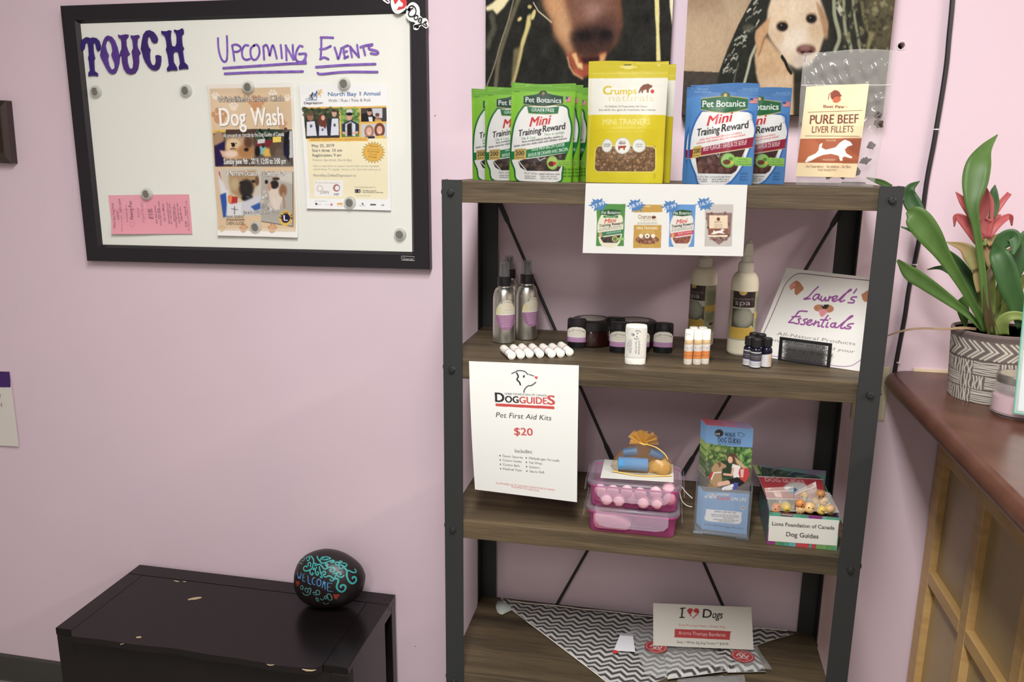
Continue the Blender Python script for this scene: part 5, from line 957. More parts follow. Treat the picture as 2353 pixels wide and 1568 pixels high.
for i, (ax, az) in enumerate(((-.056,.078),(-.055,.060),(-.052,.040),(-.036,.022),(-.012,.016),(.014,.016),(.034,.022),(.046,.040),(.058,.116),(.061,.102),(.053,.066),(-.057,.100))):
    g = random.Random(40+i); m = MB(); n_ = 9
    prof = [(.0005,-.008)]+[(g.uniform(.005,.0085)*math.sin(math.pi*(k+.6)/6), -.007+.014*k/5) for k in range(5)]+[(.0005,.008)]
    m.lathe(prof, n=n_); mv = np.array(m.v); mv += RNG.normal(0, .0012, mv.shape); m.v = [tuple(q) for q in mv]
    o = m.build('liver_fillet', m_liv, None, (xP+ax*math.cos(-.06), yP+ax*math.sin(-.06)+g.uniform(-.003,.003), Z1+.004+az), smooth=True, local=True); o.rotation_euler = (g.uniform(0,3),g.uniform(0,3),g.uniform(0,3))
    tag(o, 'dried liver piece in the clear pouch, '+['upper left of the label','left of the label middle','lower left beside the label','below the label at far left','below the label left of centre','below the label right of centre','below the label at far right','lower right beside the label','highest one right of the label','second highest right of the label','right of the label bottom','highest one left of the label'][i], 'treat', 'liver pieces in the clear pouch')

# ================================================================== sheets taped to shelf edges
kp = crop(1330, 400, .17); qp = [(95,125),(2280,147),(2218,1110),(55,1065)]
A = Art(qp, (372, 162), (240,240,234)); A.rect(-50,800,2400,1200,(246,246,242),.6,60)
def mini(x0, y0, x1, y1, base, kind):
    w_, h_ = x1-x0, y1-y0; X = lambda a: x0+a*w_; Y_ = lambda b: y0+b*h_
    A.poly([(X(0),Y_(0)),(X(1),Y_(0)),(X(.97),Y_(.4)),(X(.94),Y_(1)),(X(.0),Y_(1)),(X(.03),Y_(.4))], base)
    if kind in ('g','b'):
        o_ = [(X(.2),Y_(.24)),(X(.08),Y_(.4)),(X(.05),Y_(.65)),(X(.2),Y_(1)),(X(.72),Y_(1)),(X(.9),Y_(.65)),(X(.92),Y_(.42)),(X(.8),Y_(.24))]; A.poly(spline(o_+[o_[0]],3), (238,232,204) if kind=='g' else (238,234,222))
        A.poly([(X(.15),Y_(.15)),(X(.5),Y_(.12)),(X(.85),Y_(.15)),(X(.85),Y_(.25)),(X(.5),Y_(.28)),(X(.15),Y_(.25))], (40,90,50)); A.text('Pet Botanics', (X(.18),Y_(.235)),(X(.83),Y_(.235)), .07*h_, (236,240,226), .012)
        if kind == 'g': A.rect(X(.25),Y_(.275),X(.75),Y_(.325),(60,130,66)); A.text('GRAIN-FREE', (X(.33),Y_(.315)),(X(.67),Y_(.315)), .03*h_, (220,236,210), .01)
        A.text('Mini', (X(.28),Y_(.46)),(X(.66),Y_(.43)), .1*h_, (222,70,60), .025, shear=.2); A.text('Training Reward', (X(.1),Y_(.55)),(X(.9),Y_(.48)), .065*h_, (44,40,40), .02, shear=.06); A.greek(X(.12),Y_(.60),X(.88),Y_(.53),.03*h_,(110,110,100)); A.greek(X(.1),Y_(.64),X(.88),Y_(.57),.03*h_,(110,110,100))
        bc = (58,130,90) if kind == 'g' else (214,70,84); A.poly([(X(.06),Y_(.68)),(X(.92),Y_(.6)),(X(.9),Y_(.7)),(X(.06),Y_(.78))], bc); A.text('DUCK WITH BACON FLAVOR' if kind == 'g' else 'BEEF FLAVOR', (X(.35),Y_(.715)),(X(.85),Y_(.665)), .04*h_, (200,226,200) if kind == 'g' else (246,214,210), .01); A.rect(X(.1),Y_(.68),X(.2),Y_(.78),(222,170,90))
        A.poly([(X(.14),Y_(.8)),(X(.84),Y_(.73)),(X(.78),Y_(.86)),(X(.7),Y_(.92)),(X(.25),Y_(.92))], (74,62,56) if kind == 'g' else (150,84,66)); A.scatter([(X(.2),Y_(.8)),(X(.8),Y_(.76)),(X(.7),Y_(.9)),(X(.26),Y_(.9))], 20, [(96,80,70),(60,50,46)] if kind == 'g' else [(176,104,84),(126,66,54)], (10,18), 1, 2)
        if kind == 'g': A.ell(X(.64),Y_(.83),.1*w_,.07*h_,(190,206,110)); A.ell(X(.64),Y_(.83),.07*w_,.05*h_,(120,130,60)); A.rect(X(.74),Y_(.8),X(.96),Y_(.86),(150,200,110))
    elif kind == 'y':
        A.poly([(X(.0),Y_(.18)),(X(1),Y_(.17)),(X(.97),Y_(.47)),(X(.02),Y_(.47))], (242,240,226)); A.rect(X(.42),Y_(.03),X(.58),Y_(.05),(240,230,200)); A.text('Crumps', (X(.17),Y_(.32)),(X(.6),Y_(.32)), .09*h_, (120,72,34), .0); A.text('naturals', (X(.27),Y_(.38)),(X(.8),Y_(.38)), .07*h_, (190,176,110), -.004); A.ell(X(.7),Y_(.29),.08*w_,.035*h_,(120,66,40)); A.greek(X(.16),Y_(.42),X(.8),Y_(.42),.02*h_,(120,120,110)); A.greek(X(.13),Y_(.45),X(.84),Y_(.45),.02*h_,(120,120,110))
        A.text('MINI TRAINERS', (X(.13),Y_(.57)),(X(.83),Y_(.57)), .06*h_, (250,240,200), .014); A.greek(X(.3),Y_(.61),X(.7),Y_(.61),.02*h_,(244,226,150)); A.greek(X(.25),Y_(.64),X(.75),Y_(.64),.02*h_,(244,226,150))
        A.ell(X(.48),Y_(.81),.4*w_,.1*h_,(140,88,60)); A.scatter([(X(.14),Y_(.75)),(X(.82),Y_(.75)),(X(.78),Y_(.88)),(X(.2),Y_(.88))], 50, [(176,120,88),(120,70,48),(196,146,110)], (9,15), 1, 1)
        for a in (.27,.48,.68): A.ell(X(a),Y_(.72),.085*w_ if a == .48 else .07*w_,.058*h_ if a == .48 else .05*h_,(246,240,220))
        A.ell(X(.48),Y_(.725),.03*w_,.02*h_,(60,50,40)); A.greek(X(.3),Y_(.96),X(.7),Y_(.96),.02*h_,(244,226,150))
    else:
        A.poly([(X(.05),Y_(.2)),(X(.95),Y_(.2)),(X(.9),Y_(.75)),(X(.5),Y_(.96)),(X(.15),Y_(.78))], (150,116,108)); A.scatter([(X(.05),Y_(.2)),(X(.92),Y_(.2)),(X(.8),Y_(.85)),(X(.2),Y_(.85))], 60, [(126,84,78),(176,136,124),(100,66,62)], (12,22), .9, 3); A.rect(X(.17),Y_(.26),X(.8),Y_(.76),(246,224,188)); A.ell(X(.48),Y_(.35),.06*w_,.045*h_,(120,70,50)); A.text('Best Paw', (X(.36),Y_(.43)),(X(.6),Y_(.43)), .025*h_, (110,60,44), .02)
        for k in range(3): A.greek(X(.34),Y_(.48+k*.035),X(.62),Y_(.48+k*.035),.02*h_,(140,96,80))
        A.rect(X(.15),Y_(.57),X(.8),Y_(.73),(150,92,66)); A.poly([(X(.22),Y_(.70)),(X(.3),Y_(.66)),(X(.32),Y_(.6)),(X(.36),Y_(.64)),(X(.55),Y_(.62)),(X(.6),Y_(.58)),(X(.7),Y_(.6)),(X(.62),Y_(.65)),(X(.72),Y_(.7)),(X(.5),Y_(.68)),(X(.32),Y_(.71))], (250,246,240)); A.rect(X(.14),Y_(.735),X(.78),Y_(.77),(250,238,210))
mini(240,405,640,970,(76,150,60),'g'); mini(742,415,1140,995,(206,160,54),'y'); mini(1222,412,1585,980,(96,156,222),'b'); mini(1700,410,2090,975,(206,200,192),'p')
for cx, cy, tx, a, b in ((268,415,'$7.99',(196,468),(352,412)),(780,425,'$8.99',(700,472),(858,412)),(1250,440,'$7.99',(1165,496),(1326,442)),(1705,405,'$16.95',(1606,450),(1796,388))):
    st = []
    for k in range(24):
        t = 2*math.pi*k/24-.1; r = (140 if k % 4 == 0 else 112) if k % 2 == 0 else 88; st.append((cx+r*math.cos(t), cy+r*.72*math.sin(t)))
    A.poly(st, (76,134,196)); A.text(tx, a, b, 46, (240,244,250), .008, up=(-.3,-.95))
A.line([(1400,1050),(2000,1054)], 4, (214,214,208), .7)
sheet('price_card', 'white price card showing four treat pouches, taped to the top shelf edge', 'sign', A, kp, qp, SYF-.0035, PAPER, lambda U,V: np.concatenate([0*U, -.004*V, 0*U], 1), gain=.60)
# dog guides sheet
kD = crop(1060, 820, .22953); qD = [(77,45),(1177,88),(1158,1458),(137,1330)]
A = Art(qD, (256, 322), (236,238,233)); blk = (40,38,40); red = (206,66,62)
A.line([(495,172),(520,160),(545,150),(550,143),(590,142),(625,152),(640,165),(655,180)], 9, blk, sm=4); A.line([(545,168),(560,200),(548,232),(572,258),(582,284)], 14, blk, sm=4); A.ell(616,200,9,15,blk,1,0,.3); A.line([(668,180),(690,188),(714,196)], 8, blk); A.poly([(740,230),(722,210),(724,200),(734,198),(740,204),(750,198),(756,206),(752,218)], red)
A.line([(735,260),(712,278),(690,292),(664,294),(640,310),(622,335),(618,360)], 10, blk, sm=4); A.text('LIONS FOUNDATION OF CANADA', (428,382),(850,402), 20, (60,58,60)); A.text('D', (340,452),(424,456), 90, blk, .03); A.text('OG', (436,458),(565,464), 64, blk, .03); A.text('GUIDE', (576,466),(850,478), 64, red, .028); A.text('S', (858,480),(930,484), 90, red, .03); A.poly([(340,468),(926,500),(925,528),(341,496)], red)
A.text('Pet First Aid Kits', (345,605),(892,640), 50, blk, .0, shear=.2); A.text('$20', (526,782),(708,790), 72, red, .016); A.text('Includes:', (532,958),(706,968), 36, (70,68,70))
for i, (a, b) in enumerate((('Gauze Squares','3%Hydrogen Peroxide'),('Cotton Swabs','Vet Wrap'),('Cotton Balls','Scissors'),('Medical Tape','Gauze Roll'))):
    y = 1000+i*43.5; x = i*2; wl = (200,185,165,182)[i]; wr = (308,130,104,146)[i]
    A.ell(384+x, y-12, 6, 7, blk); A.text(a, (408+x,y),(408+x+wl,y+wl*.09), 22, (84,82,84)); A.ell(642+x, y+12, 6, 7, blk); A.text(b, (668+x,y+24),(668+x+wr,y+24+wr*.09), 22, (84,82,84))
A.text('ALL PROCEEDS GO TO THE LIONS FOUNDATIONS OF CANADA', (340,1270),(930,1342), 17, (206,96,92), .002); A.text('IN SUPPORT OF GUIDE DOGS', (496,1308),(772,1350), 17, (206,96,92), .002)
Cn = [atY(*kD(qD[0]), SYF-.002), atY(*kD(qD[1]), SYF-.002), atY(*kD(qD[2]), -.329), atY(*kD(qD[3]), -.329)]
def bendD(U, V): d = -.006*np.sin(np.pi*V)*(1-.3*U); return np.concatenate([0*d, d, 0*d], 1)
tag(art_mesh('info_sheet', A, quad_surf(Cn, bendD), PAPER, None, (Cn[0]+Cn[1])/2, .0004, (0,-1,0), gain=.92), 'white pet first aid kit sheet with a dog head drawing hanging from the second shelf', 'sign')
# ================================================================== second shelf
Z2 = SH[1]
def base_at(px, py, z): p = atZ(px, py, z); return p
# --- brushed metal spray bottles
m_alu = mat('brushed_aluminium', (196,196,186), .27, metal=.95, bump=(20,.15,(40,40,.3))); m_bp = mat('black_plastic', (26,25,27), .42); m_cap = mat('clear_overcap', (150,150,152), .1, clear=.62, spec=.8); m_noz = mat('black_nozzle', (36,35,38), .35)
A = Art([(0,0),(270,0),(270,420),(0,420)], (60, 84), (232,226,200)); A.rect(0,205,270,420,(164,112,152)); A.line([(0,206),(270,206)], 8, (240,238,232)); A.ell(40,150,40,60,(228,214,140),.6,16); A.ell(170,100,30,40,(240,216,180),.7,14)
for k, ch in enumerate("Laurel's Essentials"):
    a = math.radians(205+k*7.2); A.text(ch, (135+120*math.cos(a)-5, 150+115*math.sin(a)), (135+120*math.cos(a)+6, 150+115*math.sin(a)+2), 20, (96,88,92)) if ch.strip() else None
A.text('Natural', (105,150),(190,150), 22, (206,170,160)); A.text('Fly Spray', (95,184),(205,184), 22, (206,186,180))
for i, y in enumerate((235,258,281,304,327,350,373)): A.greek(50+i*5, y, 225-i*8, y, 13, (226,190,218), .8)
def spray(px, py, lab, first=None, cyl_y=None, tall=1.0):
    r = .0240
    p = base_at(px, py, Z2); c = np.array([p[0], p[1]+r*.93, Z2+.0003]) if cyl_y is None else np.array([atY(px, py, cyl_y)[0], cyl_y, Z2+.0003])
    if first is not None:
        o = copy_tree(first); o.location = [float(a) for a in c]; o['label'] = lab; return o
    t = thing('spray_bottle', lab, 'bottle', c, 'metal spray bottles')
    prof = [(.0005,0),(r-.002,0),(r,.002),(r,.088)]+[(r-(r-.0135)*(1-math.cos(math.pi/2*k/8)), .088+.030*math.sin(math.pi/2*k/8)) for k in range(1,9)]+[(.0128,.121),(.0128,.124)]
    MB().lathe(prof, n=40).build('bottle_body', m_alu, t, local=True, smooth=True); bb_ = t.children[0]
    m = MB(); 
    m.lathe([(.0005,.121),(.0142,.121),(.0145,.1225),(.0142,.1395),(.0132,.1405),(.0005,.1405)], n=40); cl_ = m.build('collar', m_bp, t, local=True, smooth=True)
    MB().lathe([(.0005,.1405),(.0072,.1405),(.0066,.150),(.0066,.164),(.0060,.167),(.0005,.168)], n=20).build('nozzle', m_noz, cl_, local=True, smooth=True)
    MB().lathe([(.0112,.1407),(.0105,.155),(.0096,.168),(.0085,.1705),(.0005,.1712)], n=28).build('overcap', m_cap, cl_, local=True, smooth=True)
    art_mesh('oval_label', A, lambda U, V: np.stack([(r+.0003)*np.sin((U-.32)*2.0+.05), -(r+.0003)*np.cos((U-.32)*2.0+.05), .094-.064*V], -1), PAPER, bb_, local=True, warp=oval_warp)
    return t
s0 = spray(1153, 791, 'front left metal spray bottle with a large oval label')
spray(1205, 783, 'metal spray bottle to the right of the front one', s0).rotation_euler = (0,0,.35)
spray(1169, 770, 'metal spray bottle mostly hidden at the back', s0, -.058).rotation_euler = (0,0,-.5)
# --- lip balm tubes lying in a row
m_wp = mat('white_plastic', (238,236,226), .35); m_mau = mat('mauve_label_band', (178,128,172), .5); m_lab = mat('cream_tube_label', (228,222,212), .5)
kk = crop(1050, 580, .17222); LF = [(735,1385),(858,1376),(975,1364),(1113,1363),(1270,1363),(1390,1358),(1508,1338)]; LB = [(600,1268),(735,1262),(850,1256),(985,1252),(1130,1258),(1252,1250),(1372,1232)]
l0 = None; RL = .0082
for i, (a, b) in enumerate(zip(LF, LB)):
    F = atZ(*kk(a), Z2+RL); B = atZ(*kk(b), Z2+RL); d = (B-F); d[2] = 0; d /= np.linalg.norm(d); ang = math.atan2(d[1], d[0])
    lab = 'white lip balm tube lying on the second shelf, number %s from the left in the row' % ['one','two','three','four','five','six','seven'][i]
    lab = ['leftmost lying lip balm tube in front of the spray bottles', 'second lying lip balm tube from the left', 'third lying lip balm tube from the left', 'middle lip balm tube of the seven lying in a row', 'third lying lip balm tube from the right', 'second lying lip balm tube from the right', 'rightmost lying lip balm tube, beside a black balm stick'][i]
    if l0 is None:
        t = l0 = thing('lip_balm_tube', lab, 'lip balm', F, 'lying lip balm tubes')
        MB().tube([(.0,0,0),(.0006,0,0),(.020,0,0)], [RL*.62,RL*.70,RL*.74], 20).build('base_plug', m_wp, t, local=True, smooth=True)
        MB().tube([(.0035,0,0),(.0014,0,0),(.0012,0,0),(.0018,0,0),(.024,0,0)], [RL*.68,RL*.74,RL*.86,RL*.98,RL], 24, caps=False).build('twist_collar', m_wp, t, local=True, smooth=True)
        MB().tube([(.0235,0,0),(.0245,0,0),(.0275,0,0)], RL*1.012, 24, caps=False).build('label_band', m_mau, t, local=True, smooth=True)
        MB().tube([(.0240,0,0),(.0242,0,0),(.048,0,0),(.0482,0,0)], [RL*.9,RL,RL,RL*.9], 24).build('tube_body', m_lab, t, local=True, smooth=True)
        MB().tube([(.0485,0,0),(.0487,0,0),(.064,0,0),(.066,0,0)], [RL*.94,RL*.99,RL*.98,RL*.86], 24).build('cap', m_wp, t, local=True, smooth=True)
    else: t = copy_tree(l0); t.location = [float(q) for q in F]; t['label'] = lab
    t.rotation_euler = (i*.8, 0, ang)
# --- two wide jars
m_amber = mat('dark_amber_plastic', (40,16,12), .12, spec=.6); m_lidb = mat('black_jar_lid', (30,26,26), .35); m_mute = mat('grey_paper_disc', (150,140,134), .6)
for (px, py, lab) in ((1361, 733, 'left wide dark jar with a black lid'), (1461, 737, 'right wide dark jar with a black lid')):
    rj = .0435; c = atZ(px, py, Z2+.054); c = np.array([c[0], c[1], Z2+.0003])
    t = thing('balm_jar', lab, 'jar', c, 'dark jars')
    MB().lathe([(.0005,0),(rj-.006,0),(rj-.002,.003),(rj-.002,.033),(rj-.004,.036),(.0005,.036)], n=44).build('jar_body', m_amber, t, local=True, smooth=True)
    MB().lathe([(.0005,.0345),(rj,.0345),(rj,.0525),(rj-.003,.0545),(.0005,.0548)], n=44).build('lid', m_lidb, t, local=True, smooth=True); ld_ = [c_ for c_ in t.children if c_.name.startswith('lid')][0]
    MB().lathe([(.0005,.0549),(rj*.64,.0549),(rj*.64,.0552),(.0005,.0553)], n=36).build('lid_label', m_mute, ld_, local=True)
# --- black oval balm sticks
A = Art([(0,0),(265,0),(265,234),(0,234)], (54, 52), (222,216,200)); A.rect(0,160,265,240,(172,122,166)); A.line([(0,160),(265,160)], 9, (236,234,226))
arch = [(-20,-20),(285,-20),(285,90)]+[(265-x, 20+70*((x-132)/132.0)**2) for x in range(0, 266, 20)]+[(-20,90)]
A.poly([(-20,-20),(-20,90),(0,90),(40,48),(90,24),(140,18),(190,26),(235,52),(265,92),(285,92),(285,-20)], (24,22,24))
for k, ch in enumerate("Laurel's Essentials"):
    x = 40+k*10.5; y = 70+34*((x-135)/100.0)**2
    if ch.strip(): A.text(ch, (x, y), (x+9, y+(x-135)*.004), 20, (120,106,110))
A.text('Foot Care', (84,104),(185,104), 16, (170,150,150)); A.greek(90,132,180,132,10,(196,180,176),.7); A.greek(40,186,230,186,13,(222,184,216),.8); A.greek(60,212,210,212,12,(222,184,216),.7)
d0 = None; m_stk = mat('glossy_black_stick', (22,22,24), .25)
for (px, py, lab, yo) in ((1323, 801, 'leftmost black balm stick, beside the lying lip balms', 0), (1421, 812, 'black balm stick just left of the white stick', 0), (1411, 801, 'black balm stick mostly hidden behind its left neighbour of the white stick', .012), (1469, 812, 'black balm stick standing behind the white stick', .0), (1522, 813, 'rightmost black balm stick, standing clear of the others', 0)):
    p = base_at(px, py, Z2); ry = .0115; rx = .0198; c = np.array([p[0], p[1]+ry+yo, Z2+.0003])
    if d0 is None:
        t = d0 = thing('balm_stick', lab, 'balm', c, 'black balm sticks')
        MB().lathe([(.0005,0),(rx*.93,0),(rx*.95,.001),(rx*.95,.0135),(.0005,.0136)], n=36, sy=ry/rx).build('turning_base', m_stk, t, local=True, smooth=True)
        sb_ = MB().lathe([(.0005,.0138),(rx*.99,.0138),(rx,.0148),(rx,.0400),(.0005,.0402)], n=36, sy=ry/rx); sb_ = sb_.build('stick_body', m_stk, t, local=True, smooth=True)
        MB().lathe([(.0005,.0404),(rx,.0404),(rx*1.0,.0560),(rx*.96,.0600),(rx*.86,.0612),(.0005,.0614)], n=36, sy=ry/rx).build('cap', m_stk, t, local=True, smooth=True)
        art_mesh('wrap_label', A, lambda U, V: np.stack([(rx+.0004)*np.sin((U-.5)*2.5), -(ry+.0004)*np.cos((U-.5)*2.5), .0475-.0350*V], -1), PAPER, sb_, local=True)
    else: t = copy_tree(d0); t.location = [float(q) for q in c]; t['label'] = lab
# --- white paw balm stick
p = base_at(1457, 839, Z2); rx, ry = .0203, .0125; c = np.array([p[0]+.001, p[1]+ry, Z2+.0003]); t = thing('paw_balm_stick', 'white balm stick with a printed puppy face at the shelf front', 'balm', c); t.rotation_euler = (0,0,.08)
MB().lathe([(.0005,0),(rx*.96,0),(rx*.985,.001),(rx*.985,.0125),(.0005,.0126)], n=40, sy=ry/rx).build('turning_base', m_wp, t, local=True, smooth=True)
MB().lathe([(.0005,.0128),(rx,.0128),(rx*1.0,.052),(rx*1.03,.054),(rx*1.0,.0725),(rx*.94,.0758),(.0005,.0765)], n=40, sy=ry/rx).build('stick_body', m_wp, t, local=True, smooth=True)
MB().box(-.0065,.0065,-ry*1.0,-ry*.90,.0005,.0085).build('thumb_wheel', mat('ivory_plastic', (226,224,212), .4), t, local=True, bev=.001)
A = Art([(1040,440),(1330,440),(1330,860),(1040,860)], (60, 88), (238,236,226)); ik = (76,72,72)
A.ell(1195,515,7,9,ik); A.ell(1190,560,7,9,ik); A.ell(1150,532,10,12,ik); A.line([(1135,512),(1128,535),(1140,552),(1162,545)], 5, ik, sm=4); A.line([(1170,490),(1190,472),(1220,480),(1232,500)], 5, ik, sm=4); A.line([(1178,488),(1198,484),(1216,496)], 4, ik, sm=4); A.line([(1160,585),(1178,604),(1200,600),(1212,580)], 5, ik, sm=4); A.line([(1166,580),(1182,592),(1202,580)], 4, ik, sm=4)
for tx, x, a, b, h in (("Laurel's Essentials",1212,612,810,20),('Nose & Paw Balm',1178,625,800,18),('Shea Butter, Beeswax,',1120,605,800,15),('Coconut Oil, Vitamin E,',1098,605,800,15),('Calendula Oil',1076,640,755,14)): A.text(tx, (x, a), (x+2, b), h, ik, .0, up=(1, 0))
art_mesh('printed_label', A, lambda U, V: np.stack([(rx*1.012)*np.sin((U-.5)*2.3), -(ry*1.03)*np.cos((U-.5)*2.3)-.0002, .0715-.0575*V], -1), PAPER, t, local=True)
# --- orange labelled balm tubes standing
m_tan = mat('tan_balm_tube', (216,186,140), .3, sss=.1); m_clr = mat('frosted_clear_base', (206,200,186), .3)
A = Art([(0,0),(130,0),(130,280),(0,280)], (40, 76), (236,232,224)); A.rect(0,150,130,280,(236,140,52)); A.poly([(0,0),(130,0),(130,10),(0,60)], (216,186,140)); A.text('spearmint', (30,84),(110,80), 12, (150,140,134)); A.text('lip balm', (34,108),(104,104), 16, (170,110,80)); A.greek(14,136,110,134,10,(150,130,120)); A.greek(10,180,120,178,9,(190,96,40),.8); A.text('CINNAMON', (12,232),(118,230), 14, (130,70,30), .006); A.greek(14,256,116,255,8,(190,96,40),.7)
o0 = None; rb = .0081
for i, (px, py, yo, lab, rz) in enumerate(((1580,839,0,'left front orange-label lip balm tube with handwriting on its cap',-.3), (1601,839,0,'middle front orange-label lip balm tube',.5), (1619.5,838,0,'right front orange-label lip balm tube',.2), (1590,833,.004,'left rear orange-label lip balm tube',1.2), (1611,833,.004,'right rear orange-label lip balm tube',-.9))):
    p = base_at(px, py, Z2); c = np.array([p[0], p[1]+rb+yo, Z2+.0003])
    if o0 is None:
        t = o0 = thing('lip_balm_tube', lab, 'lip balm', c, 'orange lip balm tubes')
        MB().lathe([(.0005,0),(rb*.96,0),(rb,.001),(rb,.0115),(.0005,.0116)], n=24).build('twist_base', m_clr, t, local=True, smooth=True)
        MB().lathe([(.0005,.0117),(rb,.0117),(rb,.0475),(.0005,.0476)], n=24).build('tube_body', m_tan, t, local=True, smooth=True)
        MB().lathe([(.0005,.0477),(rb*1.02,.0477),(rb*1.0,.0655),(rb*.93,.0672),(.0005,.0675)], n=24).build('cap', m_wp, t, local=True, smooth=True)
        art_mesh('label', A, lambda U, V: np.stack([(rb+.0003)*np.sin((U-.5)*5.6), -(rb+.0003)*np.cos((U-.5)*5.6), .0430-.0315*V], -1), PAPER, t, local=True)
    else: t = copy_tree(o0); t.location = [float(q) for q in c]; t['label'] = lab
    t.rotation_euler = (0, 0, rz)
o = o0; m = MB(); 
for pts in ([(-.003,.062),(-.003,.057),(-.0015,.057)], [(.0,.061),(.0005,.0585),(.0018,.0612)], [(.0025,.0605),(.003,.058),(.0045,.0605)]): m.tube([(rb*1.03*math.sin(a/rb), -rb*1.03*math.cos(a/rb), z) for a, z in pts], .00025, 5)
m.build('cap_handwriting', mat('black_print'), o0, local=True)
# --- spa bottles
m_fro = mat('frosted_ivory_plastic', (228,222,198), .42, sss=.2, spec=.4); m_pump = mat('translucent_pump', (206,202,186), .3, clear=.12)
A = Art([(0,0),(520,0),(520,560),(0,560)], (110, 118), (196,190,160)); A.rect(60,0,316,185,(58,42,42)); A.ell(170,0,44,44,(226,200,120)); A.ell(170,0,36,36,(232,190,84)); A.text('entisment', (72,100),(296,92), 24, (170,160,156), .002); A.line([(80,112),(296,106)], 3, (120,106,104)); A.text('spa', (92,156),(256,152), 56, (214,206,200), -.002); A.rect(60,183,316,196,(226,224,214))
A.rect(60,196,316,412,(88,84,70)); A.ell(190,300,112,112,(150,150,128),1,16); A.ell(195,290,86,90,(178,178,156),1,24); A.poly([(250,196),(316,196),(316,250),(290,250)], (206,204,190),1,4); A.poly([(245,412),(290,385),(300,400),(316,412)], (236,214,130),1,3); A.rect(40,412,330,540,(230,186,50)); A.greek(70,450,300,448,14,(206,160,50),.6); A.greek(70,480,300,478,14,(206,160,50),.6)
A.rect(322,0,520,560,(186,182,142)); A.poly([(330,60),(480,70),(470,240),(340,250)], (140,150,112),1,16); A.rect(322,235,520,312,(226,186,60)); A.poly([(340,320),(480,310),(420,420),(330,430)], (150,158,112),1,14); A.poly([(380,470),(400,430),(412,455),(440,432),(436,470)], (70,36,40)); A.rect(322,520,520,560,(206,200,176))
p0 = None
for (px, py, lab, rz) in ((1702, 818, 'front spa spray bottle with a dark label and yellow band', -.05), (1609, 798, 'rear spa spray bottle, half hidden behind the price card', -.75)):
    p = base_at(px, py, Z2); r = .0268; c = np.array([p[0], p[1]+r*.9, Z2+.0003])
    if p0 is None:
        t = p0 = thing('spa_bottle', lab, 'bottle', c, 'spa spray bottles')
        prof = [(.0005,0),(r-.003,0),(r-.0005,.003),(r,.006),(r,.140)]+[(r-(r-.0145)*(1-math.cos(math.pi/2*k/8)), .140+.026*math.sin(math.pi/2*k/8)) for k in range(1,9)]+[(.0132,.170)]
        sp_ = MB().lathe(prof, n=44).build('bottle_body', m_fro, t, local=True, smooth=True)
        MB().lathe([(.0005,.1665),(.0150,.1665),(.0155,.168),(.0150,.183),(.0135,.186),(.0005,.186)], n=32).build('ribbed_collar', m_pump, t, local=True, smooth=True)
        MB().lathe([(.0005,.186),(.0105,.186),(.0100,.196),(.0085,.200),(.0005,.200)], n=24).build('pump_neck', m_pump, t, local=True, smooth=True)
        m = MB(); m.hexa([(-.010,-.008,.197),(.012,-.008,.197),(.012,.008,.197),(-.010,.008,.197),(-.004,-.007,.224),(.010,-.006,.226),(.010,.006,.226),(-.004,.007,.224)]); th_ = m.build('trigger_head', m_pump, t, local=True, bev=.004, seg=3, smooth=True)
        MB().tube([(-.007,0,.216),(-.013,0,.213),(-.015,0,.205)], [.0038,.0034,.0028], 12).build('nozzle', m_pump, th_, local=True, smooth=True)
        MB().lathe([(.0035,.224),(.0045,.226),(.0035,.229),(.0005,.230)], (.004,0,0), n=16).build('pump_button', m_pump, th_, local=True, smooth=True)
        art_mesh('wrap_label', A, lambda U, V: np.stack([(r+.0004)*np.sin((U-.36)*3.5), -(r+.0004)*np.cos((U-.36)*3.5), .130-.098*V], -1), GLOSSP, sp_, local=True)
    else: t = copy_tree(p0); t.location = [float(q) for q in c]; t['label'] = lab
    t.rotation_euler = (0, 0, rz)
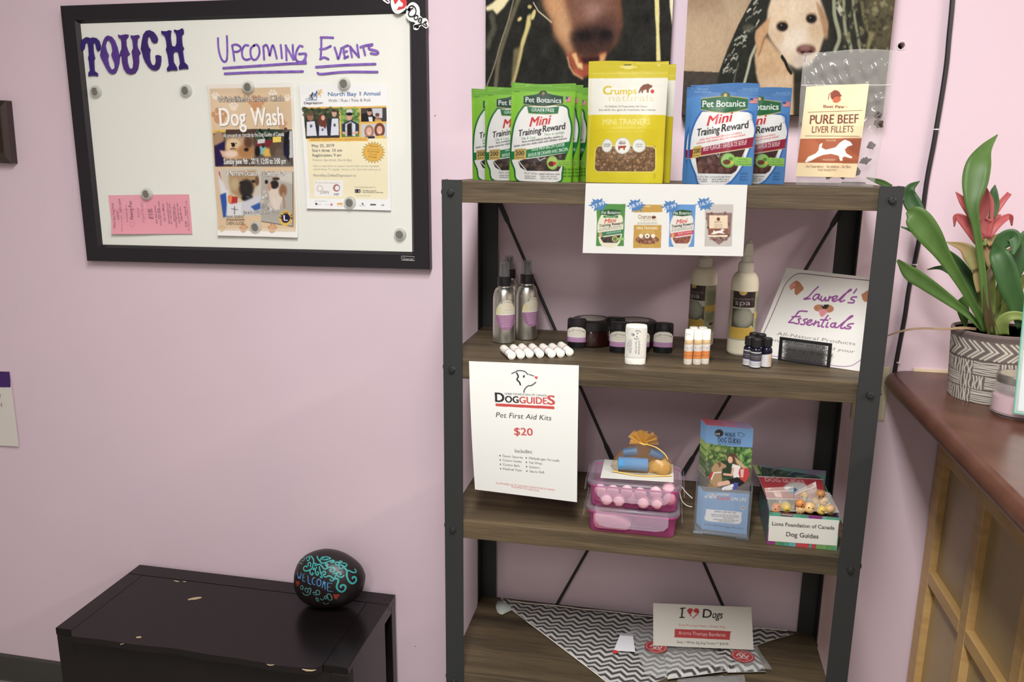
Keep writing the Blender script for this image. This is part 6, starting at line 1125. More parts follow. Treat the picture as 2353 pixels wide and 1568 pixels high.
# --- little dark oil bottles
m_oil = mat('dark_blue_glass', (18,18,36), .1, spec=.7)
def oil(px, py, yo, lab, cream, rz):
    A = Art([(0,0),(120,0),(120,200),(0,200)], (40, 56), (74,70,78) if not cream else (232,214,190))
    if cream:
        A.poly([(0,0),(120,0),(120,8),(0,60)], (18,18,36)); A.poly([(0,60),(60,34),(60,200),(0,180)], (226,224,226)); A.greek(66,90,112,90,9,(206,150,120),.8); A.greek(66,110,112,110,9,(206,150,120),.8); A.greek(66,130,112,130,9,(206,150,120),.8)
    else:
        A.rect(0,112,120,122,(120,90,150)); A.rect(0,122,120,200,(222,222,226)); A.rect(8,0,112,14,(226,226,230)); A.text('Lavender', (20,66),(104,66), 20, (196,194,200)); A.text('essential oil', (26,90),(98,90), 12, (170,168,176)); A.greek(20,150,100,150,11,(110,110,120)); A.greek(20,172,100,172,11,(110,110,120))
    p = base_at(px, py, Z2); r = .0102; c = np.array([p[0], p[1]+r+yo, Z2+.0003]); t = thing('oil_bottle', lab, 'bottle', c, 'small oil bottles'); t.rotation_euler = (0,0,rz)
    prof = [(.0005,0),(r-.001,0),(r,.001),(r,.033)]+[(r-(r-.0062)*(1-math.cos(math.pi/2*k/5)), .033+.006*math.sin(math.pi/2*k/5)) for k in range(1,6)]+[(.006,.041)]
    ob_ = MB().lathe(prof, n=28).build('bottle_body', m_oil, t, local=True, smooth=True)
    m = MB(); n = 30; V = []
    for z in (.0405,.055): V += [((.0088+.0004*(k%2))*math.cos(2*math.pi*k/n), (.0088+.0004*(k%2))*math.sin(2*math.pi*k/n), z) for k in range(n)]
    m.add(V, [(k,(k+1)%n,n+(k+1)%n,n+k) for k in range(n)]+[list(range(n))[::-1],[n+k for k in range(n)]]); m.lathe([(.0088,.055),(.0082,.0565),(.0005,.0568)], n=n); m.build('screw_cap', m_bp, t, local=True)
    art_mesh('label', A, lambda U, V: np.stack([(r+.0002)*np.sin((U-.5)*4.2), -(r+.0002)*np.cos((U-.5)*4.2), .0315-.0295*V], -1), PAPER, ob_, local=True)
oil(1735.5, 848, 0, 'front dark oil bottle with a lavender and white label', False, .1)
oil(1720, 843.5, .002, 'left dark oil bottle of the little cluster', False, -.4)
oil(1760, 846.5, 0, 'right dark oil bottle with a cream label', True, .2)
oil(1731, 837, .014, 'rear left dark oil bottle, only its cap showing', False, .4)
oil(1747, 838, .008, 'rear right dark oil bottle, only its cap showing', False, -.2)
# --- Laurel's Essentials sign in a wire holder
kq = crop(1560, 560, .20408); qq = [(1215,275),(2262,395),(2120,1453),(816,1256)]
A = Art(qq, (285, 240), (232,229,222)); pur = (150,68,150); dk = (104,50,92)
bd = [(2300,436),(2145,412),(1700,366),(1410,334),(1330,338),(1270,372),(1215,430),(1180,500),(1060,780),(960,1000),(900,1130),(860,1220)]
A.line(bd[:1]+spline(bd[1:], 5), 8, (110,54,96)); A.line(spline([(1000,1248),(1110,1268),(1350,1310),(1700,1362),(1850,1378),(1950,1362),(2010,1320),(2055,1280),(2100,1200)], 5), 7, (140,86,146))
A.poly([(1258,448),(1300,412),(1338,396),(1372,412),(1422,470),(1418,490),(1350,545),(1322,530),(1320,470),(1272,492)], (186,118,76)); A.poly([(1258,448),(1322,408),(1328,446),(1272,490)], (226,142,132)); A.poly([(2062,545),(2130,505),(2180,540),(2170,620),(2100,618),(2080,600)], (186,118,76))
def scr(strokes, c, wd):
    for s in strokes: A.line(s, wd, c, sm=6)
scr([[(1585,462),(1540,500),(1480,560),(1430,585),(1500,580)], [(1600,540),(1560,540),(1530,575),(1550,595),(1590,560),(1602,540),(1592,580),(1610,592)], [(1625,560),(1618,592),(1640,605),(1670,570),(1668,605),(1690,600)], [(1715,560),(1700,605),(1720,575),(1752,565)], [(1745,600),(1790,578),(1800,560),(1770,560),(1745,590),(1765,612),(1810,595)], [(1810,600),(1880,540),(1950,500),(1930,500),(1870,560),(1830,605),(1845,615),(1880,600)], [(2010,492),(1980,530)], [(2012,570),(1970,570),(1950,590),(1985,605),(1975,628),(1920,625)]], pur, 17)
scr([[(1468,716),(1380,715),(1340,760)], [(1380,716),(1330,770),(1262,838)], [(1300,775),(1390,772)], [(1262,838),(1320,842)], [(1400,795),(1372,800),(1380,825),(1370,852),(1330,850)], [(1470,800),(1430,808),(1445,835),(1430,862),(1395,858)], [(1460,850),(1510,830),(1520,810),(1480,820),(1465,855),(1495,870),(1530,850)], [(1565,820),(1540,870),(1570,840),(1600,835),(1590,880),(1610,880)], [(1700,760),(1650,830),(1630,880),(1650,890)], [(1620,808),(1700,812)], [(1700,840),(1678,885),(1700,892)], [(1722,795),(1724,796)], [(1790,845),(1745,850),(1730,880),(1760,890),(1785,850),(1775,890),(1800,895)], [(1810,890),(1880,830),(1970,770),(1940,775),(1870,850),(1840,895),(1860,905),(1890,890)], [(1980,850),(1930,858),(1915,878),(1950,890),(1935,908),(1890,905)]], pur, 17)
A.ell(1600,680,58,38,(190,124,78),1,0,.05); A.ell(1706,688,58,42,(190,124,78),1,0,.05); A.poly([(1590,700),(1660,690),(1700,720),(1668,755),(1640,778),(1612,765),(1602,730)], (226,140,150)); A.line([(1640,722),(1632,760)], 5, (196,104,120)); A.poly([(1632,645),(1708,642),(1706,668),(1680,690),(1645,688),(1628,664)], (30,28,30)); A.ell(1645,652,8,8,(220,220,220)); A.ell(1578,684,4,4,(130,80,50)); A.ell(1738,700,4,4,(130,80,50))
ik = (120,112,110)
A.text('All-Natural Products', (1120,988),(1992,1104), 40, ik, -.004); A.text('made for you and your', (1070,1068),(1985,1200), 40, ik, -.004); A.text('furry friend.', (1240,1180),(1758,1262), 40, ik, -.004)
LBL = atZ(*kq(qq[3]), Z2+.0006); LBRv = atZ(*kq((2030,1440)), Z2+.0006); e = (LBRv-LBL)/np.linalg.norm(LBRv-LBL); LTL = atY(*kq(qq[0]), -.095); nn = np.cross(e, LTL-LBL); nn /= np.linalg.norm(nn)
if nn@(CAM-LBL) < 0: nn = -nn
def onpl(px): d = ray(*px); return CAM+d*(((LBL-CAM)@nn)/(d@nn))
Cn = [onpl(kq(p)) for p in qq]; Cn[2][2] = max(Cn[2][2], Z2+.0006)
t = art_mesh('brand_sign', A, quad_surf(Cn), PAPER, None, (Cn[2]+Cn[3])/2, .0004, nn); tag(t, 'white sign with purple script and a puppy nose leaning on the second shelf', 'sign')
HL = atZ(*kq((1112,1312)), Z2+.0003); HR = atZ(*kq((1698,1398)), Z2+.0003); ex = HR-HL; hw = np.linalg.norm(ex); ex /= hw; ey = np.array([-ex[1], ex[0], 0])
HH = .047; th = thing('card_holder', 'small black wire mesh holder in front of the purple script sign', 'holder', (HL+HR)/2)
fr = lambda a, b, z: HL+ex*a+ey*b+np.array([0,0,z])
for a0, a1, z0, z1 in ((0, hw, HH-.006, HH), (0, .0065, 0, HH-.006), (hw-.0065, hw, 0, HH-.006), (.0065, hw-.0065, 0, .003)):
    MB().hexa([fr(a0,0,z0),fr(a1,0,z0),fr(a1,.002,z0),fr(a0,.002,z0),fr(a0,0,z1),fr(a1,0,z1),fr(a1,.002,z1),fr(a0,.002,z1)]).build('frame_bar', m_bp, th, bev=.0004, seg=1)
m = MB(); n1 = 22
for k in range(-20, n1+1):
    for sg in (1, -1):
        a0 = .0065+(hw-.013)*k/n1; H_ = HH-.009; slope = .45; pts = []
        for z in np.linspace(.003, HH-.006, 9):
            a = a0+sg*(z-.003)*.9/slope*1.0 if sg > 0 else a0+(HH-.009)*.9/slope-(z-.003)*.9/slope
            if .0065 <= a <= hw-.0065: pts.append(fr(a, .001, z))
        if len(pts) >= 2: m.tube(pts, .0005, 4)
tag(m.build('wire_mesh', m_bp, th), kind='stuff')
for a in (.004, hw-.004): MB().hexa([fr(a-.002,.002,0),fr(a+.002,.002,0),fr(a+.002,.0032,0),fr(a-.002,.0032,0),fr(a-.002,.002,.0025),fr(a+.002,.002,.0025),fr(a+.002,.0032,.0025),fr(a-.002,.0032,.0025)]).build('foot', m_bp, th)
# ================================================================== third shelf
Z3 = SH[2]
def rrect(x0, x1, y0, y1, r, n=5):
    out = []
    for cx, cy, a0 in ((x1-r,y1-r,0),(x0+r,y1-r,90),(x0+r,y0+r,180),(x1-r,y0+r,270)):
        for k in range(n+1): a = math.radians(a0+90*k/n); out.append((cx+r*math.cos(a), cy+r*math.sin(a)))
    return out
m_tub = mat('pink_clear_plastic', (176,70,128), .12, clear=.58, spec=.6); m_lid = mat('clear_lid_plastic', (196,184,200), .22, clear=.78, spec=.8); m_gask = mat('magenta_gasket', (182,60,128), .35)
def loft(rings, cap0=True, cap1=True):
    m = MB(); n = len(rings[0]); V = [p for r in rings for p in r]; Fc = [(j*n+k, j*n+(k+1)%n, (j+1)*n+(k+1)%n, (j+1)*n+k) for j in range(len(rings)-1) for k in range(n)]
    if cap0: Fc.append(list(range(n))[::-1])
    if cap1: Fc.append([(len(rings)-1)*n+k for k in range(n)])
    return m.add(V, Fc)
def ringz(x0, x1, y0, y1, r, z): return [(a, b, z) for a, b in rrect(x0, x1, y0, y1, r)]
def kit_box(x0, x1, y0, y1, z, h, lab):
    t = thing('storage_box', lab, 'container', ((x0+x1)/2, (y0+y1)/2, z), 'pink first aid kit boxes'); e = .0115
    loft([ringz(x0+e,x1-e,y0+e,y1-e,.012,z), ringz(x0+e-.003,x1-e+.003,y0+e-.003,y1-e+.003,.014,z+.004), ringz(x0+.006,x1-.006,y0+.006,y1-.006,.017,z+h*.76), ringz(x0+.006,x1-.006,y0+.006,y1-.006,.017,z+h*.78)], True, False).build('tub', m_tub, t, smooth=True)
    loft([ringz(x0+.002,x1-.002,y0+.002,y1-.002,.02,z+h*.79), ringz(x0+.0015,x1-.0015,y0+.0015,y1-.0015,.02,z+h*.86)], False, False).build('gasket', m_gask, t, smooth=True)
    loft([ringz(x0,x1,y0,y1,.022,z+h*.86), ringz(x0,x1,y0,y1,.022,z+h*.95), ringz(x0+.003,x1-.003,y0+.003,y1-.003,.02,z+h), ringz(x0+.008,x1-.008,y0+.008,y1-.008,.018,z+h), ringz(x0+.010,x1-.010,y0+.010,y1-.010,.016,z+h*.965)], False, True).build('lid', m_lid, t, smooth=True, angle=50)
    # snap flaps: front and both sides
    w_ = x1-x0; fx0, fx1 = x0+w_*.12, x1-w_*.12; pr = [(fx0,z+h*.9),(fx1,z+h*.9),(fx1,z+h*.55),(fx1-.008,z+h*.40),(fx1-.022,z+h*.34),(fx0+.022,z+h*.34),(fx0+.008,z+h*.40),(fx0,z+h*.55)]
    MB().prism(pr, lambda a,b,q: (a, y0-.0025-.004*(1-(b-z)/h)+q*0-(0 if q == 0 else .0013), b), 1).build('snap_flap', m_lid, t)
    for cx in (.32, .5, .70): MB().box(fx0+(fx1-fx0)*cx-.012, fx0+(fx1-fx0)*cx+.012, y0-.0062, y0-.0056, z+h*.47, z+h*.485).build('flap_rib', m_lid, t)
    for xs, sx in ((x0, -1), (x1, 1)):
        MB().prism([(y0+.02,z+h*.9),(y1-.02,z+h*.9),(y1-.024,z+h*.5),(y0+.024,z+h*.5)], lambda a,b,q: (xs+sx*(.002+.0045*(1-(b-z)/h)+(.0012 if q else 0)), a, b), 1).build('snap_flap', m_lid, t)
    return t
BX0, BX1, BY0, BY1, BH = .2850, .4690, -.3440, -.2150, .0535
kit_box(BX0, BX1, BY0, BY1, Z3+.0003, BH, 'lower pink clear storage box with snap lid')
kit_box(BX0+.001, BX1+.001, BY0+.001, BY1+.001, Z3+.0006+BH, BH, 'upper pink clear storage box holding cotton balls')
m_cot = mat('pink_cotton', (244,190,200), .9, bump=(160,.6), sss=.2); zb = Z3+.0006+BH
balls = [(.312,.026,-.322),(.337,.027,-.323),(.364,.0285,-.322),(.390,.027,-.323),(.447,.020,-.321),(.326,.0130,-.330),(.350,.0125,-.329),(.397,.0130,-.330),(.423,.0130,-.328),(.420,.0290,-.317),(.375,.0135,-.318),(.444,.034,-.300)]
nmz = ['leftmost cotton ball of the upper layer', 'second cotton ball of the upper layer', 'third cotton ball of the upper layer', 'fourth cotton ball of the upper layer', 'cotton ball at the right end of the box', 'leftmost cotton ball of the lower layer', 'second cotton ball of the lower layer', 'third cotton ball of the lower layer', 'rightmost cotton ball of the lower layer', 'cotton ball resting at the upper right', 'cotton ball behind the lower layer middle', 'cotton ball in the back right corner']
for i, (x, dz, y) in enumerate(balls):
    m = MB(); r = .0122; m.lathe([(.0005,-r)]+[(r*math.sin(math.pi*k/8), -r*math.cos(math.pi*k/8)) for k in range(1,8)]+[(.0005,r)], n=14); vv = np.array(m.v); vv *= (1+RNG.normal(0,.035,(len(vv),1))); m.v = [tuple(q) for q in vv]
    o = m.build('cotton_ball', m_cot, None, (x, y, zb+.002+dz), smooth=True, local=True, angle=180); tag(o, 'pink '+nmz[i]+' in the storage box', 'cotton ball', 'cotton balls')
m_swb = mat('swab_wood', (206,140,96), .6)
for i, (xa, xb, y, z) in enumerate(((.310,.448,-.318,.0055),(.305,.440,-.312,.0052),(.312,.452,-.306,.0058),(.306,.446,-.300,.005))):
    t = thing('cotton_swab', ['front', 'second', 'third', 'rear'][i]+' wooden swab lying under the cotton balls', 'swab', (xa, y, zb+z), 'wooden swabs')
    MB().cyl((xa,y,zb+z), (xb,y+.006,zb+z), .0011, 8).build('stick', m_swb, t); MB().tube([(xa-.002,y,zb+z),(xa+.002,y,zb+z),(xa+.010,y+.0004,zb+z),(xa+.013,y+.0005,zb+z)], [.0008,.0026,.0024,.001], 10).build('tip', m_cot, t, smooth=True)
# lower box: a folded pink pad and a dark roll
tag(loft([ringz(.302,.372,-.328,-.262,.012,Z3+.0045), ringz(.300,.375,-.330,-.260,.014,Z3+.012), ringz(.300,.355,-.330,-.260,.014,Z3+.028), ringz(.305,.345,-.325,-.266,.012,Z3+.032)]).build('cotton_pad', m_cot, None, (.335,-.295,Z3+.0045), smooth=True, angle=60), 'folded pale pink pad inside the lower storage box', 'pad')
rl = MB().tube([(.385,-.302,Z3+.0255),(.386,-.302,Z3+.0255),(.446,-.302,Z3+.0255),(.447,-.302,Z3+.0255)], [.010,.0185,.0185,.010], 24).build('bandage_roll', mat('plum_bandage', (112,44,84), .8, bump=(200,.4)), None, (.416,-.302,Z3+.007), smooth=True); tag(rl, 'plum bandage roll inside the lower storage box', 'bandage')
# card and organza bag on the lid
zt2 = Z3+.0006+2*BH
k6 = crop(1320, 970, .18496); cq = [atZ(*k6(p), zt2+.0004) for p in ((375,465),(1228,525),(1232,748),(322,692))]
A = Art([(0,0),(860,0),(860,230),(0,230)], (150, 60), (232,232,222)); A.rect(110,70,400,150,(206,206,198),.6,20); A.greek(120,170,520,172,16,(190,190,182),.5)
tag(art_mesh('kit_card', A, quad_surf(cq), PAPER, None, sum(cq)/4, .0006, (0,0,1)), 'white card lying on top of the upper storage box', 'card')
zo = zt2+.0012; cc = atZ(*k6((835,600)), zo+.004); ox, oy = cc[0], cc[1]+.008
m_org = mat('gold_organza', (184,134,54), .5, clear=.84, spec=.5, bump=(300,.5)); m_org2 = mat('gold_organza_folds', (206,150,56), .45, clear=.35)
ot = thing('organza_bag', 'gold organza drawstring bag on the pink storage boxes', 'bag', (ox, oy, zo))
m = MB(); NB = 48; prof = [(.0005,.0003),(.054,.0003),(.0625,.003),(.0615,.012),(.056,.026),(.044,.040),(.028,.051),(.014,.0565),(.0065,.059)]; V = []
for r, z in prof:
    for k in range(NB):
        a = 2*math.pi*k/NB; cr_ = 1+.06*math.sin(a*7+z*90)*(z > .001); V.append((ox+r*cr_*math.cos(a), oy+r*.52*cr_*math.sin(a), zo+z))
m.add(V, [(j*NB+k, j*NB+(k+1)%NB, (j+1)*NB+(k+1)%NB, (j+1)*NB+k) for j in range(len(prof)-1) for k in range(NB)]); m.build('pouch', m_org, ot, smooth=True, angle=180)
for k in range(7):
    a = -1.25+2.5*k/6; d = np.array([math.sin(a), -.15+.1*(k % 2), math.cos(a)*.95]); s_ = np.array([math.cos(a), .3, -math.sin(a)]); s_ /= np.linalg.norm(s_); b = np.array([ox, oy, zo+.058]); L = .026+.006*((k*3) % 4)/3
    MB().grid([[b+d*L*t_+s_*w_*(.0022+.0075*t_)+np.array([0,.002*math.sin(w_*3+k),0]) for w_ in (-1,-.4,.4,1)] for t_ in (0,.35,.7,1)]).build('gathered_frill', m_org2, ot, smooth=True)
MB().tube([(ox+.0075*math.cos(a), oy+.0065*math.sin(a), zo+.0585+.001*math.sin(a*2)) for a in np.linspace(0,2*math.pi,20,endpoint=False)], .0018, 8, closed=True).build('drawstring', mat('gold_cord', (226,184,96), .4), ot, smooth=True)
MB().tube(spline([(ox+.006,oy-.006,zo+.0585),(ox+.025,oy-.014,zo+.057),(ox+.042,oy-.018,zo+.047),(ox+.050,oy-.02,zo+.036)],5), .0012, 6).build('drawstring_tail', mat('gold_cord'), ot, smooth=True)
MB().tube(spline([(ox-.058,oy-.02,zo+.002),(ox,oy-.032,zo+.0012),(ox+.060,oy-.018,zo+.002)],6), .0014, 6).build('hem', mat('gold_cord'), ot, smooth=True)
m_blr = mat('blue_bag_roll', (52,136,192), .3, bump=(30,.5,(2,60,60)), spec=.6); m_teal = mat('teal_bag_roll', (20,104,150), .3, spec=.6)
def roll(a, b, r, mt, lab):
    a = np.array(a); b = np.array(b); d = (b-a)/np.linalg.norm(b-a); t = thing('bag_roll', lab, 'roll', (a+b)/2-np.array([0,0,r]), 'bag rolls')
    MB().tube([a,a+d*.0008,b-d*.0008,b], [r*.92,r,r,r*.92], 24).build('wound_film', mt, t, smooth=True); MB().tube([a-d*.0005,a+d*.0004], r*.34, 14).build('core_hole', mat('dark_void'), t)
roll((ox-.047,oy-.010,zo+.0155),(ox+.012,oy-.008,zo+.0160), .0135, m_blr, 'pale blue roll of bags at the front of the organza bag')
roll((ox-.038,oy-.002,zo+.036),(ox-.010,oy-.002,zo+.042), .0085, m_teal, 'teal roll of bags in the upper left of the organza bag')
roll((ox+.014,oy-.002,zo+.042),(ox+.040,oy-.002,zo+.034), .0085, m_teal, 'teal roll of bags in the upper right of the organza bag')
cl_ = MB(); cl_.lathe([(.0005,.001),(.020,.001),(.024,.008),(.019,.020),(.010,.028),(.0005,.030)], (ox+.036,oy-.002,zo), n=18, sy=.55); vv = np.array(cl_.v); vv += RNG.normal(0,.0012,vv.shape); cl_.v = [tuple(q) for q in vv]
tag(cl_.build('gold_cloth', mat('gold_satin', (190,150,86), .35, bump=(50,.6)), None, (ox+.036,oy,zo+.001), smooth=True), 'crumpled gold satin cloth inside the organza bag', 'cloth')
# string beside the boxes
st_ = [atY(*k6(p), y) for p, y in (((1330,800),-.28),((1390,880),-.285),((1465,950),-.29))]; st2 = [atY(*k6(p), y) for p, y in (((1305,860),-.27),((1330,970),-.275),((1390,1035),-.28),((1465,1058),-.285))]
t = thing('white_string', 'loose white string hanging beside the pink boxes', 'string', (BX1+.02, -.28, Z3)); mst = mat('white_string', (226,220,208), .6)
MB().tube(spline(st_,5), .0008, 6).build('strand', mst, t, smooth=True); MB().tube(spline(st2,5), .0008, 6).build('strand', mst, t, smooth=True)

# --- brochure holder
k7 = crop(1560, 940, .2168); qf = [(288,158),(792,208),(716,1345),(236,1300)]
A = Art(qf, (112, 250), (112,162,212)); nv = (34,40,66)
A.poly([(280,150),(800,198),(800,214),(280,172)], (206,60,74)); A.ell(428,266,46,44,(40,42,52)); A.text('pet', (390,280),(436,284), 26, (236,236,236), .01); A.greek(392,300,466,302,9,(190,190,196),.6); A.text('WALK', (486,300),(600,306), 46, nv, .016); A.line([(622,262),(650,255),(680,272),(695,285),(670,300),(650,318)], 4, nv, sm=4); A.line([(630,268),(640,290),(628,292)], 5, nv); A.ell(540,316,9,8,nv); A.ell(540,316,5,4,(112,162,212)); A.line([(470,312),(528,316)], 3, nv); A.line([(552,318),(630,322)], 3, nv); A.text('DOG GUIDES', (418,362),(656,378), 46, nv, .016); A.line([(416,376),(650,390)], 3, nv)
A.poly([(270,370),(400,398),(560,410),(790,420),(745,900),(255,880)], (70,96,52)); A.scatter([(270,380),(500,410),(500,560),(260,600)], 110, [(116,146,66),(86,120,54),(150,170,84),(60,84,44)], (10,24), .9, 3, 1.2, 4); A.scatter([(540,420),(785,430),(770,640),(600,640)], 110, [(70,120,50),(110,160,70),(46,76,38),(140,180,90)], (9,20), .9, 3, 1.2, 5); A.scatter([(250,560),(340,560),(320,760),(250,740)], 50, [(86,96,74),(130,126,110),(60,74,52)], (8,18), .9, 3)
A.poly([(250,740),(400,800),(760,790),(745,920),(240,900)], (104,98,96), 1, 6); A.poly([(450,560),(560,560),(560,760),(440,740)], (34,52,38), .8, 10)
dg = (176,142,98); A.poly([(350,700),(345,650),(380,600),(420,578),(460,590),(515,620),(490,645),(465,650),(455,690),(458,790),(430,850),(380,855),(330,850),(330,780)], dg, 1, 3); A.poly([(405,585),(440,580),(450,620),(430,640)], (120,84,56)); A.poly([(312,760),(345,690),(372,690),(340,770)], (190,40,50)); A.line([(345,770),(372,700),(450,690)], 12, (232,228,220)); A.ell(512,622,8,8,(40,30,30)); A.poly([(345,810),(300,830),(320,860),(380,858)], (150,118,80),1,4)
A.poly([(510,520),(545,482),(600,490),(640,560),(700,630),(680,680),(600,640),(560,560)], (92,62,42), 1, 4); A.poly([(590,520),(640,560),(720,640),(690,660),(610,590)], (206,180,130), .9, 5); A.ell(545,555,26,38,(226,176,146)); A.poly([(570,600),(650,620),(660,740),(580,750),(560,640)], (232,226,222)); A.poly([(640,650),(735,640),(748,720),(700,800),(650,760),(630,700)], (200,46,54)); A.poly([(650,660),(690,650),(680,740),(655,740)], (226,180,178)); A.ell(668,735,9,9,(236,206,120)); A.line([(575,650),(560,720),(480,712)], 24, (222,168,140)); A.poly([(510,770),(620,740),(700,800),(640,840),(520,800)], (30,28,34)); A.line([(520,800),(430,820)], 44, (226,176,148)); A.line([(570,830),(470,870)], 30, (236,234,232)); A.poly([(580,800),(630,800),(610,890),(575,880)], (70,84,170)); A.ell(520,860,50,22,(226,224,226))
A.poly([(250,900),(745,915),(735,960),(250,945)], (112,162,212), .8, 8); A.text('GIVING CANADIANS', (300,940),(530,944), 24, (246,246,246), .014, shear=.2, shadow=[(3,3,(60,60,80))]); A.text('A NEW', (272,972),(400,976), 34, (246,246,246), .02, shear=.15, shadow=[(3,3,(60,60,80))]); A.text('Leash', (412,984),(540,988), 42, (206,50,60), .02, shear=.15, shadow=[(2,2,(240,240,240))]); A.text('ON LIFE', (552,990),(712,996), 34, (246,246,246), .018, shear=.15, shadow=[(3,3,(60,60,80))])
A.line([(308,990),(300,1075)], 4, (90,130,180)); A.line([(610,1000),(600,1095)], 4, (90,130,180)); A.ell(680,1066,26,17,(206,204,206)); A.ell(672,1064,8,9,(60,60,70)); A.ell(690,1066,7,8,(60,60,70))
A.poly(spline([(290,1088),(480,1098),(655,1112),(658,1140),(645,1230),(480,1225),(285,1208),(284,1140),(290,1088)],3), (236,236,236)); A.text('SUNDAY JUNE 2ND, 2019', (378,1118),(606,1128), 17, (70,70,80), .006)
for i, (a, b) in enumerate(((345,630),(350,640),(470,580),(365,630),(420,590))): A.greek(a, 1146+i*17, b, 1152+i*17, 12, (100,100,110), .8)
A.text('www.walkfordogguides.com', (268,1256),(678,1290), 24, (52,80,130), .004)
yB0 = -.300
LBo = [atY(*k7(qf[0]), -.266), atY(*k7(qf[1]), -.273), atY(*k7(qf[2]), -.296), atY(*k7(qf[3]), -.289)]
LBo[2][2] = max(LBo[2][2], Z3+.0048); LBo[3][2] = max(LBo[3][2], Z3+.0048)
nb = np.cross(LBo[1]-LBo[0], LBo[0]-LBo[3]); nb /= np.linalg.norm(nb); nb = nb if nb@(CAM-LBo[0]) > 0 else -nb
bl = ['front blue dog walk brochure in the clear holder', 'brochure second from the front in the clear holder', 'brochure third from the front in the clear holder', 'brochure fourth from the front in the clear holder', 'rearmost brochure in the clear holder']; b0 = None; ex_ = (LBo[1]-LBo[0])/np.linalg.norm(LBo[1]-LBo[0])
for i, lab in enumerate(bl):
    if b0 is None:
        b0 = art_mesh('brochure', A, quad_surf(LBo), GLOSSP, None, (LBo[2]+LBo[3])/2, .0006, nb, (206,70,80)); o = b0
    else: o = b0.copy(); COL.objects.link(o); o.location = b0.location+Vector(-nb*.0014*i-ex_*.0026*i+np.array([0,0,.0022*i]))
    tag(o, lab, 'brochure', 'brochures in the holder')
m_acr2 = mat('smoky_clear_acrylic', (176,180,186), .06, clear=.87, spec=.9); m_edge = mat('acrylic_edge_grey', (96,100,106), .15, clear=.25)
HB = atZ(*k7((148,1318)), Z3+.0003); HC = atZ(*k7((742,1390)), Z3+.0003); ex = HC-HB; hwid = np.linalg.norm(ex); ex /= hwid; ey = np.array([-ex[1],ex[0],0]); lean = .06
hf = lambda a, b, z: HB+ex*a+ey*(b+z*lean*1.0)+np.array([0,0,z])
ht = thing('brochure_holder', 'clear acrylic holder full of blue dog walk brochures', 'holder', HB+ex*hwid/2)
def slab(nm, a0, a1, b0_, b1_, z0, z1, mt): MB().hexa([hf(a0,b0_,z0),hf(a1,b0_,z0),hf(a1,b1_,z0),hf(a0,b1_,z0),hf(a0,b0_,z1),hf(a1,b0_,z1),hf(a1,b1_,z1),hf(a0,b1_,z1)]).build(nm, mt, ht, bev=.0006, seg=1)
slab('front_wall', .003, hwid-.003, .0, .0018, .004, .098, m_acr2); slab('back_wall', .003, hwid-.003, .030, .0318, .004, .150, m_acr2); slab('side_wall', .0, .0028, .0, .0318, .004, .118, m_edge); slab('side_wall', hwid-.0028, hwid, .0, .0318, .004, .105, m_edge); slab('base', .0, hwid, .0, .0318, .0, .004, m_edge)
for a0, a1 in ((.0,.020),(hwid-.026,hwid)): slab('foot_lip', a0, a1, -.004, .0, .0, .005, m_edge)

# --- patterned box of little toys
GX0, GX1, GY0, GY1, GH = .6345, .7625, -.3190, -.1550, .0675
gt = thing('gift_box', 'open colourful patterned box of toy bags with a white paper label', 'box', ((GX0+GX1)/2, (GY0+GY1)/2, Z3)); pats = [(74,168,140),(96,160,84),(150,52,126),(196,60,66),(98,178,176),(120,168,90),(60,150,120)]
A = Art([(0,0),(780,0),(780,380),(0,380)], (150, 72), (84,172,142)); g = random.Random(9)
for k in range(16): x = k*50; A.poly([(x,300),(x+52,296),(x+54,390),(x-4,390)], g.choice(pats)); A.poly([(x,-5),(x+50,-5),(x+46,60),(x+4,56)], g.choice([(84,172,142),(96,178,150),(74,160,130)]))
A.poly([(430,-5),(590,-5),(575,50),(540,38),(505,55),(440,45)], (142,46,130)); A.poly([(130,-5),(270,-5),(265,40),(130,40)], (110,60,70)); A.line([(140,20),(260,20)], 10, (226,206,206)); A.poly([(0,180),(40,180),(50,380),(0,380)], (150,52,126)); A.poly([(330,320),(470,320),(470,390),(320,390)], (206,60,66)); A.poly([(740,60),(780,60),(780,200),(745,200)], (130,60,70)); A.noise(6, 5)
fq = [P3(GX0,GY0,Z3+GH), P3(GX1,GY0,Z3+GH), P3(GX1,GY0,Z3+.0005), P3(GX0,GY0,Z3+.0005)]; m_gb = mat('green_patterned_card', (70,140,112), .6, var=(28,(110,90,120))); m_in = mat('kraft_inside', (120,70,56), .8)
gfp = art_mesh('front_panel', A, quad_surf(fq), PAPER, gt, None, .0018, (0,-1,0), (120,80,66))
for nm, b in (('side_panel',(GX0,GX0+.0018,GY0+.0018,GY1,Z3+.0005,Z3+GH)),('side_panel',(GX1-.0018,GX1,GY0+.0018,GY1,Z3+.0005,Z3+GH)),('back_panel',(GX0,GX1,GY1-.0018,GY1,Z3+.0005,Z3+GH+.03)),('floor_panel',(GX0+.002,GX1-.002,GY0+.002,GY1-.002,Z3+.0006,Z3+.0020))): MB().box(*b).build(nm, m_gb if 'floor' not in nm else m_in, gt)
A = Art([(960,1135),(1698,1185),(1672,1452),(946,1400)], (150, 58), (240,238,226)); A.text('Lions Foundation of Canada', (990,1236),(1645,1282), 38, (34,32,34), .012); A.text('Dog Guides', (1138,1350),(1478,1376), 46, (34,32,34), .012)
lq = [atY(*k7(p), GY0-.0006) for p in ((960,1135),(1698,1185),(1672,1452),(946,1400))]; art_mesh('paper_label', A, quad_surf(lq), PAPER, gfp, None, .0004, (0,-1,0))
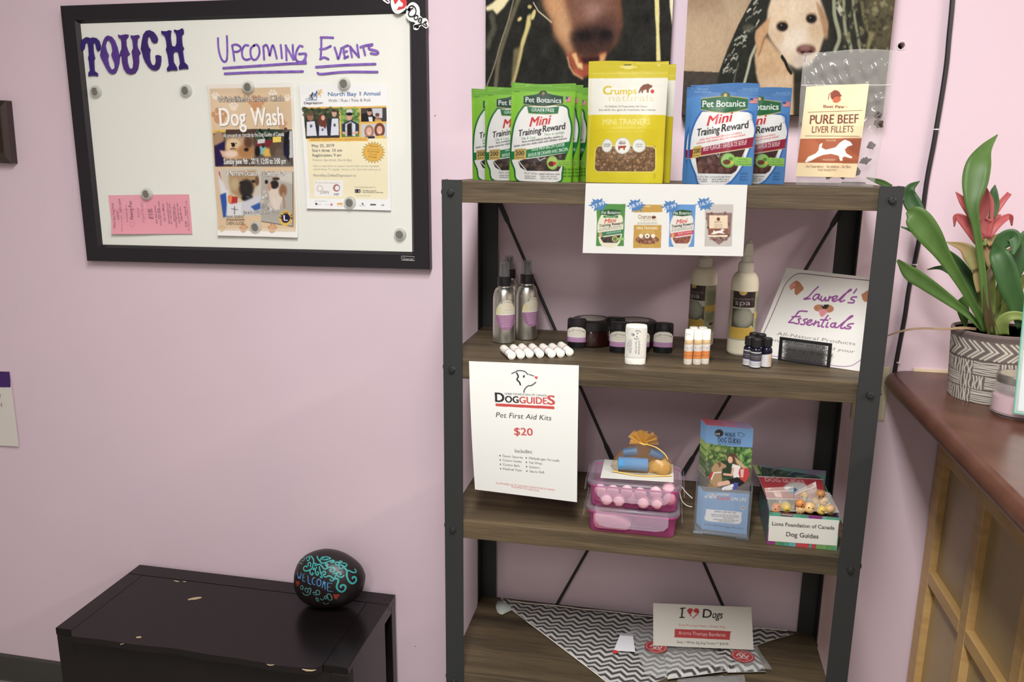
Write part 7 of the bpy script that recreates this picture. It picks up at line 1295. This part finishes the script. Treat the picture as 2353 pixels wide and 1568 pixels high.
# booklets leaning at the back of the box
def booklet(q, ys, A, lab, th=.003):
    Cn = [atY(*k7(p), y) for p, y in zip(q, ys)]; n_ = np.cross(Cn[1]-Cn[0], Cn[0]-Cn[3]); n_ /= np.linalg.norm(n_); n_ = n_ if n_@(CAM-Cn[0]) > 0 else -n_
    tag(art_mesh('booklet', A, quad_surf(Cn), GLOSSP, None, (Cn[2]+Cn[3])/2, th, n_, (226,220,212)), lab, 'booklet', 'booklets in the box')
q = [(835,718),(1530,748),(1600,900),(900,860)]
A = Art(q, (120, 40), (176,50,60)); A.text('DOG GUIDES', (910,752),(1330,778), 28, (226,190,186), .014, a=.8); A.ell(1230,800,130,34,(196,190,186),1,6); A.ell(1190,825,60,22,(70,110,150),1,4); A.ell(1400,830,80,20,(206,196,190),.6,8); A.line([(835,718),(1530,748)], 8, (232,224,214))
booklet([(845,718),(1518,748),(1575,960),(930,945)], (-.195,-.188,-.268,-.272), A, 'red booklet leaning behind the toy bags in the box')
q = [(778,590),(1410,690),(1530,745),(836,712)]
A = Art(q, (120, 40), (58,72,60)); A.poly([(778,585),(980,620),(900,690),(820,680)], (150,166,96),1,4); A.scatter([(900,620),(1400,690),(1500,740),(850,700)], 40, [(40,60,90),(90,120,130),(50,66,50),(110,140,90),(30,40,60)], (12,30), .8, 4, .5)
booklet(q, (-.155,-.148,-.186,-.193), A, 'dark photo booklet leaning behind the red booklet in the box', .002)
# toy bags with wooden bead dogs
m_zip = mat('small_zip_film', (216,210,200), .1, clear=.78, spec=1.0, bump=(120,.9))
def toybag(q, ys, lab):
    Cn = [atY(*k7(p), y) for p, y in zip(q, ys)]; n = 12; u, v = np.meshgrid(np.linspace(0,1,n), np.linspace(0,1,n)); P = quad_surf(Cn)(u.ravel(), v.ravel()).reshape(n,n,3)
    n_ = np.cross(Cn[1]-Cn[0], Cn[0]-Cn[3]); n_ /= np.linalg.norm(n_); n_ = n_ if n_@(CAM-Cn[0]) > 0 else -n_; bu = (np.sin(np.pi*u)*np.sin(np.pi*np.clip(v*1.0,0,1)))[...,None]*.009+RNG.normal(0,.0005,(n,n,1))
    t = thing('toy_bag', lab, 'bag', (Cn[2]+Cn[3])/2, 'small toy bags'); MB().grid(P+n_*bu).build('front_film', m_zip, t, smooth=True); MB().grid(P-n_*bu*.8).build('back_film', m_zip, t, smooth=True)
    a = Cn[0]*.82+Cn[3]*.18; b = Cn[1]*.82+Cn[2]*.18; MB().tube([a+n_*.001, (a+b)/2+n_*.0065, b+n_*.001], .0008, 6).build('zip_line', mat('zip_plastic'), t, smooth=True)
toybag([(905,838),(1215,822),(1225,1090),(965,1080)], (-.285,-.285,-.305,-.305), 'left zip bag of wooden bead toys in the box')
toybag([(1225,880),(1450,770),(1500,1090),(1215,1085)], (-.275,-.262,-.302,-.303), 'middle zip bag of wooden bead toys in the box')
toybag([(1470,850),(1600,890),(1700,1100),(1490,1110)], (-.265,-.262,-.303,-.304), 'right zip bag of wooden bead toys in the box')
bd_ = [((1030,1058),.0105,(206,128,70),'orange bead toy in the left bag'),((1135,1045),.0105,(206,178,80),'yellow bead toy in the left bag'),((1290,1010),.010,(202,134,76),'orange bead toy in the middle bag'),((1285,1070),.009,(206,170,120),'pale bead toy low in the middle bag'),((1385,1050),.011,(216,176,118),'tan bead toy in the middle bag'),((1325,915),.009,(196,156,92),'tan bead toy at the top of the middle bag'),((1510,1075),.010,(206,174,86),'yellow bead toy in the right bag'),((1600,1070),.010,(196,160,110),'tan bead toy at the right end of the box'),((1500,910),.010,(170,120,70),'brown bead toy at the top of the right bag'),((1530,980),.0095,(206,168,110),'tan bead toy in the middle of the right bag'),((1200,1060),.008,(110,92,84),'grey brown bead toy between the left bags'),((1450,990),.009,(206,160,84),'honey bead toy behind the tan one')]
for (p, r, cl, lab) in bd_:
    y = -.296 if p[1] > 1000 else -.275; c = atY(*k7(p), y); t = thing('bead_toy', lab, 'toy', c-np.array([0,0,r]), 'wooden bead toys'); mm = mat('bead_%d_%d_%d' % cl, cl, .4)
    g = random.Random(int(p[0]*3+p[1])); sx_, sy_, sz_ = g.uniform(.8,1.1), g.uniform(.8,1.1), g.uniform(.75,1.05); rt_ = Matrix.Rotation(g.uniform(-.7,.7), 3, 'Y')@Matrix.Rotation(g.uniform(-.5,.5), 3, 'X')
    m = MB().lathe([(.0005,-r)]+[(r*.98*math.sin(math.pi*k/8)**.55, -r*math.cos(math.pi*k/8)) for k in range(1,8)]+[(.0005,r)], n=18); m.v = [tuple(np.array(rt_@Vector((q[0]*sx_, q[1]*sy_, q[2]*sz_)))) for q in m.v]; o = m.build('bead', mm, t, smooth=True, angle=180, local=True); o.location = (0,0,r)
    for hx, hz in ((g.uniform(-.45,.0), g.uniform(-.3,.3)), (g.uniform(.15,.5), g.uniform(-.2,.4))):
        q = np.array([hx*r*sx_, -math.sqrt(max(.05,1-hx*hx-hz*hz))*r*.93*sy_, hz*r*sz_]); q = np.array(rt_@Vector(q))
        MB().lathe([(.0005,-r*.13)]+[(r*.13*math.sin(math.pi*k/6), -r*.13*math.cos(math.pi*k/6)) for k in range(1,6)]+[(.0005,r*.13)], q, n=8).build('bead_dot', mat('dark_void'), o, smooth=True, local=True)

# ================================================================== fourth shelf
Z4 = SH[3]
k8 = crop(1060, 1340, .38249)
class Chev:
    def __init__(s, nx, ny, P, rot, px_, py_, amp, ox_=0, oy_=0):
        s.nx, s.ny = nx, ny; c, d = math.cos(rot), math.sin(rot); a = P[...,0]*c+P[...,1]*d; b = -P[...,0]*d+P[...,1]*c
        tri = np.abs(((a/px_+ox_) % 1)-.5)*2; f = ((b+amp*tri)/py_+oy_) % 1; t = np.clip((np.abs(f-.5)-.25)*12+.5, 0, 1)[...,None]
        s.c = (np.array([86,80,82])*(1-t)+np.array([222,220,214])*t)
    def colours(s): return s.c
BA, BB, BCp = atZ(1150,1384,Z4), atZ(1832,1447,Z4), P3(.372,-.342,Z4)
BA[1] = min(BA[1], -.052); BB[1] = min(BB[1], -.042); BB[0] = min(BB[0], .750); BA[0] = max(BA[0], .050)
def ban(U, V):
    U = U[:,None]; V = V[:,None]; p = (BA*(1-U)+BB*U)*(1-V)+BCp*V; p = p+np.zeros((len(U),3))
    x, y = p[:,0], p[:,1]; p[:,2] = Z4+.0030+.0012*np.sin(x*60+y*30)+.0011*np.sin(y*85-x*20)+.0045*np.exp(-((U[:,0]-.02)/.05)**2)*(1-V[:,0])+.0025*np.exp(-((y+.06)/.02)**2)*np.abs(np.sin(x*24)); p[:,2] = np.maximum(p[:,2], Z4+.0016); p[:,1] += .003*np.sin(x*40)*(1-V[:,0]); return p
NX, NY = 330, 190; Ug, Vg = np.meshgrid(np.linspace(0,1,NX), np.linspace(0,1,NY)*.997); Pg = ban(Ug.ravel(), Vg.ravel()).reshape(NY,NX,3)
m_ban = print_mat('bandana_cotton', .85, bump=(700,.2), spec=.15)
bo = art_mesh('bandana', Chev(NX, NY, Pg, -.16, .0300, .0170, .0110), lambda U,V: ban(U, V*.997), m_ban, None, (.4,-.15,Z4), .0012, (0,0,1), (200,198,192)); tag(bo, 'grey and white chevron bandana spread over the fourth shelf', 'bandana')
tq_ = [[atZ(*q_, Z4+.006+dz) for q_, dz in row] for row in ([((1143,1382),.001),((1158,1380),.003),((1172,1384),.001)], [((1139,1394),-.002),((1158,1394),.004),((1180,1393),.001)], [((1142,1406),-.003),((1156,1407),.002),((1176,1403),-.001)], [((1147,1411),-.003),((1154,1413),-.001),((1163,1409),-.002)])]
tp_ = MB().grid(tq_).build('turned_up_tip', mat('pale_grey_cotton', (196,206,200), .85), bo, smooth=True, angle=180); md = tp_.modifiers.new('thickness', 'SOLIDIFY'); md.thickness = .0012
hem = [BCp*(1-t)+BA*t+np.array([0,0,.0035]) for t in np.linspace(0,.98,26)]; MB().tube(hem, .0011, 6).build('stitched_hem', mat('white_hem', (226,224,218), .8), bo, smooth=True)
hem = [BA*(1-t)+BB*t for t in np.linspace(0.03,.98,30)]; hem = [np.array([q[0], q[1]+.0005, Z4+.0050+.0022*abs(math.sin(q[0]*24))]) for q in hem]; MB().tube(hem, .0011, 6).build('stitched_hem', mat('white_hem'), bo, smooth=True)
# bandanas in clear packets
def packet(q, z0, lab, rot, film, seal):
    Cn = [atZ(*k8(p), z0+.008) for p in q]
    for c_ in Cn: c_[2] = z0
    t = thing('bandana_packet', lab, 'packet', sum(Cn)/4, 'packaged bandanas'); nx, ny = 110, 60; u, v = np.meshgrid(np.linspace(0,1,nx), np.linspace(0,1,ny))
    def sf(U, V): p = quad_surf(Cn)(U, V); e = np.minimum.reduce([U*12, (1-U)*12, V*6, (1-V)*6, np.ones_like(U)]); p = p+np.zeros((len(U),3)); p[:,2] = z0+.001+.0085*np.sqrt(np.clip(e,0,1))+.0008*np.sin(U*30)*np.sin(V*9); return p
    Pq = sf(u.ravel(), v.ravel()).reshape(ny,nx,3); art_mesh('folded_bandana', Chev(nx, ny, Pq, rot, .030, .017, .011, .2, .3), sf, m_ban, t, None)
    MB().add([c_ for c_ in Cn]+[c_+np.array([0,0,.001]) for c_ in Cn], [(0,1,2,3),(7,6,5,4),(0,1,5,4),(1,2,6,5),(2,3,7,6),(3,0,4,7)]).build('fabric_underside', mat('pale_grey_cotton'), t)
    Fq = [atZ(*k8(p), z0+.010) for p in film]; n = 26; u2, v2 = np.meshgrid(np.linspace(0,1,n), np.linspace(0,1,n)); Pf = quad_surf(Fq)(u2.ravel(), v2.ravel()).reshape(n,n,3); Pf[...,2] = z0+.0108+np.abs(RNG.normal(0,.0012,(n,n)))*.9+.0012*np.sin(u2*14+v2*9); Pf[...,2] -= np.clip(np.maximum(np.abs(u2-.5),np.abs(v2-.5))-.42,0,1)*.09
    MB().grid(Pf).build('clear_film', mat('packet_film', (216,216,216), .1, clear=.74, spec=1.0), t, smooth=True, angle=180)
    sx, sy = seal; c = atZ(*k8((sx,sy)), z0+.0135); A = Art([(-1,-1),(1,-1),(1,1),(-1,1)], (44,44), (200,40,48)); A.ell(0,0,.86,.86,(226,200,196)); A.ell(0,0,.80,.80,(200,40,48)); A.line([(-.5,.1),(-.3,-.3),(-.1,.2),(.1,-.3),(.3,.2),(.5,-.2)], .13, (232,210,206), sm=4); A.line([(-.4,.45),(0,.3),(.4,.45)], .1, (232,210,206), sm=4); A.line([(-.3,-.45),(.3,-.5)], .1, (232,210,206))
    art_mesh('red_seal', A, lambda U,V: np.stack([c[0]+(U-.5)*.050, c[1]-(V-.5)*.044, c[2]+0*U+.0006*np.sin(U*9)], -1), GLOSSP, t, None, .0005, (0,0,1), (160,40,44), warp=oval_warp)
packet([(1215,400),(1640,395),(1690,500),(1240,560)], Z4+.0075, 'left packaged chevron bandana with a red seal in front of the tent card', -.16, [(1000,235),(1250,235),(1700,500),(1110,545)], (1170,385))
packet([(1560,385),(1770,375),(1830,515),(1600,520)], Z4+.0076, 'right packaged chevron bandana with a red seal beside the tent card', -.16, [(1600,380),(1780,370),(1870,505),(1640,520)], (1690,440))
cr_ = MB(); f0 = [atZ(*k8(p), Z4+.012) for p in ((1330,560),(1690,535),(1690,570),(1500,600),(1340,600))]; g0_ = [atZ(*k8(p), Z4+.012) for p in ((1300,545),(1700,525),(1710,575),(1300,600))]
n = 24; u2, v2 = np.meshgrid(np.linspace(0,1,n), np.linspace(0,1,n)); Pf = quad_surf(g0_)(u2.ravel(), v2.ravel()).reshape(n,n,3); Pf[...,2] = Z4+.001+.006*np.sin(np.pi*u2)*np.sin(np.pi*v2)+np.abs(RNG.normal(0,.0015,(n,n)))*np.sin(np.pi*v2)
tag(cr_.grid(Pf).build('crumpled_wrapper', mat('packet_film'), None, Pf.mean(axis=(0,1)), smooth=True, angle=180), 'crumpled clear wrapper at the front of the fourth shelf', 'wrapper')
# folded tag
tq = [atZ(*k8(p), Z4+.010) for p in ((915,408),(1045,415),(1032,322),(952,316))]; a, b, c, d = tq; d = atY(*k8((952,316)), d[1]-.018); c = atY(*k8((1032,322)), c[1]-.018)
t = thing('folded_tag', 'small blank white folded tag lying on the chevron bandana', 'tag', (a+b)/2); m_tag = mat('white_card', (226,226,230), .6)
MB().hexa([a,b,b+P3(0,.0005,0),a+P3(0,.0005,0),d,c,c+P3(0,.0005,0),d+P3(0,.0005,0)]).build('front_flap', m_tag, t); MB().hexa([P3(a[0],d[1]+.028,a[2]),P3(b[0],c[1]+.028,b[2]),P3(b[0],c[1]+.0285,b[2]),P3(a[0],d[1]+.0285,a[2]),d+P3(0,.0008,0),c+P3(0,.0008,0),c+P3(0,.0013,0),d+P3(0,.0013,0)]).build('back_flap', m_tag, t); MB().lathe([(.0005,0),(.006,0),(.006,.0006),(.0005,.0007)], a+P3(.004,-.004,.0005), n=14).build('red_corner', mat('red_print'), t)
# tent sign
qt = [(1153,122),(1742,147),(1756,403),(1153,377)]; TB = [atZ(*k8(qt[3]), Z4+.0225), atZ(*k8(qt[2]), Z4+.0225)]
TT_ = [atY(*k8(qt[0]), TB[0][1]+.030), atY(*k8(qt[1]), TB[1][1]+.030)]
A = Art(qt, (236, 104), (238,234,222)); ik = (36,34,36)
A.line([(1318,155),(1345,152)], 7, ik); A.line([(1330,155),(1325,205)], 9, ik); A.line([(1314,208),(1340,207)], 7, ik)
A.poly(spline([(1395,216),(1372,190),(1358,168),(1370,154),(1388,156),(1396,164),(1410,153),(1428,162),(1428,182),(1408,202),(1395,216)],4), (206,58,60)); A.poly([(1380,188),(1392,165),(1402,178),(1420,184),(1408,192),(1402,200),(1390,212)], (238,234,222))
A.text('D', (1450,208),(1502,211), 50, ik, .012, shear=.12); A.text('ogs', (1506,211),(1566,214), 44, ik, .012, shear=.25)
A.text('Every Purchase Feeds a Shelter Dog', (1308,258),(1585,270), 13, (214,116,116), .0); A.poly(spline([(1284,276),(1450,282),(1612,290),(1616,300),(1612,338),(1606,342),(1450,334),(1288,326),(1282,318),(1284,276)],3), (206,64,66)); A.text('Aroma Therapy Bandanas', (1306,308),(1588,322), 20, (246,226,222), .0); A.text('Grey + White Zig Zag Pattern ** $18.99', (1296,360),(1604,374), 14, (90,86,88), .002)
tt = thing('tent_card', 'white folded tent card with a red heart on the fourth shelf', 'sign', (TB[0]+TB[1])/2)
Cn = [TT_[0], TT_[1], TB[1], TB[0]]; nn = np.cross(Cn[1]-Cn[0], Cn[0]-Cn[3]); nn /= np.linalg.norm(nn); nn = nn if nn@(CAM-Cn[0]) > 0 else -nn
art_mesh('front_panel', A, quad_surf(Cn), PAPER, tt, None, .0005, nn, (230,226,216))
bb0, bb1 = P3(TB[0][0], TB[0][1]+.062, Z4+.0225), P3(TB[1][0], TB[1][1]+.062, Z4+.0225)
MB().hexa([bb0,bb1,bb1+P3(0,.0006,0),bb0+P3(0,.0006,0),TT_[0]+P3(0,.0008,0),TT_[1]+P3(0,.0008,0),TT_[1]+P3(0,.0014,0),TT_[0]+P3(0,.0014,0)]).build('back_panel', m_tag, tt)
# ================================================================== on the counter
k9 = crop(2000, 280, .44627)
# --- pot
PR = .0785; pf = atZ(2268, 933, ZCT); hd = pf-CAM; hd[2] = 0; hd /= np.linalg.norm(hd); pc = pf+hd*PR*.93; pc[2] = ZCT+.0004; PH = .128
A = Art([(200,0),(700,0),(700,400),(200,400)], (250, 150), (122,106,102)); cr = (230,226,208)
A.rect(0,0,900,26,(110,96,92)); A.rect(0,26,900,140,(124,110,106)); A.line([(0,140),(900,140)], 6, (104,92,88))
for i in range(22):
    x = i*42-20
    for k in range(2): A.line([(x+k*16,34),(x+34+k*16,84)], 7, cr, .9); A.line([(x+34+k*14,84),(x+k*14,134)], 7, cr, .9)
g = random.Random(5)
for r in range(3):
    for c_ in range(11):
        x0 = c_*84-(42 if r % 2 else 0); y0 = 148+r*84
        if (c_+r) % 2 == 0:
            for k in range(7):
                y = y0+6+k*11; A.line([(x0+4,y+g.uniform(-2,2)),(x0+28,y+g.uniform(-3,3)),(x0+54,y+g.uniform(-3,3)),(x0+80,y+g.uniform(-2,2))], 5, cr, .95, sm=3)
        else:
            for k in range(8):
                x = x0+6+k*10.4; A.line([(x+g.uniform(-2,2),y0+4),(x+g.uniform(-4,4),y0+28),(x+g.uniform(-4,4),y0+54),(x+g.uniform(-2,2),y0+80)], 5, cr, .95, sm=3)
pt = thing('potted_bromeliad', 'red bromeliad in a carved grey and cream pot on the counter', 'plant', pc)
prof = lambda V: PR*(1.0-.10*V)+.0
art_mesh('carved_surface', A, lambda U,V: np.stack([(prof(V)+.0004)*np.sin((U-.5)*3.49), -(prof(V)+.0004)*np.cos((U-.5)*3.49), PH*(1-V)], -1), print_mat('carved_pot', .75, bump=(400,.3), spec=.2), pt, local=True)
MB().lathe([(.0005,.0),(PR*.90,.0),(PR,PH),(PR-.004,PH)], n=60).build('pot_body', mat('grey_clay', (112,98,94), .8), pt, local=True)
MB().lathe([(PR,PH),(PR,PH+.004),(PR-.004,PH+.005),(PR-.005,PH),(PR-.005,PH-.03)], n=60).build('pot_rim', mat('grey_clay'), pt, local=True, smooth=True)
MB().lathe([(.0005,PH-.018),(PR*.93,PH-.022),(PR*.93,PH-.024),(.0005,PH-.025)], n=40).build('soil', mat('dark_soil', (48,36,30), .95, bump=(120,1.0)), pt, local=True)
def leaf_mat(name, c1, c2): return mat(name, c1, .45, var=(30, c2, (1,1,.25)), spec=.35)
LG = leaf_mat('green_leaf', (66,96,42), (80,110,52)); LD = leaf_mat('dark_green_leaf', (50,82,44), (62,96,52)); LB_ = leaf_mat('bright_green_leaf', (112,128,66), (128,142,78)); LR = leaf_mat('red_bract', (158,70,74), (176,92,90)); LO = leaf_mat('orange_green_bract', (160,122,90), (132,134,82)); LY = leaf_mat('dry_brown_leaf', (92,78,52), (74,64,40)); LT = leaf_mat('thin_dry_leaf', (150,124,96), (130,108,84))
def leaf(nm, pts, wid, ys, mt, fold=.25, sm=6, twist=0.0):
    sp = spline([np.array([p[0], p[1], w_, y]) for p, w_, y in zip(pts, wid, ys)], sm); P = [atY(*k9((q[0], q[1])), q[3]) for q in sp]; R_ = []
    for i, p in enumerate(P):
        a = P[max(0,i-1)]; b = P[min(len(P)-1,i+1)]; t = b-a; t /= np.linalg.norm(t)+1e-12; v = CAM-p; v /= np.linalg.norm(v); s_ = np.cross(t, v); s_ /= np.linalg.norm(s_)+1e-12; n_ = np.cross(s_, t)
        if n_@v < 0: n_ = -n_
        h = max(.15, sp[i][2])*.5*.44627/F_PX*np.linalg.norm(p-CAM); f_ = fold*h
        if twist: s_ = s_*math.cos(twist)+n_*math.sin(twist)
        R_.append([p-s_*h+n_*f_*.5, p-s_*h*.55-n_*f_*.15, p-n_*f_*.5, p+s_*h*.55-n_*f_*.15, p+s_*h+n_*f_*.5])
    o = MB().grid(R_).build(nm, mt, pt, smooth=True, angle=180); md = o.modifiers.new('thickness', 'SOLIDIFY'); md.thickness = .0009; md.offset = 0; return o
yc = pc[1]
leaf('leaf', [(620,1100),(595,960),(578,780),(548,560),(525,430),(538,320),(556,220),(592,140),(655,66)], [24,26,28,32,54,100,98,52,4], [yc-.045,yc-.05,yc-.052,yc-.05,yc-.045,yc-.035,yc-.025,yc-.01,yc], LG, .2)
leaf('leaf', [(600,1080),(560,1000),(500,890),(440,790),(370,680),(310,590),(258,520),(222,478),(188,462)], [28,30,34,44,64,98,108,84,16], [yc-.02,yc-.025,yc-.03,yc-.03,yc-.03,yc-.03,yc-.025,yc-.02,yc-.01], LG, .35)
leaf('leaf', [(300,560),(262,500),(222,430),(200,382),(208,340),(254,306)], [40,52,70,62,40,3], [yc+.02,yc+.03,yc+.04,yc+.045,yc+.045,yc+.05], LD, .3)
leaf('leaf', [(590,1085),(540,1030),(480,975),(380,900),(280,830),(205,780),(140,712)], [20,24,32,50,62,64,12], [yc-.01,yc-.01,yc-.005,yc,yc+.005,yc+.01,yc+.015], LG, .3)
leaf('leaf', [(598,1040),(560,910),(510,820),(440,720),(372,645)], [60,66,58,46,8], [yc+.02,yc+.03,yc+.035,yc+.04,yc+.04], LD, .3)
leaf('leaf', [(262,592),(215,562),(158,541)], [26,16,5], [yc+.01,yc+.02,yc+.03], LD, .2)
leaf('leaf', [(110,334),(55,312),(-20,288)], [16,26,6], [yc+.03,yc+.035,yc+.04], LG, .2)
leaf('leaf', [(490,1060),(482,1000),(474,940),(484,898)], [10,40,48,10], [yc+.03,yc+.03,yc+.03,yc+.03], LG, .2)
leaf('leaf', [(420,780),(380,755),(340,752),(292,762)], [24,24,14,3], [yc+.04,yc+.045,yc+.05,yc+.05], LD, .2)
leaf('leaf', [(636,1105),(614,1030),(600,920),(602,820),(640,742),(690,682),(732,645)], [44,40,28,26,34,22,3], [yc-.045,yc-.05,yc-.052,yc-.052,yc-.05,yc-.05,yc-.045], LY, .3)
leaf('leaf', [(790,1060),(760,960),(720,850),(690,750),(660,680),(640,640)], [50,66,84,88,74,20], [yc-.06,yc-.062,yc-.064,yc-.06,yc-.05,yc-.03], LD, .3)
leaf('leaf', [(640,660),(690,610),(730,588),(745,620),(730,690)], [40,70,60,44,12], [yc-.02,yc-.025,yc-.03,yc-.035,yc-.04], LD, .25)
leaf('leaf', [(700,900),(735,790),(770,690),(830,600),(900,560)], [36,60,84,90,30], [yc-.02,yc-.02,yc-.02,yc-.02,yc-.02], LD, .3)
leaf('leaf', [(680,1100),(678,1040),(710,1005),(770,1000),(830,1030),(880,1080)], [50,52,44,36,28,8], [yc-.05,yc-.055,yc-.06,yc-.065,yc-.07,yc-.07], LB_, .25)
leaf('leaf', [(660,1080),(700,960),(760,850),(830,760)], [40,46,44,10], [yc-.0,yc+.01,yc+.015,yc+.02], LB_, .25)
leaf('leaf', [(640,1060),(650,960),(670,860),(665,800)], [30,40,36,8], [yc+.01,yc+.015,yc+.02,yc+.02], LB_, .25)
leaf('leaf', [(545,1068),(470,1062),(380,1068),(270,1064),(170,1076),(60,1112)], [12,12,9,9,9,5], [yc-.03,yc-.04,yc-.04,yc-.035,yc-.03,yc-.02], LT, .2)
leaf('flower_stalk', [(600,1000),(596,860),(590,720),(588,600)], [60,72,76,60], [yc+.01,yc+.01,yc+.01,yc+.01], LB_, .2)
for pts, wid, mt in (([(560,880),(552,800),(545,740)],[20,36,20],LO), ([(552,760),(520,690),(478,645),(392,620)],[48,66,42,3],LO), ([(640,760),(622,700),(610,640)],[40,52,40],LO),
    ([(585,600),(588,500),(592,410),(596,338)],[50,66,62,6],LR), ([(625,500),(640,430),(636,365),(642,325)],[24,34,30,3],LD), ([(548,520),(515,455),(478,408),(440,362)],[40,46,34,4],LR), ([(560,620),(520,555),(480,508),(440,488),(432,540)],[40,50,44,22,4],LR),
    ([(606,510),(640,460),(680,410),(716,368)],[30,34,26,20],LR), ([(598,590),(640,535),(690,498),(722,490),(728,535)],[40,42,30,20,5],LR), ([(610,520),(640,492),(672,480)],[20,22,6],LR), ([(600,625),(650,600),(700,578),(738,566)],[34,34,18,3],LO), ([(575,640),(572,590),(580,545)],[34,40,12],LB_)):
    leaf('bract', pts, wid, [yc-.012+.004*i for i in range(len(pts))], mt, .3)

# --- candle jar
jf = atZ(2330, 966, ZCT); JR = .040; hd = jf-CAM; hd[2] = 0; hd /= np.linalg.norm(hd); jc = jf+hd*JR*.9; jc[2] = ZCT+.0004; jt = thing('candle_jar', 'glass jar candle with a silver lid beside the plant pot', 'candle', jc)
m_gl = mat('clear_glass', (222,214,214), .05, clear=.72, spec=.9)
MB().lathe([(.0005,0),(JR*.86,0),(JR,.006),(JR,.050),(JR*.9,.060),(JR*.84,.064)], n=40).build('glass_body', m_gl, jt, local=True, smooth=True)
MB().lathe([(.0005,.004),(JR*.84,.004),(JR*.95,.009),(JR*.95,.034),(.0005,.0345)], n=36).build('wax', mat('mauve_wax', (206,166,176), .5, sss=.3), jt, local=True, smooth=True)
n = 60; m = MB(); m.lathe([(JR*.90,.060),(JR*.93,.061),(JR*.93,.072),(JR*.90,.0745),(JR*.80,.0748),(JR*.78,.0740)], n=n); m.build('lid_band', mat('silver_lid', (176,172,166), .3, metal=.85), jt, local=True, smooth=True)
MB().lathe([(.0005,.0738),(JR*.78,.0738),(JR*.78,.0744),(.0005,.0746)], n=40).build('lid_disc', mat('pale_lid', (206,196,176), .3, metal=.5), jt, local=True)
A = Art([(0,0),(100,0),(100,100),(0,100)], (36,36), (206,180,186)); A.ell(60,45,26,30,(92,70,96)); A.ell(66,40,14,16,(216,190,196)); A.rect(10,74,90,86,(80,60,86)); A.line([(14,40),(34,52)], 5, (120,96,120))
art_mesh('jar_label', A, lambda U,V: np.stack([(JR+.0004)*np.sin((U-.5)*1.2+.1), -(JR+.0004)*np.cos((U-.5)*1.2+.1), .046-.034*V], -1), PAPER, jt, local=True)
# --- acrylic sign stand at the right edge
SBl = atY(2329, 950, -.352); SBr = SBl+np.array([.13, -.055, 0]); up_ = np.array([.006, .040, .20]); d_ = np.array([0, -.003, 0])
t = thing('acrylic_sign', 'clear acrylic sign stand with green edges at the right picture edge', 'sign', (SBl+SBr)/2); m_ge = mat('green_glass_edge', (120,190,170), .1, clear=.3)
MB().hexa([SBl+d_,SBr+d_,SBr,SBl,SBl+d_+up_,SBr+d_+up_,SBr+up_,SBl+up_]).build('acrylic_panel', mat('clear_sign_acrylic', (216,232,226), .05, clear=.6, spec=.9), t)
e_ = (SBr-SBl)/np.linalg.norm(SBr-SBl); i0 = SBl+e_*.005+up_*.03; i1 = SBr-e_*.005+up_*.03
MB().hexa([i0+d_*.7,i1+d_*.7,i1+d_*.4,i0+d_*.4,i0+d_*.7+up_*.94,i1+d_*.7+up_*.94,i1+d_*.4+up_*.94,i0+d_*.4+up_*.94]).build('paper_insert', mat('white_card'), t)
MB().tube([SBl+d_*.5, SBl+d_*.5+up_], .0017, 8).build('side_edge', m_ge, t); MB().tube([SBl+d_*.5+np.array([0,0,.0017]), SBr+d_*.5+np.array([0,0,.0017])], .0017, 8).build('bottom_edge', m_ge, t)
f0_ = SBl+(SBr-SBl)*.55; f1_ = SBr.copy(); f0_[2] = f1_[2] = ZCT+.0003; fb = np.array([0,-.012,0]); hz = np.array([0,0,SBl[2]-ZCT-.0003]); MB().hexa([f0_+fb,f1_+fb,f1_,f0_,f0_+fb+hz,f1_+fb+hz,f1_+hz,f0_+hz]).build('foot_plate', mat('clear_sign_acrylic'), t)
